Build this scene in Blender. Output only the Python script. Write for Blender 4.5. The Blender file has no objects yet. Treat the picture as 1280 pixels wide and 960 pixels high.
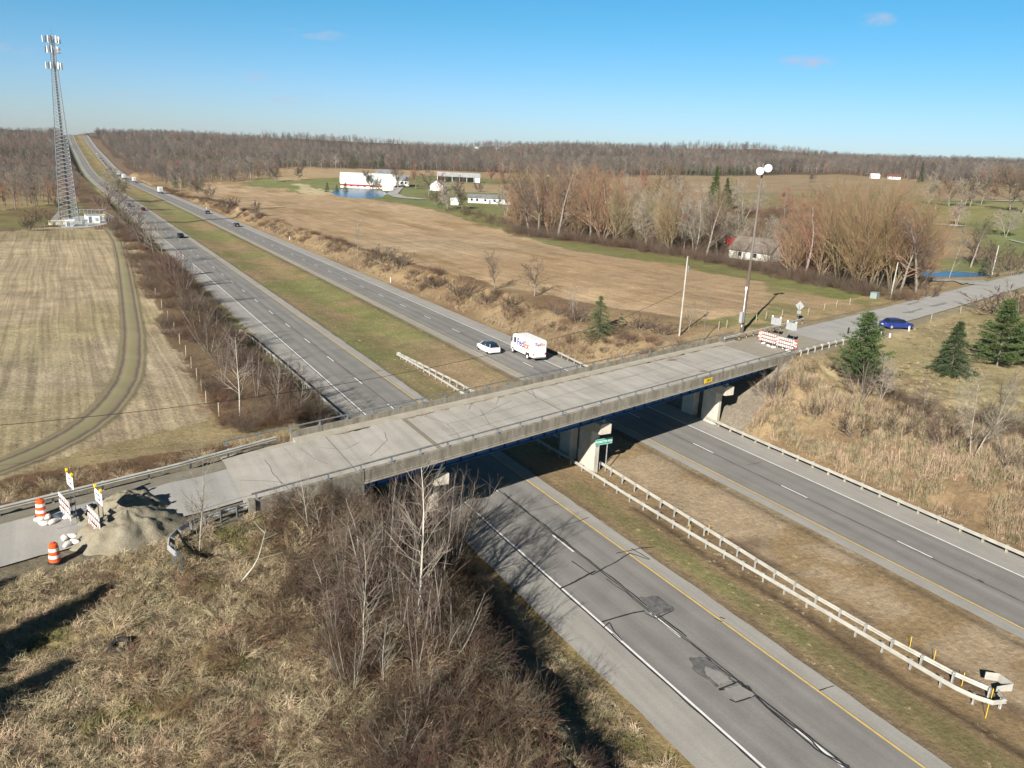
import bpy, math, random
import numpy as np
from math import sin, cos, pi, radians
random.seed(7); rng = np.random.default_rng(7)
scene = bpy.context.scene
COL = scene.collection
# ------------------------------------------------------------------ camera
FPX = 994.4; PITCH = .27732; ROLL = -.048809; HEAD = .518; CAM = np.array([-34.98, 19.93, 28.13])
_F0 = np.array([sin(HEAD), cos(HEAD)]); _R0 = np.array([_F0[1], -_F0[0]])
FW = np.array([*(_F0*cos(PITCH)), -sin(PITCH)]); UP = np.array([*(_F0*sin(PITCH)), cos(PITCH)]); RT = np.array([*_R0, 0.])
_c, _s = cos(ROLL), sin(ROLL)
XA = RT*_c - UP*_s; YA = RT*_s + UP*_c; ZA = -FW
cd = bpy.data.cameras.new('camera'); cam = bpy.data.objects.new('camera', cd); COL.objects.link(cam)
import mathutils
M4 = mathutils.Matrix(((XA[0], YA[0], ZA[0], CAM[0]), (XA[1], YA[1], ZA[1], CAM[1]), (XA[2], YA[2], ZA[2], CAM[2]), (0, 0, 0, 1)))
cam.matrix_world = M4
cd.sensor_fit = 'HORIZONTAL'; cd.sensor_width = 36; cd.lens = 36*FPX/1280
cd.clip_start = .5; cd.clip_end = 30000
scene.camera = cam
# ------------------------------------------------------------------ world, sun, exposure
SUN_AZ = radians(36.5)          # the way shadows run, from +x
SUN_EL = radians(28)
w = bpy.data.worlds.new('World'); scene.world = w; w.use_nodes = True
nt = w.node_tree; nt.nodes.clear()
def N(tree, typ, **kw):
    n = tree.nodes.new(typ)
    for k, v in kw.items():
        if hasattr(n, k) and k not in ('inputs',): setattr(n, k, v)
    return n
out = N(nt, 'ShaderNodeOutputWorld'); bg = N(nt, 'ShaderNodeBackground')
sky = N(nt, 'ShaderNodeTexSky'); sky.sky_type = 'NISHITA'; sky.sun_disc = False
sky.sun_elevation = SUN_EL; sky.sun_rotation = radians(90)-SUN_AZ+pi
sky.altitude = 300; sky.air_density = 1.0; sky.dust_density = .35; sky.ozone_density = 2.2
hs = N(nt, 'ShaderNodeHueSaturation'); hs.inputs['Saturation'].default_value = 1.18; hs.inputs['Value'].default_value = 1.0
nt.links.new(sky.outputs[0], hs.inputs['Color'])
# thin clouds: soft patches fixed in the sky
def ray(px, py):
    X = px-640; Y = 480-py
    d = XA*X + YA*Y + FW*FPX
    return d/np.linalg.norm(d)
tc = N(nt, 'ShaderNodeTexCoord')
cl = None
def vm(op, a=None, b=None, tree=nt):
    n = tree.nodes.new('ShaderNodeVectorMath'); n.operation = op
    for i, v in enumerate((a, b)):
        if v is None: continue
        if hasattr(v, 'is_output'): tree.links.new(v, n.inputs[i])
        else: n.inputs[i].default_value = v
    return n
def mt(op, a=None, b=None, tree=nt, clamp=False):
    n = tree.nodes.new('ShaderNodeMath'); n.operation = op; n.use_clamp = clamp
    for i, v in enumerate((a, b)):
        if v is None: continue
        if hasattr(v, 'is_output'): tree.links.new(v, n.inputs[i])
        else: n.inputs[i].default_value = v
    return n
nz = N(nt, 'ShaderNodeTexNoise'); nz.inputs['Scale'].default_value = 38; nz.inputs['Detail'].default_value = 5; nz.inputs['Roughness'].default_value = .6
mp = N(nt, 'ShaderNodeMapping'); mp.inputs['Scale'].default_value = (1, 1, 2.6)
nt.links.new(tc.outputs['Generated'], mp.inputs[0]); nt.links.new(mp.outputs[0], nz.inputs['Vector'])
for (px, py, wx, wy, st) in ((395, 43, 40, 6, .75), (318, 97, 20, 7, .5), (370, 126, 34, 5.5, .75), (171, 120, 34, 3, .6), (466, 131, 10, 2, .5),
                             (1008, 77, 30, 8, 1.0), (1097, 25, 20, 8, .9), (15, 60, 22, 5, .5), (1035, 80, 16, 4, .7), (780, 80, 24, 3, .3)):
    d0 = ray(px, py)
    rr = np.cross(d0, [0, 0, 1]); rr /= np.linalg.norm(rr); uu = np.cross(rr, d0)
    df = vm('SUBTRACT', tc.outputs['Generated'], tuple(d0))
    a = vm('DOT_PRODUCT', df.outputs[0], tuple(rr*FPX/wx)); b = vm('DOT_PRODUCT', df.outputs[0], tuple(uu*FPX/wy))
    a2 = mt('MULTIPLY', a.outputs['Value'], a.outputs['Value']); b2 = mt('MULTIPLY', b.outputs['Value'], b.outputs['Value'])
    s_ = mt('ADD', a2.outputs[0], b2.outputs[0]); e = mt('SUBTRACT', 1.15, s_.outputs[0], clamp=True); e = mt('MULTIPLY', e.outputs[0], st)
    cl = e if cl is None else mt('MAXIMUM', cl.outputs[0], e.outputs[0])
k1 = mt('SUBTRACT', nz.outputs['Fac'], .38); k2 = mt('MULTIPLY', k1.outputs[0], 3.4, clamp=True)
cf = mt('MULTIPLY', cl.outputs[0], k2.outputs[0]); cf2 = mt('MULTIPLY', cf.outputs[0], .8, clamp=True)
mx = N(nt, 'ShaderNodeMix'); mx.data_type = 'RGBA'
nt.links.new(cf2.outputs[0], mx.inputs['Factor']); nt.links.new(hs.outputs[0], mx.inputs['A']); mx.inputs['B'].default_value = (5.3, 5.9, 7.4, 1)
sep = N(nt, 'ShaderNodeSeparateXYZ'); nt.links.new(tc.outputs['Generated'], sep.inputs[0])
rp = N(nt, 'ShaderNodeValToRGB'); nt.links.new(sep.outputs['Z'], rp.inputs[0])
for i_, (p_, c_) in enumerate(((0.0, (.78, .92, 1.36)), (.07, (.69, .93, 1.28)), (.15, (.50, .98, 1.16)), (.25, (.34, 1.04, 1.16)), (.38, (.30, .36, .36)), (1.0, (.24, .27, .27)))):  # sky above the view dimmed and greyed to weaken fill light in shadows
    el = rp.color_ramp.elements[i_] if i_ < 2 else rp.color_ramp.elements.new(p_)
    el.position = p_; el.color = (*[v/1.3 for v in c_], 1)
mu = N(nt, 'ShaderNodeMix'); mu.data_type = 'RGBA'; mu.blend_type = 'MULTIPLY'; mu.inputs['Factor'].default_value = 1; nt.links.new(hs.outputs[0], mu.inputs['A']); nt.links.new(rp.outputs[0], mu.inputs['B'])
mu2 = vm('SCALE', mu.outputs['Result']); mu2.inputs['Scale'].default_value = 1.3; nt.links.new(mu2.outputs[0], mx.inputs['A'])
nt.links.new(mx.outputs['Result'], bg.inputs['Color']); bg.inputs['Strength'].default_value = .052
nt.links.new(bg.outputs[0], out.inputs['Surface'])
sl = bpy.data.lights.new('sun', 'SUN'); sl.energy = 5.0; sl.angle = radians(.53); sl.color = (1.0, .94, .855)
so = bpy.data.objects.new('sun', sl); COL.objects.link(so)
sd = mathutils.Vector((cos(SUN_AZ)*cos(SUN_EL), sin(SUN_AZ)*cos(SUN_EL), -sin(SUN_EL)))
so.rotation_euler = sd.to_track_quat('-Z', 'Y').to_euler()
scene.view_settings.view_transform = 'Standard'; scene.view_settings.look = 'None'
scene.view_settings.exposure = 0.93; scene.view_settings.gamma = 1; scene.view_settings.use_curve_mapping = False
scene.render.engine = 'CYCLES'

# ------------------------------------------------------------------ helpers
def tag(o, label=None, cat=None, group=None, kind=None):
    if label: o['label'] = label
    if cat: o['category'] = cat
    if group: o['group'] = group
    if kind: o['kind'] = kind
    return o
def empty(name, loc, rz=0, label=None, cat=None, group=None):
    o = bpy.data.objects.new(name, None); COL.objects.link(o); o.location = loc; o.rotation_euler = (0, 0, rz)
    o.empty_display_size = .2
    return tag(o, label, cat, group)
def mesh_np(name, V, F, nv, mat=None, smooth=False):
    """V (n,3), F (m,nv) int"""
    me = bpy.data.meshes.new(name)
    V = np.asarray(V, np.float32); F = np.asarray(F, np.int32)
    me.vertices.add(len(V)); me.vertices.foreach_set('co', V.ravel())
    me.loops.add(F.size); me.loops.foreach_set('vertex_index', F.ravel())
    me.polygons.add(len(F)); me.polygons.foreach_set('loop_start', np.arange(0, F.size, nv, dtype=np.int32))
    if smooth: me.polygons.foreach_set('use_smooth', np.ones(len(F), bool))
    me.update(calc_edges=True)
    if mat: me.materials.append(mat)
    return me
def link(name, me, parent=None, loc=None):
    o = bpy.data.objects.new(name, me); COL.objects.link(o)
    if parent is not None: o.parent = parent
    if loc is not None: o.location = loc
    return o
class MB:
    def __init__(s): s.v = []; s.f = []; s.m = []; s.cm = 0
    def add(s, vs, fs):
        b = len(s.v); s.v += [tuple(map(float, q)) for q in vs]; s.f += [tuple(b+i for i in q) for q in fs]; s.m += [s.cm]*len(fs); return s
    def box(s, c, d, rz=0, ax=None):
        hx, hy, hz = d[0]/2, d[1]/2, d[2]/2
        P = [(-hx, -hy, -hz), (hx, -hy, -hz), (hx, hy, -hz), (-hx, hy, -hz), (-hx, -hy, hz), (hx, -hy, hz), (hx, hy, hz), (-hx, hy, hz)]
        if ax is not None:
            P = [tuple(mathutils.Vector(c)+ax[0]*p[0]+ax[1]*p[1]+ax[2]*p[2]) for p in P]
        else:
            cz, sz = cos(rz), sin(rz); P = [(c[0]+x*cz-y*sz, c[1]+x*sz+y*cz, c[2]+z) for x, y, z in P]
        return s.add(P, [(0, 3, 2, 1), (4, 5, 6, 7), (0, 1, 5, 4), (1, 2, 6, 5), (2, 3, 7, 6), (3, 0, 4, 7)])
    def cyl(s, p0, p1, r0, r1=None, n=10, cap=True):
        if r1 is None: r1 = r0
        p0 = mathutils.Vector(p0); p1 = mathutils.Vector(p1); d = (p1-p0).normalized()
        a = d.orthogonal().normalized(); b = d.cross(a)
        vs = [p0+(a*cos(t)+b*sin(t))*r0 for t in [2*pi*i/n for i in range(n)]] + [p1+(a*cos(t)+b*sin(t))*r1 for t in [2*pi*i/n for i in range(n)]]
        fs = [(i, (i+1) % n, n+(i+1) % n, n+i) for i in range(n)]
        if cap: fs += [tuple(range(n-1, -1, -1)), tuple(range(n, 2*n))]
        return s.add(vs, fs)
    def loft(s, rings, cap=True, closed=True):
        n = len(rings[0]); vs = [p for r in rings for p in r]; fs = []
        for k in range(len(rings)-1):
            for i in range(n if closed else n-1):
                j = (i+1) % n; fs.append((k*n+i, k*n+j, (k+1)*n+j, (k+1)*n+i))
        if cap: fs += [tuple(range(n-1, -1, -1)), tuple(range((len(rings)-1)*n, len(rings)*n))]
        return s.add(vs, fs)
    def prism(s, poly, y0, y1, T=None):     # polygon in x,z pulled along y
        r0 = [(x, y0, z) for x, z in poly]; r1 = [(x, y1, z) for x, z in poly]
        if T: r0 = [T(p) for p in r0]; r1 = [T(p) for p in r1]
        return s.loft([r0, r1])
    def mesh(s, name, mats, smooth=False, bevel=0):
        me = bpy.data.meshes.new(name); me.from_pydata(s.v, [], s.f)
        for m in (mats if isinstance(mats, (list, tuple)) else [mats]): me.materials.append(m)
        me.polygons.foreach_set('material_index', s.m)
        if smooth: me.polygons.foreach_set('use_smooth', [True]*len(s.f))
        me.update(); return me
    def build(s, name, mats, parent=None, loc=None, smooth=False, bevel=0):
        o = link(name, s.mesh(name, mats, smooth), parent, loc)
        if bevel:
            b = o.modifiers.new('bevel', 'BEVEL'); b.width = bevel; b.segments = 2; b.limit_method = 'ANGLE'
        return o
def copy_tree(o, parent=None):
    c = o.copy(); COL.objects.link(c)
    if parent is not None: c.parent = parent
    for ch in list(CH.get(o.name, [])):
        copy_tree(ch, c); CH.setdefault(c.name, []).append(COL.objects[-1]) if False else None
    return c
def kids(o): return [x for x in bpy.data.objects if x.parent == o]
def dup(root, loc, rz=None, scale=None, label=None, group=None, tree=None):
    """copy a thing with its parts (and theirs)"""
    tree = tree or [(k, kids(k)) for k in kids(root)]
    r = root.copy(); COL.objects.link(r); r.location = loc
    if rz is not None: r.rotation_euler = (0, 0, rz)
    if scale is not None: r.scale = (scale,)*3 if not isinstance(scale, tuple) else scale
    if label: r['label'] = label
    if group: r['group'] = group
    for ch, gs in tree:
        c = ch.copy(); COL.objects.link(c); c.parent = r
        for g in gs:
            d = g.copy(); COL.objects.link(d); d.parent = c
    return r
def text_mesh(txt, size, mat, off=.0, ext=.004, align='CENTER', sx=1):
    cu = bpy.data.curves.new('txt', 'FONT'); cu.body = txt; cu.size = size; cu.offset = off; cu.extrude = ext; cu.align_x = align; cu.align_y = 'CENTER'
    to = bpy.data.objects.new('txt', cu); COL.objects.link(to)
    dg = bpy.context.evaluated_depsgraph_get(); dg.update()
    me = bpy.data.meshes.new_from_object(to.evaluated_get(dg)); me.materials.clear(); me.materials.append(mat)
    COL.objects.unlink(to); bpy.data.objects.remove(to); bpy.data.curves.remove(cu)
    return me
# ------------------------------------------------------------------ materials
MAT = {}
def pmat(name, col, rough=.7, metal=0, var=.12, scale=6, col2=None, bump=0, bscale=30, spec=.4, stretch=None, rnd=0, coord='Object', detail=6):
    """procedural material: colour broken by two noises, optional per-object variation"""
    m = bpy.data.materials.new(name); m.use_nodes = True; t = m.node_tree; b = t.nodes['Principled BSDF']
    b.inputs['Roughness'].default_value = rough; b.inputs['Metallic'].default_value = metal
    b.inputs['Specular IOR Level'].default_value = spec
    tcn = t.nodes.new('ShaderNodeTexCoord'); src = tcn.outputs[coord]
    if stretch:
        mpn = t.nodes.new('ShaderNodeMapping'); mpn.inputs['Scale'].default_value = stretch; t.links.new(src, mpn.inputs[0]); src = mpn.outputs[0]
    n = t.nodes.new('ShaderNodeTexNoise'); n.inputs['Scale'].default_value = scale; n.inputs['Detail'].default_value = detail; n.inputs['Roughness'].default_value = .65
    t.links.new(src, n.inputs['Vector'])
    r = t.nodes.new('ShaderNodeValToRGB'); c2 = col2 or tuple(min(1, c*(1+var*1.6)) for c in col)
    c1 = col if col2 else tuple(c*(1-var*1.6) for c in col)
    r.color_ramp.elements[0].position = .3; r.color_ramp.elements[1].position = .7
    r.color_ramp.elements[0].color = (*c1, 1); r.color_ramp.elements[1].color = (*c2, 1)
    t.links.new(n.outputs['Fac'], r.inputs[0]); src_c = r.outputs[0]
    if rnd:
        oi = t.nodes.new('ShaderNodeObjectInfo'); h = t.nodes.new('ShaderNodeHueSaturation')
        ma = t.nodes.new('ShaderNodeMath'); ma.operation = 'MULTIPLY_ADD'; ma.inputs[1].default_value = 2*rnd; ma.inputs[2].default_value = 1-rnd
        t.links.new(oi.outputs['Random'], ma.inputs[0]); t.links.new(ma.outputs[0], h.inputs['Value']); t.links.new(src_c, h.inputs['Color'])
        mb = t.nodes.new('ShaderNodeMath'); mb.operation = 'MULTIPLY_ADD'; mb.inputs[1].default_value = -.05; mb.inputs[2].default_value = .525
        t.links.new(oi.outputs['Random'], mb.inputs[0]); t.links.new(mb.outputs[0], h.inputs['Hue']); src_c = h.outputs[0]
    t.links.new(src_c, b.inputs['Base Color'])
    if bump:
        n2 = t.nodes.new('ShaderNodeTexNoise'); n2.inputs['Scale'].default_value = bscale; n2.inputs['Detail'].default_value = 5
        t.links.new(src, n2.inputs['Vector'])
        bp = t.nodes.new('ShaderNodeBump'); bp.inputs['Strength'].default_value = bump; bp.inputs['Distance'].default_value = .05
        t.links.new(n2.outputs['Fac'], bp.inputs['Height']); t.links.new(bp.outputs[0], b.inputs['Normal'])
    MAT[name] = m; return m
steel = pmat('galvanised_steel', (.42, .43, .43), .45, .35, .12, 3)
steel_d = pmat('weathered_steel', (.20, .21, .21), .55, .4, .2, 3)
rail_w = pmat('guardrail_steel', (.33, .32, .28), .6, .2, .1, 1.1, col2=(.49, .48, .43))
post_w = pmat('post_steel', (.38, .38, .36), .6, .2, .2, 4)
post_wood = pmat('weathered_post', (.33, .29, .22), .9, 0, .3, 4)
conc = pmat('weathered_concrete', (.30, .27, .21), .9, 0, .2, .9, col2=(.40, .37, .31), bump=.3, bscale=8)
conc_st = pmat('stained_concrete', (.13, .115, .085), .9, 0, .3, 1.0, col2=(.31, .28, .225), bump=.3, bscale=6, stretch=(1.6, 1.6, .35))
conc_p = pmat('pier_concrete', (.42, .37, .30), .9, 0, .15, 1.2, col2=(.60, .55, .46), bump=.25, bscale=8)
blue = pmat('blue_girder_paint', (.022, .10, .25), .45, .0, .2, 1.5, col2=(.04, .16, .36))
black = pmat('black_rubber', (.018, .018, .018), .8, 0, .3, 8)
white = pmat('white_paint', (.78, .78, .76), .4, 0, .04, 2)
white_r = pmat('reflective_white', (.74, .75, .76), .5, 0, .05, 3)
yellow = pmat('yellow_plastic', (.75, .50, .03), .5, 0, .1, 3)
orange = pmat('orange_plastic', (.78, .10, .02), .45, 0, .1, 3)
redor = pmat('orange_stripe', (.70, .13, .06), .5, 0, .1, 3)
glass = pmat('dark_glass', (.015, .02, .028), .06, 0, .1, 2, spec=.8)
green = pmat('green_sign', (.01, .30, .20), .45, 0, .08, 3)
chrome = pmat('chrome', (.55, .55, .57), .25, .9, .05, 3)
sandbag = pmat('sandbag_cloth', (.66, .64, .58), .85, 0, .1, 6, bump=.3, bscale=12)
darkcloth = pmat('dark_bag', (.03, .05, .08), .6, 0, .3, 6)
# ------------------------------------------------------------------ ground shape
def sstep(a, b, x): t = np.clip((x-a)/(b-a), 0, 1); return t*t*(3-2*t)
ZC_S = np.array([-200, 0, 120, 250, 400, 580, 760, 900, 1020, 1130, 1330, 1550, 1740, 1900, 2050, 2400, 3500, 9000.])
ZC_Z = np.array([0, 0, -.2, -1.25, -2.8, -5.0, -7.6, -8.6, -7.8, -5.2, 2.6, 10.5, 21, 31, 29, 10, 0, 0.])
def zc(s):
    s = np.asarray(s, float)
    a = np.interp(s, ZC_S, ZC_Z); b = np.interp(s-30, ZC_S, ZC_Z); c = np.interp(s+30, ZC_S, ZC_Z); d = np.interp(s+60, ZC_S, ZC_Z); e = np.interp(s-60, ZC_S, ZC_Z)
    return (2*a+b*1.5+c*1.5+d*.75+e*.75)/6.5
def hsh(ix, iy, s=0):
    h = (ix*374761393 + iy*668265263 + s*1442695041) & 0xffffffff
    h = ((h ^ (h >> 13))*1274126177) & 0xffffffff
    return ((h ^ (h >> 16)) & 0xffff)/65535.
def vnoise(x, y, s=0):
    x = np.asarray(x, float); y = np.asarray(y, float)
    ix = np.floor(x).astype(np.int64); iy = np.floor(y).astype(np.int64); fx = x-ix; fy = y-iy
    fx = fx*fx*(3-2*fx); fy = fy*fy*(3-2*fy)
    a = hsh(ix, iy, s); b = hsh(ix+1, iy, s); c = hsh(ix, iy+1, s); d = hsh(ix+1, iy+1, s)
    return (a*(1-fx)+b*fx)*(1-fy)+(c*(1-fx)+d*fx)*fy
def fbm(x, y, o=4, s=0):
    r = 0; a = .5
    for k in range(o): r = r+a*vnoise(x, y, s+k); x = x*2.03+7; y = y*2.03+3; a *= .5
    return r/(1-.5**o)
def onz(px, py, z):
    d = ray(px, py); t = (z-CAM[2])/d[2]; return (CAM+d*t)
def ond(px, py, D):                       # at ground distance D
    d = ray(px, py); t = D/np.hypot(d[0], d[1]); return CAM+d*t
CP = [(-38, 50, 5.3), (-34, 57, 5.6), (-34, 63, 6.2), (-45, 30, 4.8), (-26, 50, 4.3), (-20, 44, 3.6), (-26, 60, 5.0), (-22, 97, 3.0), (-24, 88, 3.4), (-38, 90, 4.3), (-40, 78, 5.2),
      (-30, 150, 3.0), (-30, 200, 2.2), (-34, 300, .8), (-80, 250, 1.0), (-90, 120, 4), (-60, 420, -2.5), (-80, 700, -6), (-50, 1000, -5), (-50, 1300, 5), (-60, 1900, 26), (-60, 2400, 14), (-300, 1200, 0), (-60, 3500, 20),
      (34, 115, 3.2), (35, 150, 3.2), (40, 190, 2.6), (60, 150, 4), (100, 135, 5), (45, 300, 1.3), (60, 480, -.5), (45, 108, 4.9), (60, 108, 5.2), (90, 112, 5.6),
      (47, 79, 4.3), (60, 76, 4.8), (69, 76, 5.4), (75, 93, 6.0), (42, 60, 3.6), (60, 50, 4.0), (55, 30, 3.5), (120, 105, 6.4), (160, 115, 7.0),
      (170, 147, 4.0), (142, 138, 5.6), (120, 600, -3), (60, 800, -6), (80, 1000, -3), (100, 1300, 6)]
for px, py, z in ((720, 300, 2.6), (470, 240, 2.8), (610, 254, 2.8), (948, 326, 3.4), (1010, 345, 4.2), (560, 330, 2.6), (850, 330, 3.6), (850, 380, 4.4), (400, 232, 1.5), (1190, 300, 8), (1270, 300, 8.5)):
    p = onz(px, py, z); CP.append((p[0], p[1], z))
for px, py, D in ((1200, 262, 430), (1260, 262, 430), (1100, 255, 430), (1270, 235, 700), (1150, 238, 690), (1000, 219, 950), (1000, 232, 700), (900, 219, 980), (900, 245, 520), (1190, 247, 560),
                  (500, 214, 880), (650, 218, 880), (350, 212, 900), (760, 222, 800), (780, 262, 460), (620, 226, 760), (850, 300, 300)):
    p = ond(px, py, D); CP.append(tuple(p))
for px, py, D in ((160, 170, 2600), (230, 176, 2500), (300, 178, 2500), (400, 180, 2500), (500, 184, 2400), (640, 188, 2400), (740, 183, 2300), (850, 188, 2300), (920, 195, 2200), (1000, 197, 2200),
                  (1090, 201, 2200), (1150, 200, 2200), (1210, 204, 2200), (1280, 206, 2200), (1420, 210, 2200),
                  (300, 192, 1500), (500, 200, 1400), (640, 204, 1400), (850, 205, 1400), (1000, 212, 1300), (1280, 222, 1200), (0, 179, 2500), (50, 179, 2400), (-150, 181, 2400), (300, 205, 1050)):
    p = ond(px, py, D); CP.append(tuple(p))
for px, D, z in ((160, 4200, 35), (500, 4200, 50), (850, 4200, 60), (1280, 4200, 60), (0, 4200, 30)):
    p = ond(px, 200, D); CP.append((p[0], p[1], z))
CP = np.array(CP, float)
def uvm(x, y):
    dx = x-CAM[0]; dy = y-CAM[1]
    az = np.degrees(np.arctan2(dx, dy)); d = np.hypot(dx, dy)
    return np.clip(az, -35, 85)/14., np.log(np.clip(d, 18, 6500))/.42
_u, _v = uvm(CP[:, 0], CP[:, 1])
def _phi(r2): return np.where(r2 > 1e-12, .5*r2*np.log(np.maximum(r2, 1e-12)), 0)
_n = len(CP)
_A = np.zeros((_n+3, _n+3)); _A[:_n, :_n] = _phi((_u[:, None]-_u)**2+(_v[:, None]-_v)**2)+np.eye(_n)*.03
_A[:_n, _n] = 1; _A[:_n, _n+1] = _u; _A[:_n, _n+2] = _v; _A[_n:, :_n] = _A[:_n, _n:].T
_W = np.linalg.solve(_A, np.concatenate([CP[:, 2], [0, 0, 0]]))
def Nat(x, y):
    x = np.asarray(x, float); y = np.asarray(y, float); sh = x.shape; x = x.ravel(); y = y.ravel(); o = np.zeros(len(x))
    for i in range(0, len(x), 40000):
        u, v = uvm(x[i:i+40000], y[i:i+40000])
        o[i:i+40000] = _phi((u[:, None]-_u)**2+(v[:, None]-_v)**2) @ _W[:_n] + _W[_n] + _W[_n+1]*u + _W[_n+2]*v
    return o.reshape(sh)
SK = .269; BY = 78.45; ca = cos(math.atan(SK)); sa = sin(math.atan(SK))      # the cross road: y = BY + SK x
def roadz(u): return 6.6 + .75*sstep(60, 170, u)
XL, XR = -11.3, 29.2
PONDS = []
def G(x, y, rough=True):
    x = np.asarray(x, float); y = np.asarray(y, float)
    n = Nat(x, y)
    d = np.hypot(x-CAM[0], y-CAM[1])
    if rough: n = n + (fbm(x/9, y/9, 3, 5)-.5)*.55*sstep(0, 40, d) + (fbm(x/70, y/70, 3, 9)-.5)*np.clip(d/260, 0, 7) + (fbm(x/380, y/380, 2, 19)-.5)*38*sstep(1300, 2300, d)
    for (cx, cy, ax, ay, rx, ry, pz) in PONDS:
        q = np.sqrt((((x-cx)*ax+(y-cy)*ay)/rx)**2+((-(x-cx)*ay+(y-cy)*ax)/ry)**2); kk = 1-sstep(1.0, 1.9, q); n = n*(1-kk)+pz*kk; n = n-.8*(1-sstep(.75, 1.0, q))
    u = x*ca+(y-BY)*sa; v = -x*sa+(y-BY)*ca; rz = roadz(u)-.12
    wd = 5.0+np.clip(np.abs(rz-n), 0, 5)*1.7+1.5
    k = 1-sstep(4.9, wd, np.abs(v)); k = np.where((u > -70) & (u < 420), k, 0)
    a = n*(1-k)+rz*k
    z0 = zc(y)-.06
    dl = np.maximum(XL-x, 0); dr = np.maximum(x-XR, 0); dd = dl+dr
    near = np.exp(-((y-84)/16.)**2)
    up = np.where(x > 10, .5+.25*near, .5+.05*near)
    dl2 = np.where(y < 78, .10*np.minimum(dl, 3.2)+.9*np.maximum(dl-3.2-.8*(fbm(y/4, y*0, 2, 14)-.5), 0), dl*(.5+.05*near))
    hi = z0+dl2+dr*up-.35*np.exp(-((dd-1.6)/1.1)**2)*(1-near)*((y > 78) | (x > 0)); lo = z0-dd*.4
    t = np.clip(a, lo, hi)
    med = np.where((x > 1.4) & (x < 16.4), -.45*np.sin(np.pi*np.clip((x-1.4)/15, 0, 1))**2, 0)
    ins = z0-.06+med
    return np.where(dd > 0, t, ins)
_T = 20*np.exp(np.linspace(0, np.log(320), 900))
def at(px, py):
    d = ray(px, py); P = CAM[None]+d[None]*_T[:, None]
    g = G(P[:, 0], P[:, 1]); b = np.nonzero(P[:, 2] < g)[0]
    if len(b) == 0: i = len(_T)-1; return P[i]
    i = max(b[0], 1); h0 = P[i-1, 2]-g[i-1]; h1 = g[i]-P[i, 2]; f = h0/max(h0+h1, 1e-9)
    p = P[i-1]*(1-f)+P[i]*f; p[2] = float(G(p[0], p[1])); return p
def gz(x, y): return float(G(np.array([x]), np.array([y]))[0])
def mkpond(qa, qb, qn, qf):
    # ends and near/far edges in the picture give the pond's place and size on the ground
    z0 = at(*qn)[2]; A, B_, Nn, Ff = [onz(*q, z0) for q in (qa, qb, qn, qf)]
    c = (A+B_+Nn+Ff)/4; d = (B_-A)[:2]; L_ = np.hypot(*d); d = d/L_; nrm = np.array([-d[1], d[0]]); W_ = abs((Ff-Nn)[:2] @ nrm)
    PONDS.append((c[0], c[1], d[0], d[1], L_/2, W_/2, z0))
mkpond((410, 240), (486, 243), (455, 247), (448, 234)); mkpond((1160, 338), (1212, 347), (1180, 350), (1190, 333))
# ------------------------------------------------------------------ ground sheet
def grow(a, b, st, lo, hi, r):
    xs = list(np.arange(a, b, st)); s = st; x = xs[-1]
    while x < hi: s *= r; x += s; xs.append(x)
    s = st; x = a; l = []
    while x > lo: s *= r; x -= s; l.append(x)
    return np.array(l[::-1]+xs)
gx = grow(-48, 62, .45, -2500, 5200, 1.032); gy = grow(34, 128, .45, -60, 6200, 1.021)
GX, GY = np.meshgrid(gx, gy)
GZ = G(GX, GY)
dist = np.hypot(GX-CAM[0], GY-CAM[1])
# lower the sheet slightly under the paved strips
def poly_mask(pts, X, Y):
    P = np.array(pts); ins = np.zeros(X.shape, bool); j = len(P)-1
    for i in range(len(P)):
        xi, yi = P[i]; xj, yj = P[j]
        c = ((yi > Y) != (yj > Y)) & (X < (xj-xi)*(Y-yi)/(yj-yi+1e-12)+xi); ins ^= c; j = i
    return ins
def pixpoly(pp): return [at(*q)[:2] for q in pp]
WX = GX+(fbm(GX/6, GY/6, 3, 21)-.5)*np.clip(dist/40, 1.5, 14); WY = GY+(fbm(GX/6, GY/6, 3, 22)-.5)*np.clip(dist/40, 1.5, 14)
C = {'straw': (.30, .235, .125), 'mown': (.385, .305, .195), 'brown': (.125, .085, .05), 'brush': (.15, .10, .06), 'green': (.155, .165, .06), 'stubble': (.345, .25, .152), 'soil': (.30, .235, .16),
     'lawn': (.15, .17, .065), 'woods': (.11, .08, .055), 'mud': (.085, .06, .04), 'gravel': (.33, .32, .30), 'olive': (.21, .18, .085), 'pale': (.40, .33, .21), 'bank': (.27, .195, .11), 'dark': (.07, .055, .035)}
colr = np.zeros(GX.shape+(3,)); colr[:] = C['straw']
rows = np.zeros(GX.shape)
def blend(mask, c, a=1.0):
    m = (mask*a)[..., None] if mask.dtype != bool else (mask.astype(float)*a)[..., None]
    colr[:] = colr*(1-m)+np.array(C[c] if isinstance(c, str) else c)*m
n1 = fbm(GX/3.1, GY/3.1, 4, 31); n2 = fbm(GX/14, GY/14, 4, 41); n3 = fbm(GX/60, GY/60, 3, 51)
V_ = -GX*sa+(GY-BY)*ca; U_ = GX*ca+(GY-BY)*sa
# woods floor far away
blend(dist > 930, 'woods')
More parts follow.
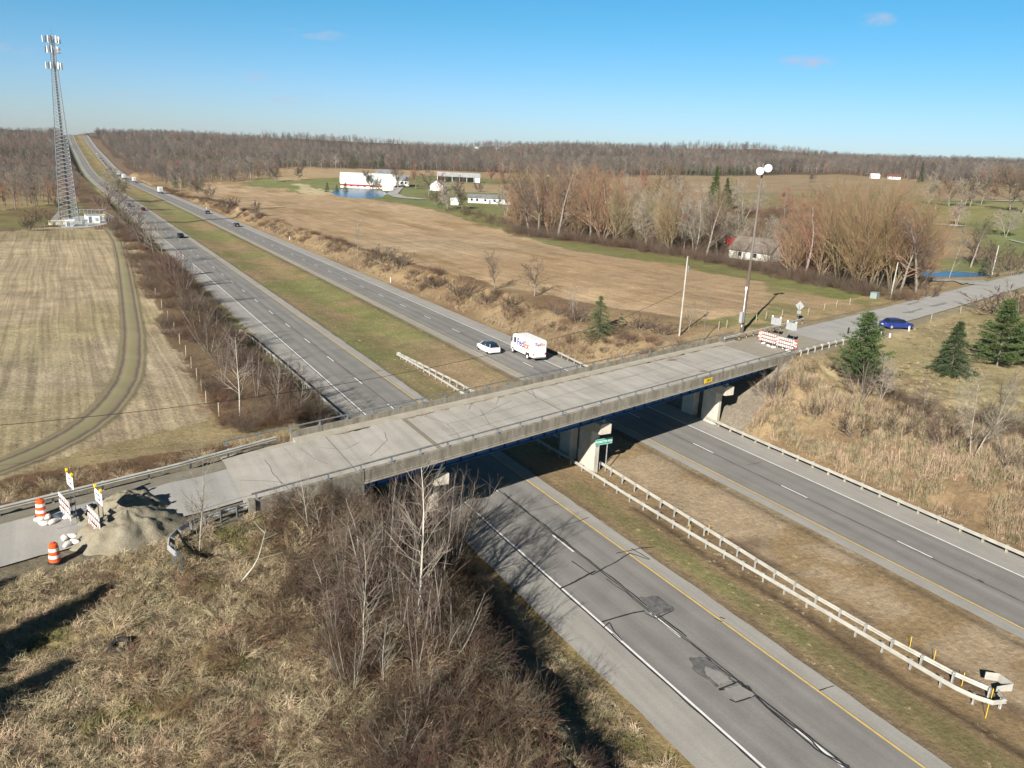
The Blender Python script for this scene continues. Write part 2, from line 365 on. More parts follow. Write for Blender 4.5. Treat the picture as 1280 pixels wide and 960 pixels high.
# left side field (tan mown)
LFm = pixpoly([(-300, 660), (0, 600), (110, 560), (262, 524), (262, 500), (215, 430), (175, 320), (140, 287), (60, 284), (-260, 300)])
LF = poly_mask(LFm, WX, WY); blend(LF, 'mown'); rows[LF] = 1
blend(LF*(sstep(.5, .75, n2)), (.27, .225, .12), .7)
LB = poly_mask(pixpoly([(-300, 306), (-60, 292), (60, 286), (140, 289), (160, 300), (60, 300), (-300, 322)]), WX, WY); blend(LB, 'olive', .5)
back = poly_mask(pixpoly([(-300, 300), (0, 290), (60, 284), (160, 283), (170, 262), (120, 250), (0, 262), (-300, 270)]), WX, WY); blend(back, 'brown', .8); blend(back & (n2 > .52), 'green', .7)
# strip between left field and the highway: brushy
strip = (GX > -26+np.clip((200-GY)/100, 0, 1)*2) & (GX < XL-1.5) & (GY > 92) & ~LF; blend(strip, 'brush', .85)
blend((GX > XL-2.2) & (GX < -10.2) & (GY > 100) & (n1 > .35), 'green', .75)
# foreground, south of the cross road
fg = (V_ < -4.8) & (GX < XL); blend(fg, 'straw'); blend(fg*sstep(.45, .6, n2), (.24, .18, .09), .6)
blend(fg*sstep(-28, -23, GX+4*(n2-.5)), (.085, .058, .036), .9); blend(fg*sstep(-19, -17, GX+2*(n2-.5))*(GX < XL-3.4), 'dark', .85)  # shade put into the ground colour: thicket floor and slope foot darkened
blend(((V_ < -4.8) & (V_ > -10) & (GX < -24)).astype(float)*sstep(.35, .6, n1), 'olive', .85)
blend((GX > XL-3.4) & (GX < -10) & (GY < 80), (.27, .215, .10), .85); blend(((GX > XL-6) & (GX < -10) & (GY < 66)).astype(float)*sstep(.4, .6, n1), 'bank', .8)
blend((V_ > 4.8) & (V_ < 14) & (GX < -14) & (GX > -90) & ~LF, (.15, .09, .05), .9)
# median
md = (GX > 1.2) & (GX < 16.6)
blend(md, 'bank'); blend(md*sstep(.38, .6, n2)*(GY > 124), 'green', .85); blend(md*sstep(.5, .75, fbm(GX/1.6, GY/22, 4, 61))*(GY > 100), 'olive', .8)
m2 = md & (GY < 124)
blend(m2*sstep(5.4, 4.2, GX+1.6*(n1-.5))*sstep(2.0, 3.2, GX)*(GY < 76), 'olive', .85); blend(m2*sstep(5.2, 4.4, GX+1.6*(n1-.5))*sstep(2.0, 3.6, GX)*sstep(.42, .6, n1)*(GY < 66), 'green', .5)
blend(m2*(GX < 6)*(GY > 92), 'olive', .8)
blend(m2*sstep(.36, .5, n1)*(GX > 9.5)*(GY < 90), 'soil', .8)
blend(m2*np.exp(-((GX-5.9+.25*np.sin(GY/2.2))/.45)**2)*(GY < 70), 'mud', .85); blend(m2*np.exp(-((GX-9.9+.5*(n1-.5))/.45)**2)*(GY < 62)*sstep(.3, .5, n1), 'mud', .8)
blend(m2*np.exp(-(((GX-11.0)/1.5)**2+((GY-60.5)/1.0)**2)), 'mud', .7)
blend(m2*(np.abs(GX-7.8) < 2.2)*(n1 > .55)*(GY < 70), 'mud', .5)
for xe in (1.7, 15.9): blend(md*np.exp(-((GX-xe)/.4)**2), (.10, .085, .06), .6)
# right of highway upstream: bank, scrub then the big stubble field
RF = poly_mask(pixpoly([(228, 226), (400, 236), (560, 262), (700, 305), (850, 325), (960, 347), (1085, 378), (1060, 388), (990, 398), (900, 400), (850, 395), (700, 372), (620, 356), (480, 318), (380, 285), (300, 262), (250, 245), (215, 235)]), WX, WY)
rb = (GX > XR-1.2) & (GY > 92) & (dist < 930) & ~RF; blend(rb & (V_ > 4.8), 'bank')
blend(rb*(GX < 50)*sstep(.42, .6, n2), 'brush', .75)
blend(RF, 'stubble'); rows[RF] = .8
blend(RF*sstep(.46, .68, fbm(GX/26, GY/60, 4, 71)), (.41, .30, .185), .8); blend(RF*sstep(.55, .75, fbm(GX/9, GY/34, 3, 75)), (.24, .165, .075), .6)
gs = poly_mask(pixpoly([(330, 232), (400, 232), (470, 245), (600, 262), (720, 298), (850, 318), (960, 340), (1110, 374), (1085, 384), (960, 354), (850, 332), (700, 310), (640, 292), (560, 266), (400, 240)]), WX, WY)
blend(gs, 'green', .85); blend(poly_mask(pixpoly([(960, 352), (1110, 374), (1060, 390), (930, 412), (850, 405), (960, 390)]), WX, WY)*sstep(.3, .55, n2), 'green', .7)
# beyond the stubble field
bey = (dist < 930) & (GX > 60) & ~RF & ~gs & (V_ > 30)
wl = poly_mask(pixpoly([(640, 295), (850, 322), (960, 345), (1120, 372), (1165, 350), (1160, 300), (1100, 262), (850, 250), (640, 262)]), WX, WY); blend(wl, (.17, .13, .07), .9)
fm = poly_mask(pixpoly([(300, 232), (340, 214), (500, 214), (700, 226), (700, 262), (640, 270), (560, 262), (470, 248), (380, 238)]), WX, WY); blend(fm, 'lawn', .85)
blend(poly_mask(pixpoly([(300, 222), (330, 211), (480, 212), (560, 214), (560, 220), (420, 222), (360, 226)]), WX, WY), 'stubble', .9)
blend(poly_mask(pixpoly([(560, 228), (700, 230), (700, 244), (580, 240)]), WX, WY), 'stubble', .8)
blend(poly_mask(pixpoly([(370, 228), (388, 232), (430, 243), (440, 247), (400, 244), (372, 236)]), WX, WY), 'pale', .9)
ff = poly_mask(pixpoly([(820, 219), (1060, 218), (1200, 226), (1400, 240), (1400, 262), (1000, 262), (820, 252)]), WX, WY); blend(ff, (.27, .20, .12), .9)
blend(poly_mask(pixpoly([(880, 240), (1160, 244), (1150, 262), (880, 262)]), WX, WY), (.2, .175, .09), .8)
gl = poly_mask(pixpoly([(1120, 249), (1500, 252), (1500, 330), (1280, 345), (1180, 340), (1165, 290), (1120, 268)]), WX, WY); blend(gl, 'lawn', .9); blend(gl*sstep(.45, .65, n3), (.23, .21, .10), .7)
blend(poly_mask(pixpoly([(1165, 285), (1215, 285), (1240, 325), (1170, 325)]), WX, WY), (.26, .18, .11), .8)
blend(poly_mask(pixpoly([(1120, 228), (1400, 236), (1400, 241), (1280, 236), (1180, 231)]), WX, WY), 'lawn', .8)
# verge beside the cross road east, and the slope south of it
se = (V_ < -4.2) & (GX > XR-1) & (dist < 420); blend(se, (.33, .26, .15))
blend(se*sstep(.42, .62, n2), 'olive', .6); blend(se*(GX < 44+5*(n2-.5)), 'bank', .8); blend(se*(GX < 52+6*(n2-.5))*sstep(.48, .6, n2), 'brush', .65)
ab = (np.abs(V_) < 5.9) & (GX > 28.4) & (GX < 38) & (GY < 96); blend(ab, (.22, .19, .15), .9)
ne = (V_ > 4) & (V_ < 14) & (GX > 40) & (dist < 420); blend(ne*sstep(.3, .6, n1), (.31, .235, .13), .9)
vg = (np.abs(V_) < 5.5) & (U_ > -60) & (U_ < -20); blend(vg, (.17, .15, .11), .9)
vg = (np.abs(V_) < 5.6) & (U_ > 38) & (U_ < 300); blend(vg & (n1 > .4), (.22, .19, .13), .8)
# fine mottling of the plant cover itself
var = (.80+.4*n1)*(.86+.28*n2); colr *= var[..., None]
colr[..., 0] *= 1+.10*(n3-.5); colr[..., 2] *= 1-.15*(n3-.5)
H_, W_ = GX.shape
# small relief: hummocks in the rough grass
hum = (fbm(GX/1.25, GY/1.25, 3, 81)-.5)*.85
rg = ((V_ < -5.5) & (GX < XL-1)) | ((V_ < -6) & (GX > XR+1) & (dist < 110))
GZ = GZ+np.where(rg, hum, 0)
idx = np.arange(H_*W_).reshape(H_, W_)
F = np.stack([idx[:-1, :-1], idx[:-1, 1:], idx[1:, 1:], idx[1:, :-1]], -1).reshape(-1, 4)
gm = bpy.data.materials.new('ground_cover'); gm.use_nodes = True; t = gm.node_tree; b = t.nodes['Principled BSDF']; b.inputs['Roughness'].default_value = .95; b.inputs['Specular IOR Level'].default_value = .1
at1 = t.nodes.new('ShaderNodeAttribute'); at1.attribute_name = 'tint'; at2 = t.nodes.new('ShaderNodeAttribute'); at2.attribute_name = 'rows'
geo = t.nodes.new('ShaderNodeNewGeometry')
def gnoise(scale, vec=None, det=6, ro=.7, t=t):
    n = t.nodes.new('ShaderNodeTexNoise'); n.inputs['Scale'].default_value = scale; n.inputs['Detail'].default_value = det; n.inputs['Roughness'].default_value = ro
    t.links.new(vec if vec else geo.outputs['Position'], n.inputs['Vector']); return n
def mrange(src, a, b_, c_, d_, t=t):
    n = t.nodes.new('ShaderNodeMapRange'); n.inputs[1].default_value = a; n.inputs[2].default_value = b_; n.inputs[3].default_value = c_; n.inputs[4].default_value = d_
    t.links.new(src, n.inputs[0]); return n
na = gnoise(2.6); nb = gnoise(.33); mpn = t.nodes.new('ShaderNodeMapping'); mpn.inputs['Scale'].default_value = (1.9, .02, 1)
nw = gnoise(.02, det=2); wv = vm('SCALE', nw.outputs['Color'], tree=t); wv.inputs['Scale'].default_value = 1.6; wa = vm('ADD', geo.outputs['Position'], wv.outputs[0], tree=t)
t.links.new(wa.outputs[0], mpn.inputs[0]); nr = gnoise(1, mpn.outputs[0], 3, .6)
m1 = mrange(na.outputs['Fac'], .25, .75, .62, 1.38); m2_ = mrange(nb.outputs['Fac'], .3, .7, .84, 1.16); m3 = mrange(nr.outputs['Fac'], .35, .65, .74, 1.18)
mxr = t.nodes.new('ShaderNodeMix'); mxr.data_type = 'FLOAT'; mxr.inputs['A'].default_value = 1; t.links.new(m3.outputs[0], mxr.inputs['B']); t.links.new(at2.outputs['Fac'], mxr.inputs['Factor'])
pr = mt('MULTIPLY', m1.outputs[0], m2_.outputs[0], tree=t); pr2 = mt('MULTIPLY', pr.outputs[0], mxr.outputs['Result'], tree=t)
sc_ = vm('SCALE', at1.outputs['Color'], tree=t); t.links.new(pr2.outputs[0], sc_.inputs['Scale']); t.links.new(sc_.outputs[0], b.inputs['Base Color'])
bp = t.nodes.new('ShaderNodeBump'); bp.inputs['Strength'].default_value = .75; bp.inputs['Distance'].default_value = .22
nc = gnoise(1.7, det=7, ro=.75); t.links.new(nc.outputs['Fac'], bp.inputs['Height']); t.links.new(bp.outputs[0], b.inputs['Normal'])
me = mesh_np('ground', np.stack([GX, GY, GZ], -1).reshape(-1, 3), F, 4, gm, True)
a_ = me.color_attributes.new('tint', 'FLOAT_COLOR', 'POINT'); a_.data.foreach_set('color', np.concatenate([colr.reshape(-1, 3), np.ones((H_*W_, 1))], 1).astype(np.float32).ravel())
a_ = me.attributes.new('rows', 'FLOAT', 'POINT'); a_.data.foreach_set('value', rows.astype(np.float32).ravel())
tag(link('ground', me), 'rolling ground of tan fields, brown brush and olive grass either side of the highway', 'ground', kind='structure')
# ------------------------------------------------------------------ roads
def asphalt(name, c1, c2, ph=None):
    m = bpy.data.materials.new(name); m.use_nodes = True; t = m.node_tree; b = t.nodes['Principled BSDF']; b.inputs['Roughness'].default_value = .85; b.inputs['Specular IOR Level'].default_value = .25
    g = t.nodes.new('ShaderNodeNewGeometry')
    def nz(sc, st, det=5, ro=.6):
        mp = t.nodes.new('ShaderNodeMapping'); mp.inputs['Scale'].default_value = st; t.links.new(g.outputs['Position'], mp.inputs[0])
        n = t.nodes.new('ShaderNodeTexNoise'); n.inputs['Scale'].default_value = sc; n.inputs['Detail'].default_value = det; n.inputs['Roughness'].default_value = ro; t.links.new(mp.outputs[0], n.inputs['Vector']); return n
    a = nz(1, (1.4, .05, 1)); bb = nz(.35, (1, 1, 1)); c = nz(9, (1, 1, 1), 8, .8)
    s = mt('MULTIPLY', a.outputs['Fac'], .55, tree=t); s2 = mt('MULTIPLY', bb.outputs['Fac'], .45, tree=t); s3 = mt('ADD', s.outputs[0], s2.outputs[0], tree=t)
    r = t.nodes.new('ShaderNodeValToRGB'); r.color_ramp.elements[0].position = .36; r.color_ramp.elements[1].position = .64; r.color_ramp.elements[0].color = (*c1, 1); r.color_ramp.elements[1].color = (*c2, 1)
    t.links.new(s3.outputs[0], r.inputs[0])
    f = mrange(c.outputs['Fac'], .3, .7, .86, 1.14, t=t)
    if ph is not None:
        sx = t.nodes.new('ShaderNodeSeparateXYZ'); t.links.new(g.outputs['Position'], sx.inputs[0]); q1 = mt('SUBTRACT', sx.outputs['X'], ph, tree=t); q2 = mt('MULTIPLY', q1.outputs[0], 2*pi/1.83, tree=t); q3 = mt('COSINE', q2.outputs[0], tree=t)
        wp = mrange(q3.outputs[0], -1, 1, 1.05, .93, t=t); f = mt('MULTIPLY', f.outputs[0], wp.outputs[0], tree=t)
    if True: pass
    v = vm('SCALE', r.outputs[0], tree=t); t.links.new(f.outputs[0], v.inputs['Scale']); t.links.new(v.outputs[0], b.inputs['Base Color'])
    return m
m_lane = asphalt('lane_asphalt', (.175, .167, .155), (.235, .226, .21), 0.0); m_lane2 = asphalt('lane_asphalt_far', (.180, .172, .16), (.235, .226, .21), 19.64); m_sh = asphalt('shoulder_asphalt', (.26, .248, .225), (.335, .32, .29))
m_deck = asphalt('deck_asphalt', (.30, .282, .245), (.43, .405, .36)); m_cross = asphalt('old_asphalt', (.28, .27, .25), (.37, .36, .33))
m_mark = pmat('road_paint', (.62, .62, .60), .7, 0, .3, 2.2, col2=(.80, .80, .78), coord='Object'); m_yel = pmat('yellow_road_paint', (.50, .35, .10), .7, 0, .2, 1.6, col2=(.66, .47, .15)); m_tar = pmat('tar', (.028, .028, .03), .6, 0, .3, 3)
ys = gy[(gy > 20) & (gy < 2150)]
def strip_mesh(name, x0, x1, dz, mat, y0=20, y1=2150, wob0=0, wob1=0, base=None, div=None, dashed=None, label=None, cat=None):
    """strip following the highway: x0..x1 at height zc+dz"""
    V = []; F = []
    if dashed:
        s = dashed[0]
        while s < y1:
            e = s+3.05
            if s > y0:
                for q in (s, e):
                    z = float(zc(q)); V += [(x0, q, z+dz), (x1, q, z+dz)]
                n = len(V)-4; F.append((n, n+1, n+3, n+2))
            s += 12.19
    else:
        yy = ys[(ys >= y0) & (ys <= y1)]
        if wob0 or wob1: yy = np.unique(np.concatenate([yy, np.arange(max(y0, 30), 130, .45)]))
        z = zc(yy)
        a0 = x0+wob0*(fbm(yy/1.7, yy*0+x0, 4, 3)-.5)*2; a1 = x1+wob1*(fbm(yy/1.7, yy*0+x1, 4, 4)-.5)*2
        V = np.stack([np.stack([a0, yy, z+dz], -1), np.stack([a1, yy, z+dz], -1)], 1).reshape(-1, 3)
        i = np.arange(len(yy)-1)*2; F = np.stack([i, i+1, i+3, i+2], -1)
    o = link(name, mesh_np(name, V, F, 4, mat))
    return tag(o, label, cat, kind='structure')
for side, xw, xy, xo, xi in (('near', -7.32, 0, -10.4, 1.35), ('far', 25.13, 17.81, 28.3, 16.5)):
    l_, r_ = (xo, xi) if side == 'near' else (xi, xo)
    strip_mesh('highway_shoulder', l_, r_, 0, m_sh, wob0=.12, wob1=.12, label='pale grey paved shoulders of the %s highway carriageway' % side, cat='road')
    a, b_ = sorted((xw, xy)); strip_mesh('highway_lanes', a-.15, b_+.15, .006, m_lane if side == 'near' else m_lane2, label='dark grey travel lanes of the %s highway carriageway' % side, cat='road')
    strip_mesh('edge_marking', xw-.075, xw+.075, .012, m_mark, label='white edge line of the %s carriageway' % side, cat='road marking')
    strip_mesh('yellow_edge_marking', xy-.075, xy+.075, .012, m_yel, label='yellow median edge line of the %s carriageway' % side, cat='road marking')
    xm = (xw+xy)/2
    strip_mesh('lane_marking', xm-.075, xm+.075, .013, m_mark, y1=700, dashed=(76.5-12.19*5,), label='white dashed lane line of the %s carriageway' % side, cat='road marking')
# crack sealant: thin dark wandering ribbons
def ribbon(pts, wd, zf, jit=.0, step=.25, V=None, F=None, seed=0):
    P = np.array(pts, float); L = np.concatenate([[0], np.cumsum(np.hypot(*np.diff(P[:, :2], axis=0).T))]); n = max(2, int(L[-1]/step)); s = np.linspace(0, L[-1], n)
    x = np.interp(s, L, P[:, 0]); y = np.interp(s, L, P[:, 1])
    tx = np.gradient(x); ty = np.gradient(y); l = np.hypot(tx, ty)+1e-9; nx, ny = -ty/l, tx/l
    o = (fbm(s/1.3+seed*17, s*0+seed, 4, 5)-.5)*2*jit; x = x+nx*o; y = y+ny*o
    ww = wd*(.6+.9*fbm(s/.8+seed*5, s*0+3.3, 3, 6))
    z = zf(x, y)
    b = sum(len(v) for v in V); V.append(np.stack([np.stack([x-nx*ww/2, y-ny*ww/2, z], -1), np.stack([x+nx*ww/2, y+ny*ww/2, z], -1)], 1).reshape(-1, 3))
    i = b+np.arange(n-1)*2; F.append(np.stack([i, i+1, i+3, i+2], -1))
def hz(x, y): return zc(y)+.018
def px0(q): p = onz(*q, 0); return (p[0], p[1])
V = []; F = []
ribbon([(-3.45, 30), (-3.5, 76), (-3.45, 150), (-3.5, 420)], .07, hz, .06, .3, V, F, 1)
ribbon([(-3.3, 52), (-3.35, 76)], .10, hz, .10, .2, V, F, 2)
ribbon([(-3.42, 36), (-3.7, 60)], .06, hz, .16, .2, V, F, 22)
ribbon([(21.35, 30), (21.3, 130), (21.35, 420)], .07, hz, .05, .3, V, F, 3)
ribbon([(-7.5, 34), (-7.5, 76)], .10, hz, .05, .2, V, F, 4); ribbon([(-7.52, 96), (-7.5, 150)], .05, hz, .04, .3, V, F, 5)
k = 6
for pl, wd_ in (([(737, 645), (706, 655), (693, 662)], .06), ([(715, 700), (740, 718), (788, 690), (812, 698), (790, 684)], .08), ([(700, 735), (745, 712)], .12), ([(752, 776), (790, 765), (806, 762)], .12), ([(800, 745), (843, 762), (820, 772), (806, 765)], .07),
                ([(864, 822), (880, 824), (905, 842), (921, 852), (898, 861), (935, 856), (943, 868), (920, 877), (912, 873)], .10), ([(925, 851), (945, 870), (985, 905), (1020, 935), (1062, 960)], .10), ([(921, 850), (938, 862), (960, 882), (1000, 912), (1030, 940), (1062, 957)], .08),
                ([(754, 784), (762, 776), (768, 788), (778, 800), (766, 790)], .06), ([(900, 770), (906, 772)], .08), ([(1023, 861), (1043, 856)], .06), ([(893, 772), (903, 776)], .07),
                ([(933, 580), (952, 576)], .05), ([(430, 470), (500, 456)], .05), ([(770, 690), (800, 684), (818, 682)], .07), ([(650, 640), (700, 628)], .04), ([(1223, 723), (1230, 727)], .1)):
    ribbon([px0(q) for q in pl], wd_*1.1, hz, .10, .12, V, F, k); k += 1
for y_ in (104, 118, 131, 146, 160, 178, 205, 230): ribbon([(-7.3, y_), (.6, y_+.6)], .045, hz, .12, .3, V, F, k); ribbon([(17.8, y_+6), (25.1, y_+6.4)], .045, hz, .12, .3, V, F, k+40); k += 1
tag(link('crack_sealant', mesh_np('crack_sealant', np.concatenate(V), np.concatenate(F), 4, m_tar)), 'black wandering tar lines sealing the cracks of the highway', 'road marking', kind='structure')
# worn repair patches
m_patch = pmat('patched_asphalt', (.055, .055, .057), .85, 0, .3, 2.2, col2=(.17, .165, .16)); m_patch2 = pmat('worn_concrete_patch', (.27, .25, .225), .9, 0, .2, 2.2, col2=(.20, .20, .20))
def patch(pix, mat, dz, n=5, label=None):
    P = np.array([px0(q) for q in pix]); Q = []
    for i in range(len(P)):
        a, b = P[i], P[(i+1) % len(P)]
        for k in range(n): q = a+(b-a)*k/n; Q.append(q+rng.normal(0, .05, 2))
    Q = np.array(Q); c = Q.mean(0); V = [(c[0], c[1], dz)]+[(x, y, dz) for x, y in Q]; m = len(Q)
    me = bpy.data.meshes.new('road_patch'); me.from_pydata(V, [], [(0, 1+i, 1+(i+1) % m) for i in range(m)]); me.materials.append(mat)
    tag(link('road_patch', me), label, 'road', kind='structure')
patch([(862, 822), (882, 822), (915, 846), (897, 859), (866, 838)], m_patch, .010, label='dark worn repair patch in the middle of the near carriageway')
patch([(880, 833), (902, 841), (914, 850), (899, 857), (884, 845)], m_patch2, .014, label='pale worn hole inside the dark repair patch')
patch([(905, 862), (925, 856), (943, 868), (920, 877)], m_patch2, .010, label='small pale repair patch below the dark patch')
patch([(799, 746), (822, 745), (843, 762), (818, 770)], m_patch, .010, label='square repair patch near the yellow line')
# ------------------------------------------------------------------ cross road
def cross_strip(name, x0, x1, w0, w1, dz, mat, lab, wob=0, step=.5):
    xs = np.linspace(x0, x1, int((x1-x0)/step)+1); V = []
    for i, x in enumerate(xs):
        for k, w_ in enumerate((w0, w1)):
            w2 = w_+(wob*(2*fbm(np.array([x/1.5]), np.array([k*9.]), 3, 8)[0]-1) if wob else 0)
            V.append((x, BY+SK*x+w2, float(roadz(x*ca+SK*x*sa))+dz))
    i = np.arange(len(xs)-1)*2; F = np.stack([i, i+1, i+3, i+2], -1)
    return tag(link(name, mesh_np(name, V, F, 4, mat)), lab, 'road', kind='structure')
cross_strip('cross_road', -75, -26.6, -3.3, 2.5, -.002, m_cross, 'grey cross road west of the bridge ending at the gravel piles', .2)
cross_strip('cross_road', 40.6, 260, -3.75, 3.75, 0, m_cross, 'grey cross road running east from the bridge past the blue car', .12, 1.0)
m_gr = pmat('fine_gravel', (.30, .27, .22), .95, 0, .2, 1.2, col2=(.24, .21, .16), bump=.3, bscale=9)
cross_strip('gravel_surface', 36.5, 52, -4.0, 4.2, .012, m_gr, 'tan gravel spread across the cross road at the east end of the bridge', .25)
m_dirt = pmat('packed_dirt', (.15, .135, .10), .95, 0, .2, 1.2, col2=(.22, .20, .155), bump=.3, bscale=9)
cross_strip('dirt_shoulder', -75, -26.6, 2.3, 3.9, .006, m_dirt, 'dark dirt shoulder between cross road and guardrail west of the bridge', .3)
m_old = pmat('dark_patch', (.16, .16, .16), .9, 0, .3, 1.2, col2=(.24, .24, .235))
for (px, py, lx, ly) in ((1180, 378, 5, .5), (1150, 385, 6, .35), (1145, 377, 4, .3)):
    p = onz(px, py, 7.0); x, y = p[0], p[1]; mb = MB(); zz = float(roadz(x*ca+(y-BY)*sa))+.012
    Q = [(x+lx*cos(a)*(1+.25*sin(3*a+px))*ca-ly*sin(a)*sa*2, y+SK*lx*cos(a)+ly*sin(a)*(1+.3*cos(2*a)), zz) for a in np.linspace(0, 2*pi, 18, endpoint=False)]
    mb.add(Q, [tuple(range(18))]); tag(mb.build('road_patch', m_old), 'dark worn patch on the cross road east, %s' % ('farthest' if px == 1180 else 'middle' if px == 1150 else 'small one nearest the verge'), 'road', kind='structure')
# field track: two wheel ruts
tp = [at(*q) for q in ((-60, 604), (0, 588), (50, 568), (100, 540), (140, 508), (163, 468), (166, 420), (160, 370), (153, 325), (146, 300), (134, 284))]
tp = np.array(tp)[:, :2]
from numpy import interp
L = np.concatenate([[0], np.cumsum(np.hypot(*np.diff(tp, axis=0).T))]); s = np.linspace(0, L[-1], 420)
def smooth1(a, k=25):
    p = np.pad(a, k, mode='edge'); return np.convolve(p, np.hanning(2*k+1)/np.hanning(2*k+1).sum(), 'valid')
tx_, ty_ = smooth1(interp(s, L, tp[:, 0])), smooth1(interp(s, L, tp[:, 1]))
dx, dy = np.gradient(tx_), np.gradient(ty_); l = np.hypot(dx, dy); nx, ny = -dy/l, dx/l
offs = np.array([-2.4, -1.6, -1.25, -.95, -.6, 0, .6, .95, 1.25, 1.6, 2.4])*.78; V = []
for k, o in enumerate(offs):
    x = tx_+nx*o; y = ty_+ny*o; V.append(np.stack([x, y, G(x, y)+(.02 if .7 < abs(o) < 1.0 else .06)+np.clip(np.hypot(x-CAM[0], y-CAM[1])-80, 0, 400)*.0006], -1))
V = np.stack(V, 1); n, m_ = V.shape[:2]; idx = np.arange(n*m_).reshape(n, m_); F = np.stack([idx[:-1, :-1], idx[:-1, 1:], idx[1:, 1:], idx[1:, :-1]], -1).reshape(-1, 4)
tm = bpy.data.materials.new('track_grass_and_ruts'); tm.use_nodes = True; t = tm.node_tree; b = t.nodes['Principled BSDF']; b.inputs['Roughness'].default_value = .95
ta = t.nodes.new('ShaderNodeAttribute'); ta.attribute_name = 'across'; g2 = t.nodes.new('ShaderNodeNewGeometry'); nn = t.nodes.new('ShaderNodeTexNoise'); nn.inputs['Scale'].default_value = 1.1; nn.inputs['Detail'].default_value = 6; t.links.new(g2.outputs['Position'], nn.inputs['Vector'])
nd = mrange(nn.outputs['Fac'], .2, .8, -.06, .06, t=t); ac = mt('ADD', ta.outputs['Fac'], nd.outputs[0], tree=t)
cr = t.nodes.new('ShaderNodeValToRGB'); cr.color_ramp.elements[0].position = 0; cr.color_ramp.elements[0].color = (.225, .205, .10, 1); cr.color_ramp.elements[1].position = 1; cr.color_ramp.elements[1].color = (.22, .20, .11, 1)
for p_, c_ in ((.22, (.24, .205, .11)), (.30, (.22, .175, .11)), (.43, (.105, .08, .052)), (.54, (.22, .175, .11)), (.62, (.24, .21, .11))): e = cr.color_ramp.elements.new(p_); e.color = (*c_, 1)
t.links.new(ac.outputs[0], cr.inputs[0]); t.links.new(cr.outputs[0], b.inputs['Base Color'])
tr = t.nodes.new('ShaderNodeBsdfTransparent'); ms = t.nodes.new('ShaderNodeMixShader'); al = mrange(ac.outputs[0], .58, .86, 1, 0, t=t)
al2 = mt('SUBTRACT', 1, al.outputs[0], tree=t); t.links.new(al2.outputs[0], ms.inputs[0]); t.links.new(b.outputs[0], ms.inputs[1]); t.links.new(tr.outputs[0], ms.inputs[2]); t.links.new(ms.outputs[0], t.nodes['Material Output'].inputs[0])
me = mesh_np('dirt_track', V.reshape(-1, 3), F, 4, tm, True)
a_ = me.attributes.new('across', 'FLOAT', 'POINT'); a_.data.foreach_set('value', np.tile(np.abs(offs)/(2.6*.78), n).astype(np.float32))
tag(link('dirt_track', me), 'two wheel ruts of a farm track curving through the tan field', 'track', kind='structure')
# ------------------------------------------------------------------ bridge
X0, X1 = -26.6, 40.2
def SH(x, w_, z, yo=0): return (x, BY+SK*x+w_, z)
def ext(mb, prof, x0, x1, n=1):          # prof in (w,z), swept along the bridge axis, ends parallel to the highway
    rs = []
    for i in range(n+1):
        x = x0+(x1-x0)*i/n; rs.append([SH(x, a, b) for a, b in prof])
    return mb.loft(rs)
GW = (-3.6, -1.2, 1.2, 3.6)
br = empty('overpass_bridge', (0, 0, 0), 0, 'long concrete overpass with blue girders crossing both highway carriageways', 'bridge')
mb = MB(); ext(mb, [(-4.75, 6.4), (4.75, 6.4), (4.75, 6.594), (-4.75, 6.594)], X0, X1); mb.build('deck_slab', conc, br)
mb = MB(); ext(mb, [(-4.05, 6.596), (4.05, 6.596), (4.05, 6.602), (-4.05, 6.602)], X0+.0, X1); mb.build('deck_surface', m_deck, br)
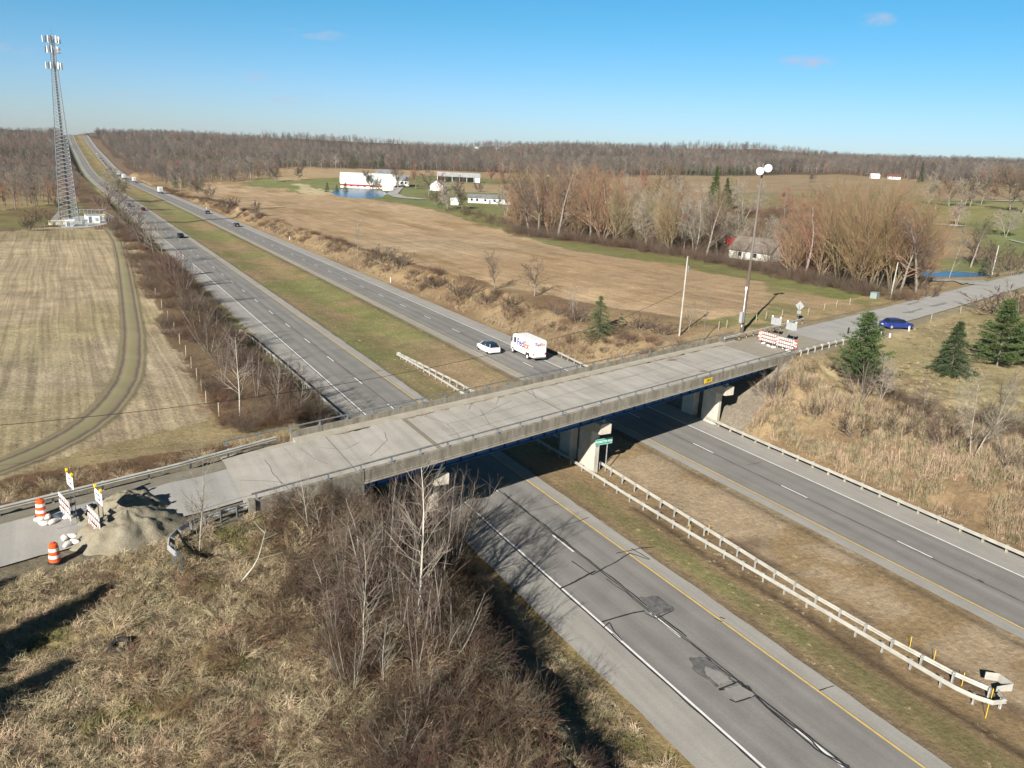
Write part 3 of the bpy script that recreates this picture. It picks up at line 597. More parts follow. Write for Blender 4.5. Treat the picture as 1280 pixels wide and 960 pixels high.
for sg in (-1, 1):
    mb = MB(); ext(mb, [(sg*4.08, 6.597), (sg*4.86, 6.597), (sg*4.86, 6.80), (sg*4.12, 6.78)][::sg], X0+5.5 if sg > 0 else X0, X1-3, 1); mb.build('kerb', conc, br)
    # parapet wall with a small ledge line low on the outer face
    pr = [(4.87, 6.40), (5.22, 6.40), (5.22, 6.50), (5.16, 6.52), (5.16, 7.24), (4.87, 7.26)]
    prof = [(sg*a, b) for a, b in pr][::sg]
    mb = MB(); xs = np.linspace(-18.6, 36.6, 10)
    for a, b in zip(xs[:-1], xs[1:]): ext(mb, prof, a+.012, b-.012)
    mb.build('parapet', conc_st, br)
    mb = MB(); ext(mb, [(sg*a, b) for a, b in [(4.87, 5.35), (5.30, 5.35), (5.30, 5.6), (5.2, 5.64), (5.2, 7.24), (4.87, 7.26)]][::sg], X0 if sg < 0 else X0+5.4, -18.62)
    if sg < 0: mb.box(SH(X0+.16, -5.06, 6.36), (.36, .52, 1.96))
    mb.build('wing_parapet', conc_st, br)
    mb = MB(); ext(mb, [(sg*a, b) for a, b in [(4.87, 5.3), (5.24, 5.3), (5.24, 7.24), (4.87, 7.26)]][::sg], 36.62, X1+.4); mb.build('wing_parapet', conc_st, br)
    # fascia lip
    mb = MB(); ext(mb, [(sg*a, b) for a, b in [(4.6, 6.18), (5.14, 6.27), (5.24, 6.30), (5.24, 6.396), (4.6, 6.396)]][::sg], -18.6, 36.6); mb.build('fascia_edge', conc, br)
    # metal rail
    rail = MB(); x = X0+.6
    rs = [SH(q, sg*4.98, 0) for q in (X0+.2, X1+.2)]
    rail.cyl((rs[0][0], rs[0][1], 7.66), (rs[1][0], rs[1][1], 7.66), .06, n=8)
    ro = rail.build('railing', steel_d, br)
    q = X0+.5
    while q < X1:
        p = MB(); c = SH(q, sg*4.98, 0)
        p.add([(c[0]-.07, c[1]-sg*.02, 7.24), (c[0]+.07, c[1]-sg*.02, 7.24), (c[0]+.07, c[1]+sg*.13, 7.24), (c[0]-.07, c[1]+sg*.13, 7.24),
               (c[0]-.05, c[1]-sg*.06, 7.70), (c[0]+.05, c[1]-sg*.06, 7.70), (c[0]+.05, c[1]+sg*.02, 7.70), (c[0]-.05, c[1]+sg*.02, 7.70)],
              [(0, 3, 2, 1), (4, 5, 6, 7), (0, 1, 5, 4), (1, 2, 6, 5), (2, 3, 7, 6), (3, 0, 4, 7)])
        p.box((c[0], c[1]+sg*.04, 7.275), (.3, .24, .04))
        p.build('rail_post', steel_d, ro); q += 2.44
# girders
for w_ in GW:
    mb = MB(); I = [(-.2, 5.13), (.2, 5.13), (.2, 5.17), (.012, 5.18), (.012, 6.30), (.2, 6.32), (.2, 6.396), (-.2, 6.396), (-.2, 6.32), (-.012, 6.30), (-.012, 5.18), (-.2, 5.17)]
    ext(mb, [(w_+a, b) for a, b in I], -18.3, 36.4)
    for q in np.arange(-17, 36, 1.52):
        for s_ in (-1, 1):
            c = SH(q, w_+s_*.1, 5.67); mb.box(c, (.015, .17, 1.08))
    for q in (2.45, -6.0, 24.9): c = SH(q, w_, 5.67); mb.box(c, (.9, .06, .9))
    mb.build('girder', blue, br)
mb = MB()
for q in np.arange(-15, 35, 5.2):
    mb = MB(); a = SH(q, -4.0, 5.85); b = SH(q, 4.0, 5.85); mb.loft([[(c_[0]+dx_, c_[1], c_[2]+dz_2) for dx_, dz_2 in ((-.05, -.2), (.05, -.2), (.05, .2), (-.05, .2))] for c_ in (a, b)]); mb.build('cross_frame', blue, br)
# piers
for xp, z0, zw in ((-11.35, -.1, 3.75), (7.62, -.7, 3.7), (28.5, -.3, 3.7)):
    yc = BY+SK*xp
    p = MB(); p.loft([[(xp-.45, yc-2.35, z), (xp-.05, yc-2.55, z), (xp+.42, yc-2.45, z), (xp+.42, yc-.35, z), (xp-.45, yc-.35, z)] for z in (z0, zw)])
    p2_ = MB(); p2_.loft([[(xp-.42, yc+1.2, z), (xp+.42, yc+1.2, z), (xp+.42, yc+3.1, z), (xp-.42, yc+3.1, z)] for z in (z0, zw)]); p2_.build('pier_column', conc_p, br)
    po = p.build('pier_column', conc_p, br)
    c = MB(); prof = [(xp-.62, zw), (xp+.58, zw), (xp+.58, 4.62), (xp+.42, 4.74), (xp-.42, 4.74), (xp-.62, 4.62)]
    c.loft([[(x, yc-3.95, z) for x, z in prof], [(x, yc+3.9, z) for x, z in prof]]); c.build('pier_cap', conc_p, po)
    for w_ in GW:
        d = MB(); d.cyl((xp, yc+w_*.93, 4.74), (xp, yc+w_*.93, 4.98), .24, .18, n=8); d.box((xp, yc+w_*.93, 5.05), (.3, .34, .14)); d.build('bearing', conc_p, po)
for xa in (-18.9, 36.9):
    a = MB(); yc = BY+SK*xa; s_ = 1 if xa > 0 else -1
    a.loft([[(xa-.5, yc-5.6, z), (xa+.5, yc-5.6, z), (xa+.5, yc+5.6, z), (xa-.5, yc+5.6, z)] for z in (1.5, 5.0)])
    a.loft([[(xa+s_*.1-.25, yc-4.7, z), (xa+s_*.1+.25, yc-4.7, z), (xa+s_*.1+.25, yc+4.7, z), (xa+s_*.1-.25, yc+4.7, z)] for z in (5.0, 6.29)])
    a.build('abutment', conc_p, br)
# joints across the deck
for q, wd in ((-11.4, .42), (2.5, .10), (25.1, .10), (-18.6, .06)):
    mb = MB(); mb.box((q, BY+SK*q, 6.606), (wd, 8.1, .006)); mb.build('deck_joint', pmat('joint_filler', (.17, .15, .11), .9, 0, .25, 3, col2=(.24, .22, .17)) if wd > .3 else MAT['deck_tar'] if 'deck_tar' in MAT else pmat('deck_tar', (.15, .15, .145), .8, 0, .2, 3), br)
V = []; F = []
dz_ = lambda x, y: x*0+6.607
def dk(pl, wd, jit=.12): 
    global k
    ribbon([tuple(onz(*q, 6.6)[:2]) for q in pl], wd, dz_, jit, .15, V, F, k); k += 1
for pl in ([(300, 600), (352, 602), (372, 622)], [(330, 575), (352, 604)], [(400, 560), (430, 562), (450, 552)], [(375, 560), (392, 572), (410, 580)], [(463, 570), (485, 550), (480, 540)], [(530, 520), (560, 530), (600, 520), (640, 500)],
           [(560, 530), (580, 552)], [(600, 512), (612, 530), (640, 545)], [(545, 508), (600, 495), (660, 478), (720, 464)], [(600, 520), (680, 500), (760, 478), (840, 456)], [(700, 470), (760, 476), (800, 468)], [(420, 590), (470, 575), (540, 556)],
           [(560, 545), (640, 522), (700, 506)], [(760, 455), (830, 440), (900, 425)], [(800, 485), (860, 466), (930, 446)], [(620, 505), (628, 488), (650, 485)], [(590, 500), (586, 512)], [(350, 610), (300, 623), (240, 640)], [(870, 455), (900, 447), (920, 452)], [(700, 495), (740, 500)], [(660, 478), (672, 500)]):
    dk(pl, .05)
me = mesh_np('deck_cracks', np.concatenate(V), np.concatenate(F), 4, MAT['deck_tar']); link('deck_cracks', me, br)
stain = pmat('rusty_dirt', (.17, .125, .08), .95, 0, .3, 3, col2=(.27, .22, .165)); mb = MB(); rr_ = random.Random(5)
for q in np.arange(-18, 36, 1.3):
    h = .10+.32*rr_.random()
    if rr_.random() < .8:
        Q = []; L_ = .8+2.4*rr_.random(); x0_ = q
        top = 4.05
        n_ = 9
        for i in range(n_): xx = x0_+L_*i/(n_-1); Q.append(SH(xx, top, 6.6055))
        for i in range(n_)[::-1]: xx = x0_+L_*i/(n_-1); Q.append(SH(xx, top-h*sin(pi*(i+.3)/n_)*(.6+.8*rr_.random()), 6.6055))
        mb = MB(); mb.add(Q, [tuple(range(len(Q)))]); mb.build('dirt_stain', stain, br)
for px, py, s_ in ((878, 464, .6), (840, 450, .8), (497, 518, .3), (835, 425, 1.2)):
    p = onz(px, py, 6.6); Q = [(p[0]+s_*cos(a)*(.8+.4*rr_.random()), p[1]+.5*s_*sin(a)*(.8+.4*rr_.random()), 6.609) for a in np.linspace(0, 2*pi, 14, endpoint=False)]; mb = MB(); mb.add(Q, [tuple(range(14))]); mb.build('dirt_stain', stain, br)
sg_ = MB(); c = SH(onz(881, 474, 6.8)[0], -5.17, 6.82); a0 = mathutils.Vector((ca, sa, 0)); a2 = mathutils.Vector((0, 0, 1)); a1 = mathutils.Vector((sa, -ca, 0))
c = mathutils.Vector(c)+a1*.02; sg_.box(c, (1.45, .03, .46), ax=(a0, a1, a2)); pl = sg_.build('clearance_sign', yellow, br, smooth=False)
tm_ = text_mesh('14-9', .42, black, .01, .003)
o = link('lettering', tm_, pl); o.location = c+a1*.021+a0*0; o.rotation_euler = (pi/2, 0, math.atan2(sa, ca)); 
# ------------------------------------------------------------------ guardrails
def wbeam(path, zs, side, hgt=.53):
    """ring profile of a W-beam, side=+1: face towards the left of travel"""
    prof = [(0, -.155), (.045, -.12), (.08, -.09), (.08, -.06), (.012, -.02), (.012, .02), (.08, .06), (.08, .09), (.045, .12), (0, .155), (-.012, .155), (.03, .115), (.06, .085), (-.004, .02), (-.004, -.02), (.06, -.085), (.03, -.115), (-.012, -.155)]
    P = np.array(path); t_ = np.gradient(P, axis=0); l = np.hypot(t_[:, 0], t_[:, 1]); nx, ny = -t_[:, 1]/l*side, t_[:, 0]/l*side
    return [[(P[i, 0]+nx[i]*a, P[i, 1]+ny[i]*a, zs[i]+hgt+b) for a, b in prof] for i in range(len(P))], nx, ny, t_/l[:, None]
def guardrail(path, side, label, zf=None, rail=rail_w, post=post_w, sp=1.905, h=.53, group=None, box=False, lean=0, postlen=.72):
    P = np.array(path, float); L = np.concatenate([[0], np.cumsum(np.hypot(*np.diff(P, axis=0).T))]); n = int(L[-1]/.95)+1; s = np.linspace(0, L[-1], n)
    x = np.interp(s, L, P[:, 0]); y = np.interp(s, L, P[:, 1]); z = (zf(x, y) if zf else G(x, y)).astype(float)
    c = (float(x[0]), float(y[0]), float(z[0])); e = empty('guardrail', c, 0, label, 'guardrail', group)
    x = x-c[0]; y = y-c[1]; z = z-c[2]
    R, nx, ny, tt = wbeam(np.stack([x, y], -1), z+lean*0, side, h)
    mb = MB(); mb.loft(R); mb.build('rail_beam', rail, e)
    k_ = 0; step = max(1, int(round(sp/(L[-1]/(n-1)))))
    for i in range(0, n, step):
        p = MB(); ax = mathutils.Vector((tt[i, 0], tt[i, 1], 0)); ay = mathutils.Vector((nx[i], ny[i], 0)); az_ = mathutils.Vector((0, 0, 1))
        c0 = mathutils.Vector((x[i], y[i], z[i]))
        b0 = c0-ay*.20+az_*(postlen/2-.2)
        p.box(b0-ay*0, (.11, .015, postlen+.4), ax=(ax, ay, az_)) if not box else p.box(b0, (.16, .16, postlen+.4), ax=(ax, ay, az_))
        if not box:
            p.box(b0+ax*.055, (.012, .15, postlen+.4), ax=(ax, ay, az_))
        p.box(c0-ay*.085+az_*h, (.13, .15, .30), ax=(ax, ay, az_))
        p.build('post', post, e)
    return e
gA = guardrail([(-10.2, 97.5), (-10.5, 110), (-10.9, 126), (-11.4, 140), (-11.9, 147)], -1, 'grey guardrail along the near carriageway above the bridge, beside the brush', zf=lambda x, y: zc(y)-.02, sp=1.9)
gm1 = guardrail([(5.9, 92), (6.4, 80), (6.35, 71), (6.5, 63), (7.0, 52), (7.3, 44.6), (7.4, 41.5), (7.8, 39.9), (8.5, 39.2), (9.2, 39.3), (9.5, 40.0)], -1, 'long white guardrail in the median below the bridge, nearer the camera', h=.62, sp=1.9)
gm2 = guardrail([(8.9, 90), (8.8, 77), (8.5, 65), (8.15, 52), (8.4, 46), (8.8, 42), (9.3, 40.3)], 1, 'second white guardrail in the median below the bridge, the one farther right', h=.62, sp=1.9)
gm3 = guardrail([(6.4, 94), (6.4, 103), (6.4, 110), (6.3, 118), (6.0, 125)], 1, 'white guardrail in the median beyond the bridge, its left side', h=.55, sp=1.9)
gm4 = guardrail([(8.3, 94), (8.2, 103), (8.0, 110), (7.3, 118), (6.5, 125.6)], -1, 'white guardrail in the median beyond the bridge, its right side', h=.55, sp=1.9)
gR = guardrail([(27.95, 84.8), (27.85, 78), (27.8, 60), (27.8, 30)], -1, 'long grey guardrail on the right shoulder of the far carriageway below the bridge', zf=lambda x, y: zc(y)-.02, post=post_wood, box=True, sp=1.9)
gR2 = guardrail([(28.0, 94), (28.0, 110), (28.6, 118)], 1, 'short grey guardrail on the right shoulder just beyond the bridge', zf=lambda x, y: zc(y)-.02)
def crz(x, y): return roadz(x*ca+(y-BY)*sa)-.06
def cl_(x, w_): return (x, BY+SK*x+w_)
gW = guardrail([cl_(-62, 3.1), cl_(-50, 3.1), cl_(-40, 3.15), cl_(-30, 3.6), cl_(-22.5, 4.62)], -1, 'bright grey guardrail along the far edge of the cross road behind the gravel piles', zf=crz, rail=rail_w, sp=2.6, h=.62)
gS = guardrail([cl_(-26.4, -5.0), cl_(-28, -4.95), cl_(-29.5, -5.1), cl_(-30.7, -5.6), cl_(-31.4, -6.6), cl_(-31.6, -7.8), cl_(-31.3, -8.6)], -1, 'short guardrail curving round at the bridge corner beside the gravel pile', zf=lambda x, y: crz(x, y)-.1, sp=1.0, h=.6, post=steel_d, rail=steel)
gE = guardrail([cl_(38, 4.75), cl_(46, 4.9), cl_(52, 5.0), cl_(60, 5.6)], -1, 'grey guardrail on the far side of the cross road east of the bridge', zf=crz, h=.62)
gE2 = guardrail([cl_(38.5, -4.8), cl_(46, -4.7), cl_(52, -4.8), cl_(58, -5.3)], 1, 'grey guardrail on the near side of the cross road in front of the pine', zf=crz, h=.62, sp=1.9)
# median guardrail noses
nose = MB()
c = np.array([9.5, 40.2]); zz = gz(9.2, 39.4)+.1
nose.loft([[(c[0]+.0, c[1]-.1, zz+z) for z in (.45, .78)]+[(c[0]+.02, c[1]-.08, zz+z) for z in (.78, .45)], [(c[0]+.9, c[1]-.5, zz+.45), (c[0]+.9, c[1]-.5, zz+.95), (c[0]+.93, c[1]-.48, zz+.95), (c[0]+.93, c[1]-.48, zz+.45)], [(c[0]+1.1, c[1]+.4, zz+.45), (c[0]+1.1, c[1]+.4, zz+.98), (c[0]+1.06, c[1]+.42, zz+.98), (c[0]+1.06, c[1]+.42, zz+.45)], [(c[0]+.5, c[1]+.9, zz+.5), (c[0]+.5, c[1]+.9, zz+.98), (c[0]+.47, c[1]+.87, zz+.98), (c[0]+.47, c[1]+.87, zz+.5)]], closed=True)
tag(nose.build('bent_guardrail_end', rail_w), 'torn and bent white guardrail end plate at the median nose', 'guardrail')
nose = MB(); zz = gz(6.2, 126)
nose.loft([[(6.0, 125, zz+z) for z in (.4, .72)]+[(6.03, 125.03, zz+z) for z in (.72, .4)], [(5.95, 126.2, zz+.4), (5.95, 126.2, zz+.72), (5.98, 126.2, zz+.72), (5.98, 126.2, zz+.4)], [(6.2, 126.7, zz+.4), (6.2, 126.7, zz+.72), (6.2, 126.66, zz+.72), (6.2, 126.66, zz+.4)], [(6.5, 126.3, zz+.4), (6.5, 126.3, zz+.72), (6.47, 126.3, zz+.72), (6.47, 126.3, zz+.4)], [(6.5, 125.6, zz+.4), (6.5, 125.6, zz+.72), (6.47, 125.6, zz+.72), (6.47, 125.6, zz+.4)]])
tag(nose.build('guardrail_nose', rail_w), 'rounded end of the median guardrail beyond the bridge', 'guardrail')
# yellow marker stakes on the nose
mk = [((1140, 795), 'first yellow marker stake from the upper end of the nose'), ((1170, 812), 'second yellow marker stake along the median nose'), ((1206, 840), 'third yellow marker stake along the median nose'), ((1242, 860), 'yellow marker stake at the bent end plate'), ((1236, 880), 'lowest yellow marker stake at the rounded nose'), ((863, 655), 'yellow marker stake on the nearer median rail below the sign'), ((887, 655), 'yellow marker stake on the farther median rail below the sign')]
for i, (q, lb) in enumerate(mk):
    p = onz(q[0], q[1], .3); m = MB(); m.box((0, 0, .45), (.10, .03, .9), rz=.6); m.box((0, 0, .83), (.105, .035, .10), rz=.6)
    o = m.build('marker_stake', yellow); o.location = (p[0], p[1], gz(p[0], p[1])); tag(o, lb, 'marker', 'yellow marker stakes on the median guardrail')
# ------------------------------------------------------------------ street name sign in the median
def lookrot(d): return math.atan2(d[1], d[0])
sgn = empty('road_name_sign', (8.4, 77.85, gz(8.4, 77.85)), .04, 'green road name sign on two posts in front of the median pier', 'sign')
for x in (-.5, .5):
    m = MB(); m.box((x, 0, 1.5), (.07, .07, 3.2)); m.build('post', post_w, sgn)
m = MB(); m.box((0, -.05, 3.16), (2.05, .03, .62)); sp_ = m.build('panel', green, sgn)
me = text_mesh('WEBSTER RD', .32, white_r, .006, .003); o = link('lettering', me, sp_); o.location = (0, -.07, 3.16); o.rotation_euler = (pi/2, 0, 0)
m = MB()
for a, b, c_, d in ((-.98, 3.16, .025, .56), (.98, 3.16, .025, .56)): m.box((a, -.068, b), (c_, .006, d))
for z in (2.89, 3.43): m.box((0, -.068, z), (1.95, .006, .025))
m.build('border', white_r, sp_)
# ------------------------------------------------------------------ work zone: barrels, barricades, piles, sandbags
def barrel(loc, label, grp='orange traffic barrels'):
    e = empty('traffic_barrel', loc, 0, label, 'traffic barrel', grp)
    rr = [(.0, .30), (.10, .29), (.11, .285), (.33, .275), (.35, .265), (.55, .255), (.57, .25), (.77, .24), (.79, .23), (.98, .215), (1.0, .19), (1.03, .16)]
    m = MB(); m.cyl((0, 0, 0), (0, 0, .07), .36, .33, n=20); m.build('rubber_base', black, e)
    m = MB(); m.loft([[(r*cos(t), r*sin(t), z+.03) for t in [2*pi*i/20 for i in range(20)]] for z, r in rr]); m.build('drum', orange, e, smooth=False)
    for z0, z1, r0, r1 in ((.37, .545, .268, .258), (.585, .76, .253, .243)) if False else ((.24, .42, .284, .272), (.62, .80, .252, .240)):
        m = MB(); m.cyl((0, 0, z0+.03), (0, 0, z1+.03), r0+.004, r1+.004, n=20, cap=False); m.build('reflective_band', white_r, e)
    m = MB(); m.box((0, 0, 1.10), (.05, .16, .1)); m.build('handle', orange, e); return e
def wz(px, py, z=6.6): p = onz(px, py, z); return (p[0], p[1], z)
barrel(wz(52, 645, 6.62), 'orange and white traffic barrel beside the left barricade behind sandbags')
barrel(wz(69, 702, 6.6), 'orange and white traffic barrel standing alone on the near road edge')
barrel(wz(950, 423, 6.62), 'orange and white barrel left of the far barricade by the rail'); barrel(wz(971, 430, 6.62), 'orange and white barrel between the two far barricades'); barrel(wz(993, 436, 6.62), 'orange and white barrel at the right end of the far right barricade')
def stripes(m, e, cx, z, L_, h, y, name='stripe'):
    """diagonal orange stripes on a rail board"""
    s = MB(); n = int(L_/.32)
    for i in range(n):
        x0 = cx-L_/2+.08+i*L_/n; w_ = .14; sk = h*.8 if True else 0
        for yy in (y-.019, y+.019): s.add([(x0, yy, z-h/2+.004), (x0+w_, yy, z-h/2+.004), (x0+w_+sk*.5, yy, z+h/2-.004), (x0+sk*.5, yy, z+h/2-.004)], [(0, 1, 2, 3)])
    return s.build(name, redor, e)
def barricade(loc, rz, L_, label, signtxt, grp='striped road barricades', high=True, back=False):
    e = empty('barricade', loc, rz, label, 'barricade', grp)
    for i, z in enumerate((.55, .98, 1.42)):
        m = MB(); m.box((0, 0, z), (L_, .03, .26)); bo = m.build('board', white_r, e); stripes(None, bo, 0, z, L_, .26, 0)
    for x in (-L_/2+.3, L_/2-.3):
        m = MB(); m.box((x, .05, .8), (.05, .05, 1.6)); m.box((x, .05, .04), (.06, 1.5, .06)); m.build('leg', steel, e)
    return e
def panel_sign(loc, rz, z, wd, ht, lines, label, front=True, grp=None, lights=True, name='closure_sign', tl=.22):
    e = empty(name, loc, rz, label, 'sign', grp)
    for x in (-wd/2+.2, wd/2-.2): m = MB(); m.box((x, .04, z/2), (.045, .045, z)); m.build('post', steel_d, e)
    m = MB(); m.box((0, 0, z+ht/2-.05), (wd, .02, ht)); pn = m.build('panel', white_r if front else steel, e)
    if front:
        for i, ln in enumerate(lines):
            me = text_mesh(ln, tl, black, .004, .002); o = link('lettering', me, pn); o.location = (0, -.014, z+ht/2-.05+(len(lines)/2-.5-i)*tl*1.25); o.rotation_euler = (pi/2, 0, 0)
    if lights:
        for x in (-wd/2+.15, wd/2-.15): m = MB(); m.cyl((x, -.05, z+ht+.10), (x, .05, z+ht+.10), .11, n=12); m.box((x, 0, z+ht-.02), (.09, .08, .12)); m.build('warning_light', yellow if front else white_r, e)
    return e
a_in = math.atan2(ca, -sa)           # across the road
rzW = math.atan2(sa, ca)-pi/2        # board runs across, face towards west
def across(rz0): return rz0
# west pair (the boards run across the road; seen almost edge-on)
bw = barricade((-36.35, 68.9, 6.6), rzW+.0, 2.0, 'red and white striped barricade by the guardrail west of the gravel piles', None)
bw2 = barricade((-34.95, 66.3, 6.6), rzW+.0, 2.0, 'red and white striped barricade in front of the nearer gravel pile', None)
panel_sign((-35.95, 69.2, 6.6), rzW, 2.05, 1.2, .76, ('ROAD', 'CLOSED'), 'white closure sign with yellow lights above the barricade by the guardrail', grp=None)
panel_sign((-34.6, 66.9, 6.6), rzW, 1.75, 1.2, .76, ('ROAD', 'CLOSED'), 'white closure sign with yellow lights above the barricade at the near pile', grp=None)
p = onz(955, 432, 6.62); q = onz(987, 432, 6.62)
rzE = rzW+pi
for (px, py, lb) in ((960, 431, 'striped barricade across the east end of the bridge, nearer the far guardrail'), (982, 438, 'striped barricade across the east end of the bridge, nearer the pine')):
    p = onz(px-2, py, 6.62); barricade((p[0], p[1], 6.62), rzE-.25, 2.7, lb, None)
for (px, py, lb) in ((965, 424, 'grey back of a closure sign beyond the far guardrail side barricade'), (984, 431, 'grey back of a closure sign nearest the road centre')):
    p = onz(px-4, py, 6.62); panel_sign((p[0]+1.6, p[1]+.6, 6.62), rzE-.05, 1.75, 1.5, .95, (), lb, front=False, grp=None)
# gravel piles
def pile(c, rx, ry, h, label, seed, rz=0):
    n, m_ = 64, 26; V = [(0, 0, h*1.0)]; F = []
    for j in range(1, m_+1):
        r = j/m_
        for i in range(n):
            a = 2*pi*i/n; x = r*cos(a); y = r*sin(a)
            e_ = 1+.22*(fbm(np.array([2*cos(a)+5]), np.array([2*sin(a)+seed]), 3, seed)[0]-.5)*2
            z = h*(1-min(1, r)**1.5)**1.15
            z += (fbm(np.array([x*4.0+seed]), np.array([y*4.0]), 5, seed)[0]-.5)*.5*h*min(1, (1-r)*3)
            
            V.append((x*rx*e_, y*ry*e_, max(z, -.05)-(.05 if j == m_ else 0)))
    F += [(0, 1+i, 1+(i+1) % n) for i in range(n)]
    for j in range(m_-1):
        b0 = 1+j*n; b1 = b0+n
        F += [(b0+i, b1+i, b1+(i+1) % n, b0+(i+1) % n) for i in range(n)]
    me = bpy.data.meshes.new('gravel_pile'); me.from_pydata(V, [], F); me.materials.append(m_pile); me.polygons.foreach_set('use_smooth', [True]*len(F)); me.update()
    o = link('gravel_pile', me); o.location = c; o.rotation_euler = (0, 0, rz); tag(o, label, 'gravel pile')
m_pile = pmat('grey_brown_gravel', (.20, .175, .12), .95, 0, .15, 3.5, col2=(.28, .25, .185), bump=1.0, bscale=14)
pile((-33.2, 69.0, 6.5), 2.8, 2.0, 1.4, 'olive grey gravel pile by the far guardrail, the one behind', 3, .3)
pile((-33.3, 66.4, 6.45), 3.2, 2.6, 1.45, 'olive grey gravel pile filling the near side of the road', 11, .5)
# sandbags
def bag(seed):
    r = random.Random(seed); m = MB(); rs = []
    for j in range(7):
        t_ = j/6; zz = t_; R = max(.02, sin(pi*(.08+.84*t_))**.5)
        rs.append([((.30*R*cos(a)*(1+.18*sin(3*a+seed)+.1*r.random())), .19*R*sin(a)*(1+.15*sin(2*a+seed)), .24*zz*(1+.12*r.random())) for a in [2*pi*i/12 for i in range(12)]])
    m.loft(rs); return m.mesh('sandbag', sandbag, True)
bm_ = [bag(i) for i in range(3)]
sb = [(50, 649, 'far left sandbag of the cluster below the barrel'), (60, 646, 'sandbag touching the foot of the left barricade'), (55, 654, 'front sandbag of the cluster below the barrel'), (66, 652, 'sandbag right of the front one below the barrel'), (82, 641, 'sandbag behind the left barricade, farther one'), (85, 646, 'sandbag behind the left barricade, nearer one'),
      (81, 672, 'left rear sandbag of the near cluster'), (90, 670, 'right rear sandbag of the near cluster'), (85, 680, 'left front sandbag of the near cluster'), (93, 677, 'right front sandbag of the near cluster'), (110, 663, 'sandbag behind the near barricade'), (114, 669, 'sandbag at the right foot of the near barricade'),
      (954, 428, 'leftmost sandbag under the far barricade'), (960, 431, 'second sandbag under the far barricade'), (966, 433, 'third sandbag under the far barricade'), (979, 434, 'left sandbag under the far right barricade'), (985, 437, 'middle sandbag under the far right barricade')]
for i, (px, py, lb) in enumerate(sb):
    p = onz(px, py+2, 6.6); o = link('sandbag', bm_[i % 3]); o.location = (p[0], p[1], 6.58); o.rotation_euler = (0, 0, i*1.3); o.scale = (1, 1, 1) if px < 500 else (1.1, 1.1, 1.1); tag(o, 'white '+lb, 'sandbag', 'white sandbags round the barricades')
p = onz(103, 668, 6.6)
for i, (px, py, lb) in enumerate(((76, 646, 'dark blue weight bag behind the left barricade'), (106, 673, 'dark blue weight bag at the foot of the near barricade'))):
    p = onz(px, py, 6.6); o = link('weight_bag', bm_[i].copy()); o.data.materials.clear(); o.data.materials.append(darkcloth); o.location = (p[0], p[1], 6.58); o.rotation_euler = (0, 0, i); o.scale = (1.3, 1.3, 1); tag(o, lb, 'weight bag')
# old tyre in the grass
p = at(150, 813); m = MB(); R_, r_ = .36, .13; rings = []
for i in range(28):
    a = 2*pi*i/28; rings.append([((R_+r_*cos(b))*cos(a), (R_+r_*cos(b))*sin(a), r_*.8*sin(b)) for b in [2*pi*j/10 for j in range(10)]])
m.loft(rings+[rings[0]], cap=False); o = m.build('tyre', black, smooth=True); o.location = (p[0], p[1], p[2]+.28); o.rotation_euler = (.22, -.16, 0); tag(o, 'black discarded tyre lying in the straw grass at lower left', 'tyre')
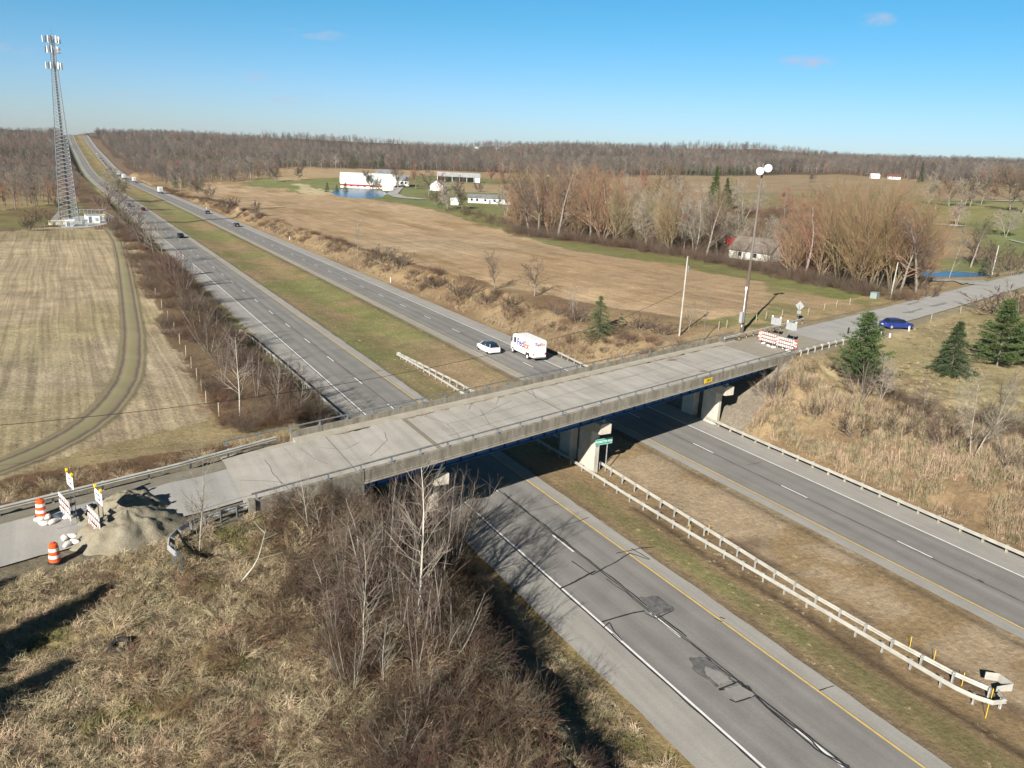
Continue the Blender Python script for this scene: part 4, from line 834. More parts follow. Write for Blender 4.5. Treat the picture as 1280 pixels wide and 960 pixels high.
# ------------------------------------------------------------------ vehicles
car_mats = {}
def cpaint(name, col, rough=.25):
    m = pmat(name, col, rough, 0, .02, 1, spec=.6); m.node_tree.nodes['Principled BSDF'].inputs['Coat Weight'].default_value = .6; return m
def make_car(label, paint, suv=False, roof_glass=False, L_=4.7, W_=1.84, Hh=1.45):
    e = empty('car', (0, 0, 0), 0, label, 'car')
    # stations along +y = forward: y, half width low, z bottom, z shoulder(belt)
    st = [(-.5, .76, .42, .78), (-.485, .86, .32, .90), (-.42, .90, .24, .98), (-.30, .92, .20, .98), (0, .92, .20, .93), (.18, .92, .20, .92), (.30, .915, .20, .90), (.42, .86, .22, .80), (.475, .76, .28, .68), (.5, .6, .40, .58)]
    m = MB(); rs = []
    for yf, hw, zb, zs in st:
        y = yf*L_; hw = hw*W_/1.84; zs *= Hh/1.45
        rs.append([(-hw*.94, y, zb), (hw*.94, y, zb), (hw, y, zb+.16), (hw, y, zs-.18), (hw*.93, y, zs-.02), (hw*.5, y, zs+.02), (-hw*.5, y, zs+.02), (-hw*.93, y, zs-.02), (-hw, y, zs-.18), (-hw, y, zb+.16)])
    m.loft(rs); bd = m.build('body', paint, e, smooth=False, bevel=.03)
    # greenhouse
    back = -.46 if suv else -.40
    gh = [(back, .66, .70), (back+.07 if suv else -.28, 1.0, .70), (-.12, 1.0, .70), (.06, .97, .70), (.27, .62, .74)]
    m = MB(); rs = []
    zb = .90*Hh/1.45
    base = [(back*L_, .80), (back*L_*.8, .84), (-.12*L_, .85), (.08*L_, .85), (.27*L_, .80)]
    top = [((back+(.05 if suv else .10))*L_, .62), (-.28*L_, .66), (-.12*L_, .67), (.03*L_, .66), (.11*L_, .62)]
    for (yb, wb), (yt, wt) in zip(base, top):
        zt = Hh-.04 if yt > -.3*L_ and yt < .08*L_ else Hh-.10
        rs.append([(-wb, yb, zb), (wb, yb, zb), (wt, yt, zt), (-wt, yt, zt)])
    m.loft(rs); m.build('windows', glass, e)
    m = MB(); ro = [(-.40*L_ if suv else -.30*L_, .60, Hh-.07), (-.2*L_, .64, Hh-.01), (-.08*L_, .65, Hh), (.02*L_, .64, Hh-.02), (.09*L_, .60, Hh-.09)]
    m.loft([[(-w_, y, z-.05), (w_, y, z-.05), (w_*.96, y, z), (-w_*.96, y, z)] for y, w_, z in ro]); m.build('roof', glass if roof_glass else paint, e, bevel=.015)
    m = MB()
    for s_ in (-1, 1):                     # pillars
        for (yb, yt) in ((-.12*L_, -.12*L_), (.27*L_, .10*L_), (back*L_*.98, (back+.08)*L_)):
            m.cyl((s_*.845, yb, zb), (s_*.64, yt, Hh-.05), .03, n=4)
        m.box((s_*.99, .2*L_, zb+.05), (.16, .12, .11))
    m.build('pillars_and_mirrors', paint, e)
    for s_ in (-1, 1):
        for y in (-.31*L_, .30*L_):
            wv = MB(); wv.cyl((s_*.72, y, .33), (s_*.93, y, .33), .33, n=20); wh = wv.build('wheel', black, e)
            r_ = MB(); r_.cyl((s_*.925, y, .33), (s_*.94, y, .33), .21, n=14); r_.build('rim', steel if not roof_glass else black, wh)
        h_ = MB(); h_.box((s_*.62, .485*L_, .62), (.30, .10, .12)); h_.build('headlight', chrome, e)
        h_ = MB(); h_.box((s_*.64, -.492*L_, .82), (.30, .07, .12)); h_.build('tail_light', pmat('red_lens', (.35, .01, .01), .3) if 'red_lens' not in MAT else MAT['red_lens'], e)
    pl = MB(); pl.box((0, -.5*L_, .62), (.4, .03, .14)); pl.build('number_plate', white_r, e)
    return e
p_black = cpaint('black_car_paint', (.02, .02, .024)); p_white = cpaint('white_car_paint', (.80, .80, .80)); p_blue = cpaint('blue_car_paint', (.012, .035, .20)); p_red = cpaint('dark_red_car_paint', (.16, .01, .015)); p_grey = cpaint('grey_car_paint', (.14, .15, .16)); p_silver = cpaint('silver_car_paint', (.45, .46, .47))
def onroad(px, py, x=None):
    p = at(px, py)
    for _ in range(3): p = onz(px, py, float(zc(p[1])))
    return p
c1 = make_car('white crossover car with dark glass roof driving beside the delivery truck', p_white, True, True, 4.75, 1.9, 1.6)
p = onroad(604, 438); c1.location = (19.75, 123.8, float(zc(123.8)))
c2 = make_car('dark blue sedan parked on the grass verge by the cross road', p_blue, False, False, 4.85, 1.86, 1.46)
p = at(1122, 411); c2.location = (p[0]+.2, p[1]+.4, gz(p[0], p[1])+.04); c2.rotation_euler = (0, 0, math.atan2(sa, ca)-pi/2-.55)
far = {}
for nm, pt, sv in (('b', p_black, True), ('r', p_red, False), ('g', p_grey, True), ('s', p_silver, False), ('w', p_white, True), ('k', p_black, False)): far[nm] = (pt, sv)
protos = {}
GRP = 'cars driving on the far stretch of highway'
lst = [((231, 297), 'b', -1, 'black suv coming down the near carriageway, nearest of the far cars'), ((174, 263), 'r', -1, 'dark red car coming down the near carriageway'), ((165, 258), 'g', -1, 'grey suv just ahead of the dark red car'), ((135, 237), 'k', -1, 'small black car far up the near carriageway, the farther of two'), ((146, 240), 'b', -1, 'small black suv far up the near carriageway, the nearer of two'),
       ((299, 283), 'b', 1, 'black suv driving away on the far carriageway, nearest of them'), ((263, 267), 'k', 1, 'black car driving away ahead of the nearest black suv'), ((168, 229), 'b', 1, 'dark car just behind the far white trucks'), ((137, 212), 'k', 1, 'dark car fifth in line up the far carriageway'), ((133, 206), 'b', 1, 'dark suv sixth in line up the far carriageway'),
       ((127, 198), 'k', 1, 'dark car in the close bunch far up the road'), ((126, 201), 'b', 1, 'dark suv at the front of the close bunch far up the road'), ((121, 191), 's', 1, 'silver car past the close bunch far up the road'), ((131, 204), 'g', 1, 'grey suv behind the close bunch far up the road'), ((116, 184), 'w', 1, 'tiny white car near the crest of the highway')]
for q, nm, dr, lb in lst:
    p = onroad(*q)
    if nm not in protos:
        e = make_car(lb, far[nm][0], far[nm][1]); protos[nm] = e
    else: e = dup(protos[nm], (0, 0, 0), label=lb)
    e['group'] = GRP
    lanes = (-5.5, -1.8) if dr < 0 else (19.6, 23.3); x = min(lanes, key=lambda a: abs(a-p[0])); 
    e.location = (x, p[1], float(zc(p[1]))+.01); e.rotation_euler = (0, 0, 0 if dr > 0 else pi)
# delivery truck
tk = empty('delivery_truck', (24.05, 115.9, float(zc(116))+.02), 0, 'white step van delivery truck with purple and orange lettering on the far carriageway', 'truck')
TW, TL, TH = 1.12, 6.9, 3.05
m = MB(); m.loft([[(-TW, y, z0), (TW, y, z0), (TW, y, z1-.12), (TW-.12, y, z1), (-TW+.12, y, z1), (-TW, y, z1-.12)] for y, z0, z1 in ((0, .55, TH), (5.2, .55, TH), (5.75, .55, TH-.08))]); body = m.build('cargo_body', white, tk, bevel=.02)
m = MB(); m.loft([[(-TW, y, .5), (TW, y, .5), (TW, y, z1), (-TW, y, z1)] for y, z1 in ((5.76, TH-.1), (6.05, TH-.35), (6.3, 1.62))]); m.loft([[(-w_, y, .45), (w_, y, .45), (w_, y, z1), (-w_, y, z1)] for y, w_, z1 in ((6.31, 1.08, 1.58), (6.7, 1.04, 1.45), (6.95, .9, 1.15))]); cab = m.build('cab', white, tk, bevel=.03)
m = MB(); m.add([(-1.0, 6.10, 2.62), (1.0, 6.10, 2.62), (1.0, 6.32, 1.7), (-1.0, 6.32, 1.7)], [(0, 1, 2, 3)]); m.build('windscreen', glass, cab)
for s_ in (-1, 1):
    m = MB(); m.box((s_*(TW+.004), 5.35, 2.12), (.02, .62, .85)); m.build('side_window', glass, cab)
    m = MB(); m.box((s_*(TW+.22), 6.0, 2.1), (.08, .12, .45)); m.cyl((s_*TW, 6.0, 2.3), (s_*(TW+.22), 6.0, 2.3), .02, n=4); m.build('mirror', black, tk)
    for y in (1.5, 5.95):
        m = MB(); m.cyl((s_*.82, y, .42), (s_*1.14, y, .42), .42, n=20); wo = m.build('wheel', black, tk); r_ = MB(); r_.cyl((s_*1.135, y, .42), (s_*1.155, y, .42), .25, n=14); r_.build('rim', white, wo)
    m = MB(); m.box((s_*(TW+.002), 1.5, .78), (.02, 1.15, .45)); m.build('wheel_arch', black, tk)
    m = MB(); m.box((s_*.75, 6.94, .95), (.3, .06, .18)); m.build('headlight', chrome, tk)
    m = MB(); m.box((s_*.98, -.02, 1.05), (.14, .05, .3)); m.build('tail_light', MAT['red_lens'], tk)
purple = pmat('purple_lettering', (.055, .02, .22), .4, 0, .04, 2); orl = pmat('orange_lettering', (.85, .10, .015), .4, 0, .04, 2)
for txt, mat, x0 in (('Fed', purple, 0), ('Ex', orl, 1)):
    me = text_mesh(txt, 1.45, mat, .035, .004, 'LEFT'); o = link('side_lettering', me, body); wdt = max(v.co.x for v in me.vertices)
    o.rotation_euler = (pi/2, 0, -pi/2); o.location = (-TW-.006, 4.75-(0 if x0 == 0 else F1+.06), 1.95); F1 = wdt
    me2 = me.copy(); o = link('rear_lettering', me2, body); o.rotation_euler = (pi/2, 0, 0); sc = .46; o.scale = (sc, sc, sc); o.location = (-.78+(0 if x0 == 0 else (F1r+.03)), -.034, 2.42); F1r = wdt*sc
m = MB(); m.box((0, -.012, 1.72), (1.75, .024, 2.1)); m.build('rear_door', white, tk); m = MB(); m.box((0, -.10, .52), (2.1, .22, .14)); m.build('bumper', steel_d, tk)
m = MB()
for z in (1.0, 1.45, 1.9): m.box((0, -.026, z), (1.7, .008, .02))
m.build('door_seams', steel_d, tk)
m = MB(); m.box((0, 3.0, .5), (1.6, 5.4, .25)); m.build('chassis', black, tk)
# distant trucks
def box_truck(loc, rz, label, L_, trailer=True, cabcol=p_white):
    e = empty('lorry', loc, rz, label, 'lorry', 'lorries on the far stretch of highway')
    m = MB(); m.box((0, L_/2, 2.6), (2.5, L_, 2.8)); m.build('trailer', white, e, bevel=.05)
    m = MB(); m.loft([[(-1.2, y, .6), (1.2, y, .6), (1.2, y, z), (-1.2, y, z)] for y, z in ((L_+.4, 3.3), (L_+1.8, 3.2), (L_+2.3, 2.0), (L_+3.2, 1.8))]); m.build('cab', cabcol, e)
    m = MB(); m.box((0, L_/2, 1.05), (.9, L_, .25)); m.build('chassis', black, e)
    for s_ in (-1, 1):
        for y in (1.2, 2.3, L_+.6, L_+2.3): w_ = MB(); w_.cyl((s_*.85, y, .5), (s_*1.2, y, .5), .5, n=12); w_.build('wheel', black, e)
    m = MB(); m.box((0, -.03, 2.6), (2.3, .05, 2.6)); m.build('rear_doors', steel, e); return e
for q, lb, L_, x in (((195, 242), 'white box lorry driving away alone on the far carriageway', 8, 23.3), ((166, 228), 'white lorry far up the far carriageway, nearer of the white pair', 12, 23.3), ((153, 224), 'white lorry far up the far carriageway, farther of the white pair', 13, 19.7), ((150, 220), 'tiny white lorry ahead of the white pair', 13, 19.7)):
    p = onroad(*q); box_truck((x, p[1], float(zc(p[1]))+.02), 0, lb, L_)
# ------------------------------------------------------------------ plants
def tubes(segs, sides=3):
    S = np.array(segs, np.float32); p0 = S[:, 0:3]; p1 = S[:, 3:6]; r0 = S[:, 6]; r1 = S[:, 7]
    d = p1-p0; d /= np.linalg.norm(d, axis=1)[:, None]+1e-9
    h = np.where(np.abs(d[:, 2:3]) > .9, np.array([[1., 0, 0]]), np.array([[0, 0, 1.]])); a = np.cross(d, h); a /= np.linalg.norm(a, axis=1)[:, None]+1e-9; b = np.cross(d, a)
    V = []
    for P, R in ((p0, r0), (p1, r1)):
        for i in range(sides):
            t = 2*pi*i/sides; V.append(P+(a*cos(t)+b*sin(t))*R[:, None])
    V = np.stack(V, 1); n = len(S); base = np.arange(n)[:, None]*2*sides; F = []
    for i in range(sides):
        j = (i+1) % sides; F.append(np.concatenate([base+i, base+j, base+sides+j, base+sides+i], 1))
    return V.reshape(-1, 3), np.stack(F, 1).reshape(-1, 4)
def norm(v): return v/(np.linalg.norm(v)+1e-9)
def branch(out, r, p, d, L, rad, lv, spec):
    nch, ratio, ang, up, gn, ns, t0 = spec[lv]
    pts = [p]; step = L/ns; rr = [rad]; dirs = [d]
    rmin = spec[-1]
    for i in range(ns):
        d = norm(d+np.array([r.gauss(0, gn), r.gauss(0, gn), r.gauss(0, gn)*.6+up])); q = pts[-1]+d*step
        rn = max(rmin*.7, rad*(1-.82*(i+1)/ns)); out.append((*pts[-1], *q, max(rr[-1], rmin*.7), rn, lv)); pts.append(q); rr.append(rn); dirs.append(d)
    if lv+1 >= len(spec)-1: return
    for k in range(nch):
        t = t0+(1-t0)*(k+r.random())/nch; x = t*ns; i = min(int(x), ns-1); f = x-i
        q = pts[i]*(1-f)+pts[i+1]*f; dd = dirs[i+1]; a = ang*(.7+.6*r.random()); ph = r.random()*2*pi+k*2.4
        u = norm(np.cross(dd, np.array([.31, .17, .93]) if abs(dd[2]) < .9 else np.array([1., 0, 0]))); v = np.cross(dd, u)
        nd = norm(dd*cos(a)+(u*cos(ph)+v*sin(ph))*sin(a))
        branch(out, r, q, nd, L*ratio*(1.15-.65*t)*(.75+.5*r.random()), max(rmin, rr[i]*.55), lv+1, spec)
TW = None
def gen(seed, H, r0, spec, stems=1, splay=.0, lean=(0, 0)):
    if TW: spec = spec[:-1]+[TW]; r0 = max(r0, TW*1.6)
    r = random.Random(seed); out = []
    for s_ in range(stems):
        a = 2*pi*s_/stems+r.random(); sp = splay*(.4+.8*r.random()) if stems > 1 else 0
        d = norm(np.array([cos(a)*sin(sp)+lean[0], sin(a)*sin(sp)+lean[1], cos(sp)])); p = np.array([cos(a)*.25*min(1, splay*2), sin(a)*.25*min(1, splay*2), -.25])
        branch(out, r, p, d, H*(.75+.35*r.random() if stems > 1 else 1), r0*(.7+.5*r.random() if stems > 1 else 1), 0, spec)
    return out
def tree_meshes(name, segs, mt_, mc, cut=1):
    a = [s[:8] for s in segs if s[8] < cut]; b = [s[:8] for s in segs if s[8] >= cut]
    V, F = tubes(a, 6); m1 = mesh_np('trunk', V, F, 4, mt_, True); V, F = tubes(b, 3); m2 = mesh_np('crown', V, F, 4, mc); return m1, m2
# nch, ratio, angle, up, gnarl, nseg, first branch
SP_OAK = [(15, .52, .85, .05, .10, 6, .18), (9, .50, .75, .05, .16, 4, .2), (6, .52, .7, .04, .2, 3, .15), (5, .55, .6, .03, .2, 2, .2), .016]
SP_BIRCH = [(22, .34, .85, .03, .035, 8, .25), (7, .5, .65, .06, .13, 4, .15), (5, .5, .6, .05, .2, 2, .2), .012]
SP_SAP = [(12, .36, .6, .05, .06, 6, .2), (5, .5, .55, .08, .14, 3, .2), (3, .5, .5, .05, .2, 2, .2), .010]
SP_WIL = [(17, .44, .60, .06, .13, 6, .15), (9, .46, .50, .09, .14, 3, .12), (5, .5, .42, .08, .16, 2, .2), .014]
SP_SAP2 = [(18, .38, .75, .05, .06, 7, .18), (6, .5, .6, .06, .14, 3, .15), (4, .5, .5, .05, .2, 2, .2), .010]
SP_FOR = [(13, .36, .75, .06, .05, 4, .35), (6, .55, .6, .10, .12, 2, .2), (4, .6, .5, .08, .15, 1, .3), .045]
SP_FOR2 = [(16, .34, .95, .04, .06, 4, .25), (6, .5, .7, .06, .15, 2, .2), (4, .6, .6, .04, .2, 1, .3), .045]
SP_SHR = [(6, .5, .55, .05, .12, 4, .15), (4, .5, .6, .03, .18, 2, .1), .007]
bark_g = pmat('grey_bark', (.20, .175, .15), .9, 0, .25, 3, rnd=.2); bark_p = pmat('pale_grey_bark', (.30, .27, .22), .9, 0, .25, 3, rnd=.15); bark_w = pmat('pale_birch_bark', (.36, .33, .27), .85, 0, .25, 4, col2=(.54, .51, .43)); twig_p = pmat('pale_twig', (.30, .265, .21), .9, 0, .2, 2, rnd=.15)
twig_g = pmat('grey_twig', (.135, .105, .078), .9, 0, .2, 2, rnd=.25); twig_w = pmat('willow_twig', (.275, .19, .105), .85, 0, .25, .35, col2=(.245, .15, .085), rnd=.2); twig_y = pmat('yellow_willow_twig', (.27, .225, .125), .85, 0, .2, .5, rnd=.2)
twig_r = pmat('red_maple_twig', (.24, .135, .09), .85, 0, .2, .5, rnd=.15); twig_b = pmat('brown_brush_twig', (.115, .075, .047), .9, 0, .3, .8, rnd=.35); twig_rb = pmat('red_brown_brush', (.155, .09, .052), .9, 0, .3, .8, rnd=.3); twig_pu = pmat('purple_brush', (.105, .07, .05), .9, 0, .2, .8, rnd=.25)
twig_f = pmat('forest_twig', (.155, .135, .112), .9, 0, .2, .3, rnd=.28); twig_fd = pmat('dark_forest_twig', (.09, .077, .068), .9, 0, .2, .3, rnd=.25); straw_m = pmat('straw_grass', (.45, .375, .235), .9, 0, .25, 2, rnd=.3); reed_m = pmat('reed_straw', (.36, .285, .18), .9, 0, .2, 2, rnd=.25); straw2_m = pmat('brown_straw', (.34, .27, .165), .9, 0, .3, 2, rnd=.35); olive_m = pmat('olive_grass', (.20, .18, .075), .9, 0, .2, 2, rnd=.3)
needle = pmat('conifer_needles', (.03, .058, .018), .8, 0, .3, 3, rnd=.15); needle2 = pmat('pine_needles', (.045, .075, .02), .8, 0, .3, 1.2, col2=(.08, .115, .035), rnd=.1); needle3 = pmat('browned_needles', (.13, .08, .035), .85, 0, .3, 2)
LIB = {}
def lib(key, mk):
    if key not in LIB: LIB[key] = mk()
    return LIB[key]
KIND = {
    'oak': lambda s: tree_meshes('oak', gen(s, 9, .22, SP_OAK), bark_g, twig_g), 'birch': lambda s: tree_meshes('birch', gen(s, 10, .10, SP_BIRCH, lean=(.06, .02)), bark_w, twig_p),
    'sap': lambda s: tree_meshes('sap', gen(s, 6, .05, SP_SAP, stems=3, splay=.2), bark_g, twig_g), 'psap': lambda s: tree_meshes('sap', gen(s, 6, .05, SP_SAP2, stems=1), bark_p, twig_p),
    'willow': lambda s: tree_meshes('willow', gen(s, 10, .12, SP_WIL, stems=5+s%4, splay=.42), pmat_get('willow_bark', (.165, .13, .09)), twig_w), 'ywillow': lambda s: tree_meshes('willow', gen(s, 10, .12, SP_WIL, stems=4+s%3, splay=.36), pmat_get('willow_bark', (.165, .13, .09)), twig_y),
    'rmaple': lambda s: tree_meshes('maple', gen(s, 9, .2, SP_OAK), bark_g, twig_r), 'pale': lambda s: tree_meshes('pale', gen(s, 9, .15, SP_OAK, stems=2, splay=.25), bark_p, twig_p),
    'scrub': lambda s: tree_meshes('scrub', gen(s, 4, .04, SP_SAP, stems=9, splay=.7), bark_g, twig_pu), 'gscrub': lambda s: tree_meshes('scrub', gen(s, 4, .05, SP_SAP, stems=7, splay=.6), bark_g, twig_g)}
def pmat_get(n, c): return MAT[n] if n in MAT else pmat(n, c, .9, 0, .2, 2, rnd=.15)
NV = {'oak': 3, 'birch': 2, 'sap': 3, 'psap': 2, 'willow': 4, 'ywillow': 3, 'rmaple': 2, 'pale': 2, 'scrub': 3, 'gscrub': 2}
_cnt = {}
def height_of(m): return max(v[2] for v in np.array([0]).reshape(1, 1).repeat(3, 1)) if False else None
def mesh_h(m1, m2):
    if 'h' not in m2: 
        a = np.empty(len(m2.vertices)*3, np.float32); m2.vertices.foreach_get('co', a); m2['h'] = float(np.percentile(a.reshape(-1, 3)[:, 2], 99.7))
    return m2['h']
def place_tree(kind, x, y, h, label, group=None, name='bare_tree', cat='tree', wid=1.0, var=None, rz=None, tilt=None):
    n = _cnt[kind] = _cnt.get(kind, -1)+1; v = (n if var is None else var) % NV[kind]
    # thinnest twigs kept no finer than what such a tree's spray of twigs covers at its size and distance
    D_ = math.hypot(x-CAM[0], y-CAM[1]); H0 = {'oak': 9, 'rmaple': 9, 'pale': 9, 'birch': 10, 'willow': 10, 'ywillow': 10, 'sap': 6, 'psap': 6, 'scrub': 4, 'gscrub': 4}[kind]
    want = max(.006, 1.15e-4*D_)*H0/h*1.15; q_ = int(round(math.log(want/.008)/math.log(1.6))); global TW; TW = .008*1.6**q_
    m1, m2 = lib((kind, v, q_), lambda: KIND[kind](100+v*7+len(kind)))
    s_ = h/mesh_h(m1, m2); e = empty(name, (x, y, gz(x, y)-.1), (n*2.1) % 6.28 if rz is None else rz, label, cat, group); e.scale = (s_*wid, s_*wid, s_)
    if tilt: e.rotation_euler = (tilt[0], tilt[1], e.rotation_euler[2])
    link('trunk', m1, e); link('crown', m2, e); return e
def depth_of(p): return float((np.array(p)-CAM) @ FW)
def tree_px(kind, px, py, hpx, label, **kw):
    p = at(px, py); h = hpx*depth_of(p)/FPX*1.03; return place_tree(kind, p[0], p[1], h, label, **kw)
# conifers
def conifer_mesh(seed, H, R, dense=1.0, pine=False, cut=0.06):
    r = np.random.default_rng(seed); V = []; F = []; segs = [(0, 0, -.2, 0, 0, H, .012*H+.04, .01)]; fn = 0
    tiers = int(H*(3.2 if not pine else 1.8)*dense); Vn = []
    for k in range(tiers):
        t = cut+(1-cut)*(k+r.random()*.6)/tiers; z = t*H; L = R*((1-t)**.85)*(.75+.4*r.random())+.05
        if pine: L = R*((1-t)**.72)*(.55+.6*r.random())+.12
        nb = int((7 if not pine else 5)+3*r.random())
        for j in range(nb):
            a = r.random()*2*pi; d = np.array([cos(a), sin(a), -.18 if not pine else .18]); Lb = L*(.7+.45*r.random()); segs.append((0, 0, z, *(np.array([0, 0, z])+d*Lb), .02, .006))
            m = int(16+44*Lb/(R+.01)*dense)
            tt = r.random(m)**.6; c = np.array([0, 0, z])+d*Lb*tt[:, None]; c[:, 2] -= .10*Lb*tt**2 if not pine else -.12*Lb*tt**2
            c += r.normal(0, .07*R*.6, (m, 3))*np.array([1, 1, .5]); sz = (.07+.07*r.random(m))*(.6+.07*H)*(1.0 if not pine else 1.15)
            u = np.stack([d[0]+r.normal(0, .5, m), d[1]+r.normal(0, .5, m), -.1+r.normal(0, .3, m)], -1); u /= np.linalg.norm(u, axis=1)[:, None]
            w_ = np.cross(u, r.normal(0, 1, (m, 3))); w_ /= np.linalg.norm(w_, axis=1)[:, None]+1e-9
            tri = np.stack([c-w_*sz[:, None]*.35, c+w_*sz[:, None]*.35, c+u*sz[:, None]*1.6], 1); Vn.append(tri)
    T = np.concatenate(Vn).reshape(-1, 3); Fi = np.arange(len(T)).reshape(-1, 3); V1, F1_ = tubes(segs, 4)
    return V1, F1_, T, Fi
def conifer(px, py, hpx, wpx, label, seed, mat=None, pine=False, dense=1.0, name='conifer', grp=None, skirt=False, cut=.06):
    mat = mat or needle; p = at(px, py); D = depth_of(p); h = hpx*D/FPX*1.02; R = wpx*D/FPX/2
    e = empty(name, (p[0], p[1], p[2]-.05), seed, label, 'tree', grp); V1, F1_, T, Fi = conifer_mesh(seed, h, R, dense, pine, cut)
    link('trunk', mesh_np('trunk', V1, F1_, 4, bark_g), e); me = mesh_np('crown', T, Fi, 3, mat); link('crown', me, e)
    if skirt:
        me.materials.append(needle3); zc_ = T.reshape(-1, 3, 3)[:, 0, 2]; ang = np.arctan2(T.reshape(-1, 3, 3)[:, 0, 1], T.reshape(-1, 3, 3)[:, 0, 0]); mi = (rng.random(len(zc_)) < np.clip(.75-zc_/(h*.30), 0, .8)).astype(np.int32); me.polygons.foreach_set('material_index', mi)
    return e
# --- scattering for cover nobody could count
def scatter(name, protos, P, scl, rot, idx, label, cat):
    me = bpy.data.meshes.new(name); n = len(P); me.vertices.add(n); me.vertices.foreach_set('co', np.asarray(P, np.float32).ravel())
    a = me.attributes.new('rot', 'FLOAT_VECTOR', 'POINT'); a.data.foreach_set('vector', np.asarray(rot, np.float32).ravel())
    a = me.attributes.new('scl', 'FLOAT_VECTOR', 'POINT'); a.data.foreach_set('vector', np.asarray(scl, np.float32).ravel())
    a = me.attributes.new('idx', 'INT', 'POINT'); a.data.foreach_set('value', np.asarray(idx, np.int32))
    o = link(name, me); g = bpy.data.node_groups.new(name, 'GeometryNodeTree')
    g.interface.new_socket('Geometry', in_out='INPUT', socket_type='NodeSocketGeometry'); g.interface.new_socket('Geometry', in_out='OUTPUT', socket_type='NodeSocketGeometry')
    gi = g.nodes.new('NodeGroupInput'); go = g.nodes.new('NodeGroupOutput'); ip = g.nodes.new('GeometryNodeInstanceOnPoints'); jg = g.nodes.new('GeometryNodeJoinGeometry')
    for pr in protos[::-1]:
        oi = g.nodes.new('GeometryNodeObjectInfo'); oi.inputs['Object'].default_value = pr; oi.inputs['As Instance'].default_value = True; oi.transform_space = 'ORIGINAL'; g.links.new(oi.outputs['Geometry'], jg.inputs[0])
    def na_(nm, ty):
        q = g.nodes.new('GeometryNodeInputNamedAttribute'); q.data_type = ty; q.inputs['Name'].default_value = nm; return q
    r_ = na_('rot', 'FLOAT_VECTOR'); s_ = na_('scl', 'FLOAT_VECTOR'); i_ = na_('idx', 'INT')
    g.links.new(gi.outputs[0], ip.inputs['Points']); g.links.new(jg.outputs[0], ip.inputs['Instance']); ip.inputs['Pick Instance'].default_value = True
    g.links.new(i_.outputs['Attribute'], ip.inputs['Instance Index']); g.links.new(r_.outputs['Attribute'], ip.inputs['Rotation']); g.links.new(s_.outputs['Attribute'], ip.inputs['Scale'])
    g.links.new(ip.outputs[0], go.inputs[0]); md = o.modifiers.new('scatter', 'NODES'); md.node_group = g
    return tag(o, label, cat, kind='stuff')
def pts_in(x0, x1, y0, y1, dens, mask=None, mx=400000):
    n = int((x1-x0)*(y1-y0)*dens); x = rng.uniform(x0, x1, n); y = rng.uniform(y0, y1, n)
    if mask is not None: k = mask(x, y); x = x[k]; y = y[k]
    return x, y
def in_view(x, y, mx=6, z=2):
    dx = x-CAM[0]; dy = y-CAM[1]; dz = z-CAM[2]; a = dx*XA[0]+dy*XA[1]+dz*XA[2]; b = dx*YA[0]+dy*YA[1]+dz*YA[2]; f = dx*FW[0]+dy*FW[1]+dz*FW[2]
    return (f > 1) & (np.abs(a) < f*(640/FPX)+mx) & (b > -f*(480/FPX)-mx)
def do_scatter(name, protos, x, y, s0, s1, label, cat, zoff=-.05, tilt=.12, sy=None, pick=None, hs=(.85, 1.2)):
    k = in_view(x, y); x = x[k]; y = y[k]; n = len(x); s = rng.uniform(s0, s1, n); z = G(x, y)+zoff
    rot = np.stack([rng.normal(0, tilt, n), rng.normal(0, tilt, n), rng.uniform(0, 6.28, n)], -1)
    return scatter(name, protos, np.stack([x, y, z], -1), np.stack([s, s, s*rng.uniform(hs[0], hs[1], n)], -1), rot, pick if pick is not None else rng.integers(0, len(protos), n), label, cat)
def V_of(x, y): return -x*sa+(y-BY)*ca
# prototypes: shrubs (real things standing in the brush)
def shrub_mesh(seed, H, stems, splay, mat, arch=0., spec=None):
    sp = spec or [(6, .45, .5, -arch*.25, .10, 5, .2), (3, .5, .6, -arch*.3, .16, 2, .1), .008]
    V, F = tubes([s[:8] for s in gen(seed, H, .016, sp, stems=stems, splay=splay)], 3); return mesh_np('shrub', V, F, 4, mat)
def blade_mesh(seed, n, H, R, mat, lay=.6, wd=.02):
    r = np.random.default_rng(seed); a = r.uniform(0, 6.28, n); rr = R*np.sqrt(r.random(n)); b = np.stack([rr*np.cos(a), rr*np.sin(a), 0*a-.03], -1); h = H*r.uniform(.5, 1.1, n)
    d = r.uniform(0, 6.28, n); ln = lay*r.uniform(.4, 1.3, n); dr = np.stack([np.cos(d), np.sin(d), 0*d], -1); sd_ = np.stack([-np.sin(d), np.cos(d), 0*d], -1)*wd
    m = b+dr*(h*ln*.35)[:, None]+np.array([0, 0, 1.])*(h*.62)[:, None]; t = b+dr*(h*ln)[:, None]+np.array([0, 0, 1.])*(h*np.clip(1-ln*.45, .15, 1))[:, None]
    Vv = np.stack([b-sd_, b+sd_, m+sd_*.8, m-sd_*.8, t+sd_*.3, t-sd_*.3], 1).reshape(-1, 3); k = np.arange(n)[:, None]*6; F = np.stack([k+[0, 1, 2, 3], k+[3, 2, 4, 5]], 1).reshape(-1, 4); return mesh_np('grass_tuft', Vv, F, 4, mat)
def proto(name, me, px, py, label, cat, kind=None, s=1.0):
    p = at(px, py) if px is not None else None; o = link(name, me); o.location = (p[0], p[1], p[2]-.05); o.scale = (s,)*3; return tag(o, label, cat, kind=kind)
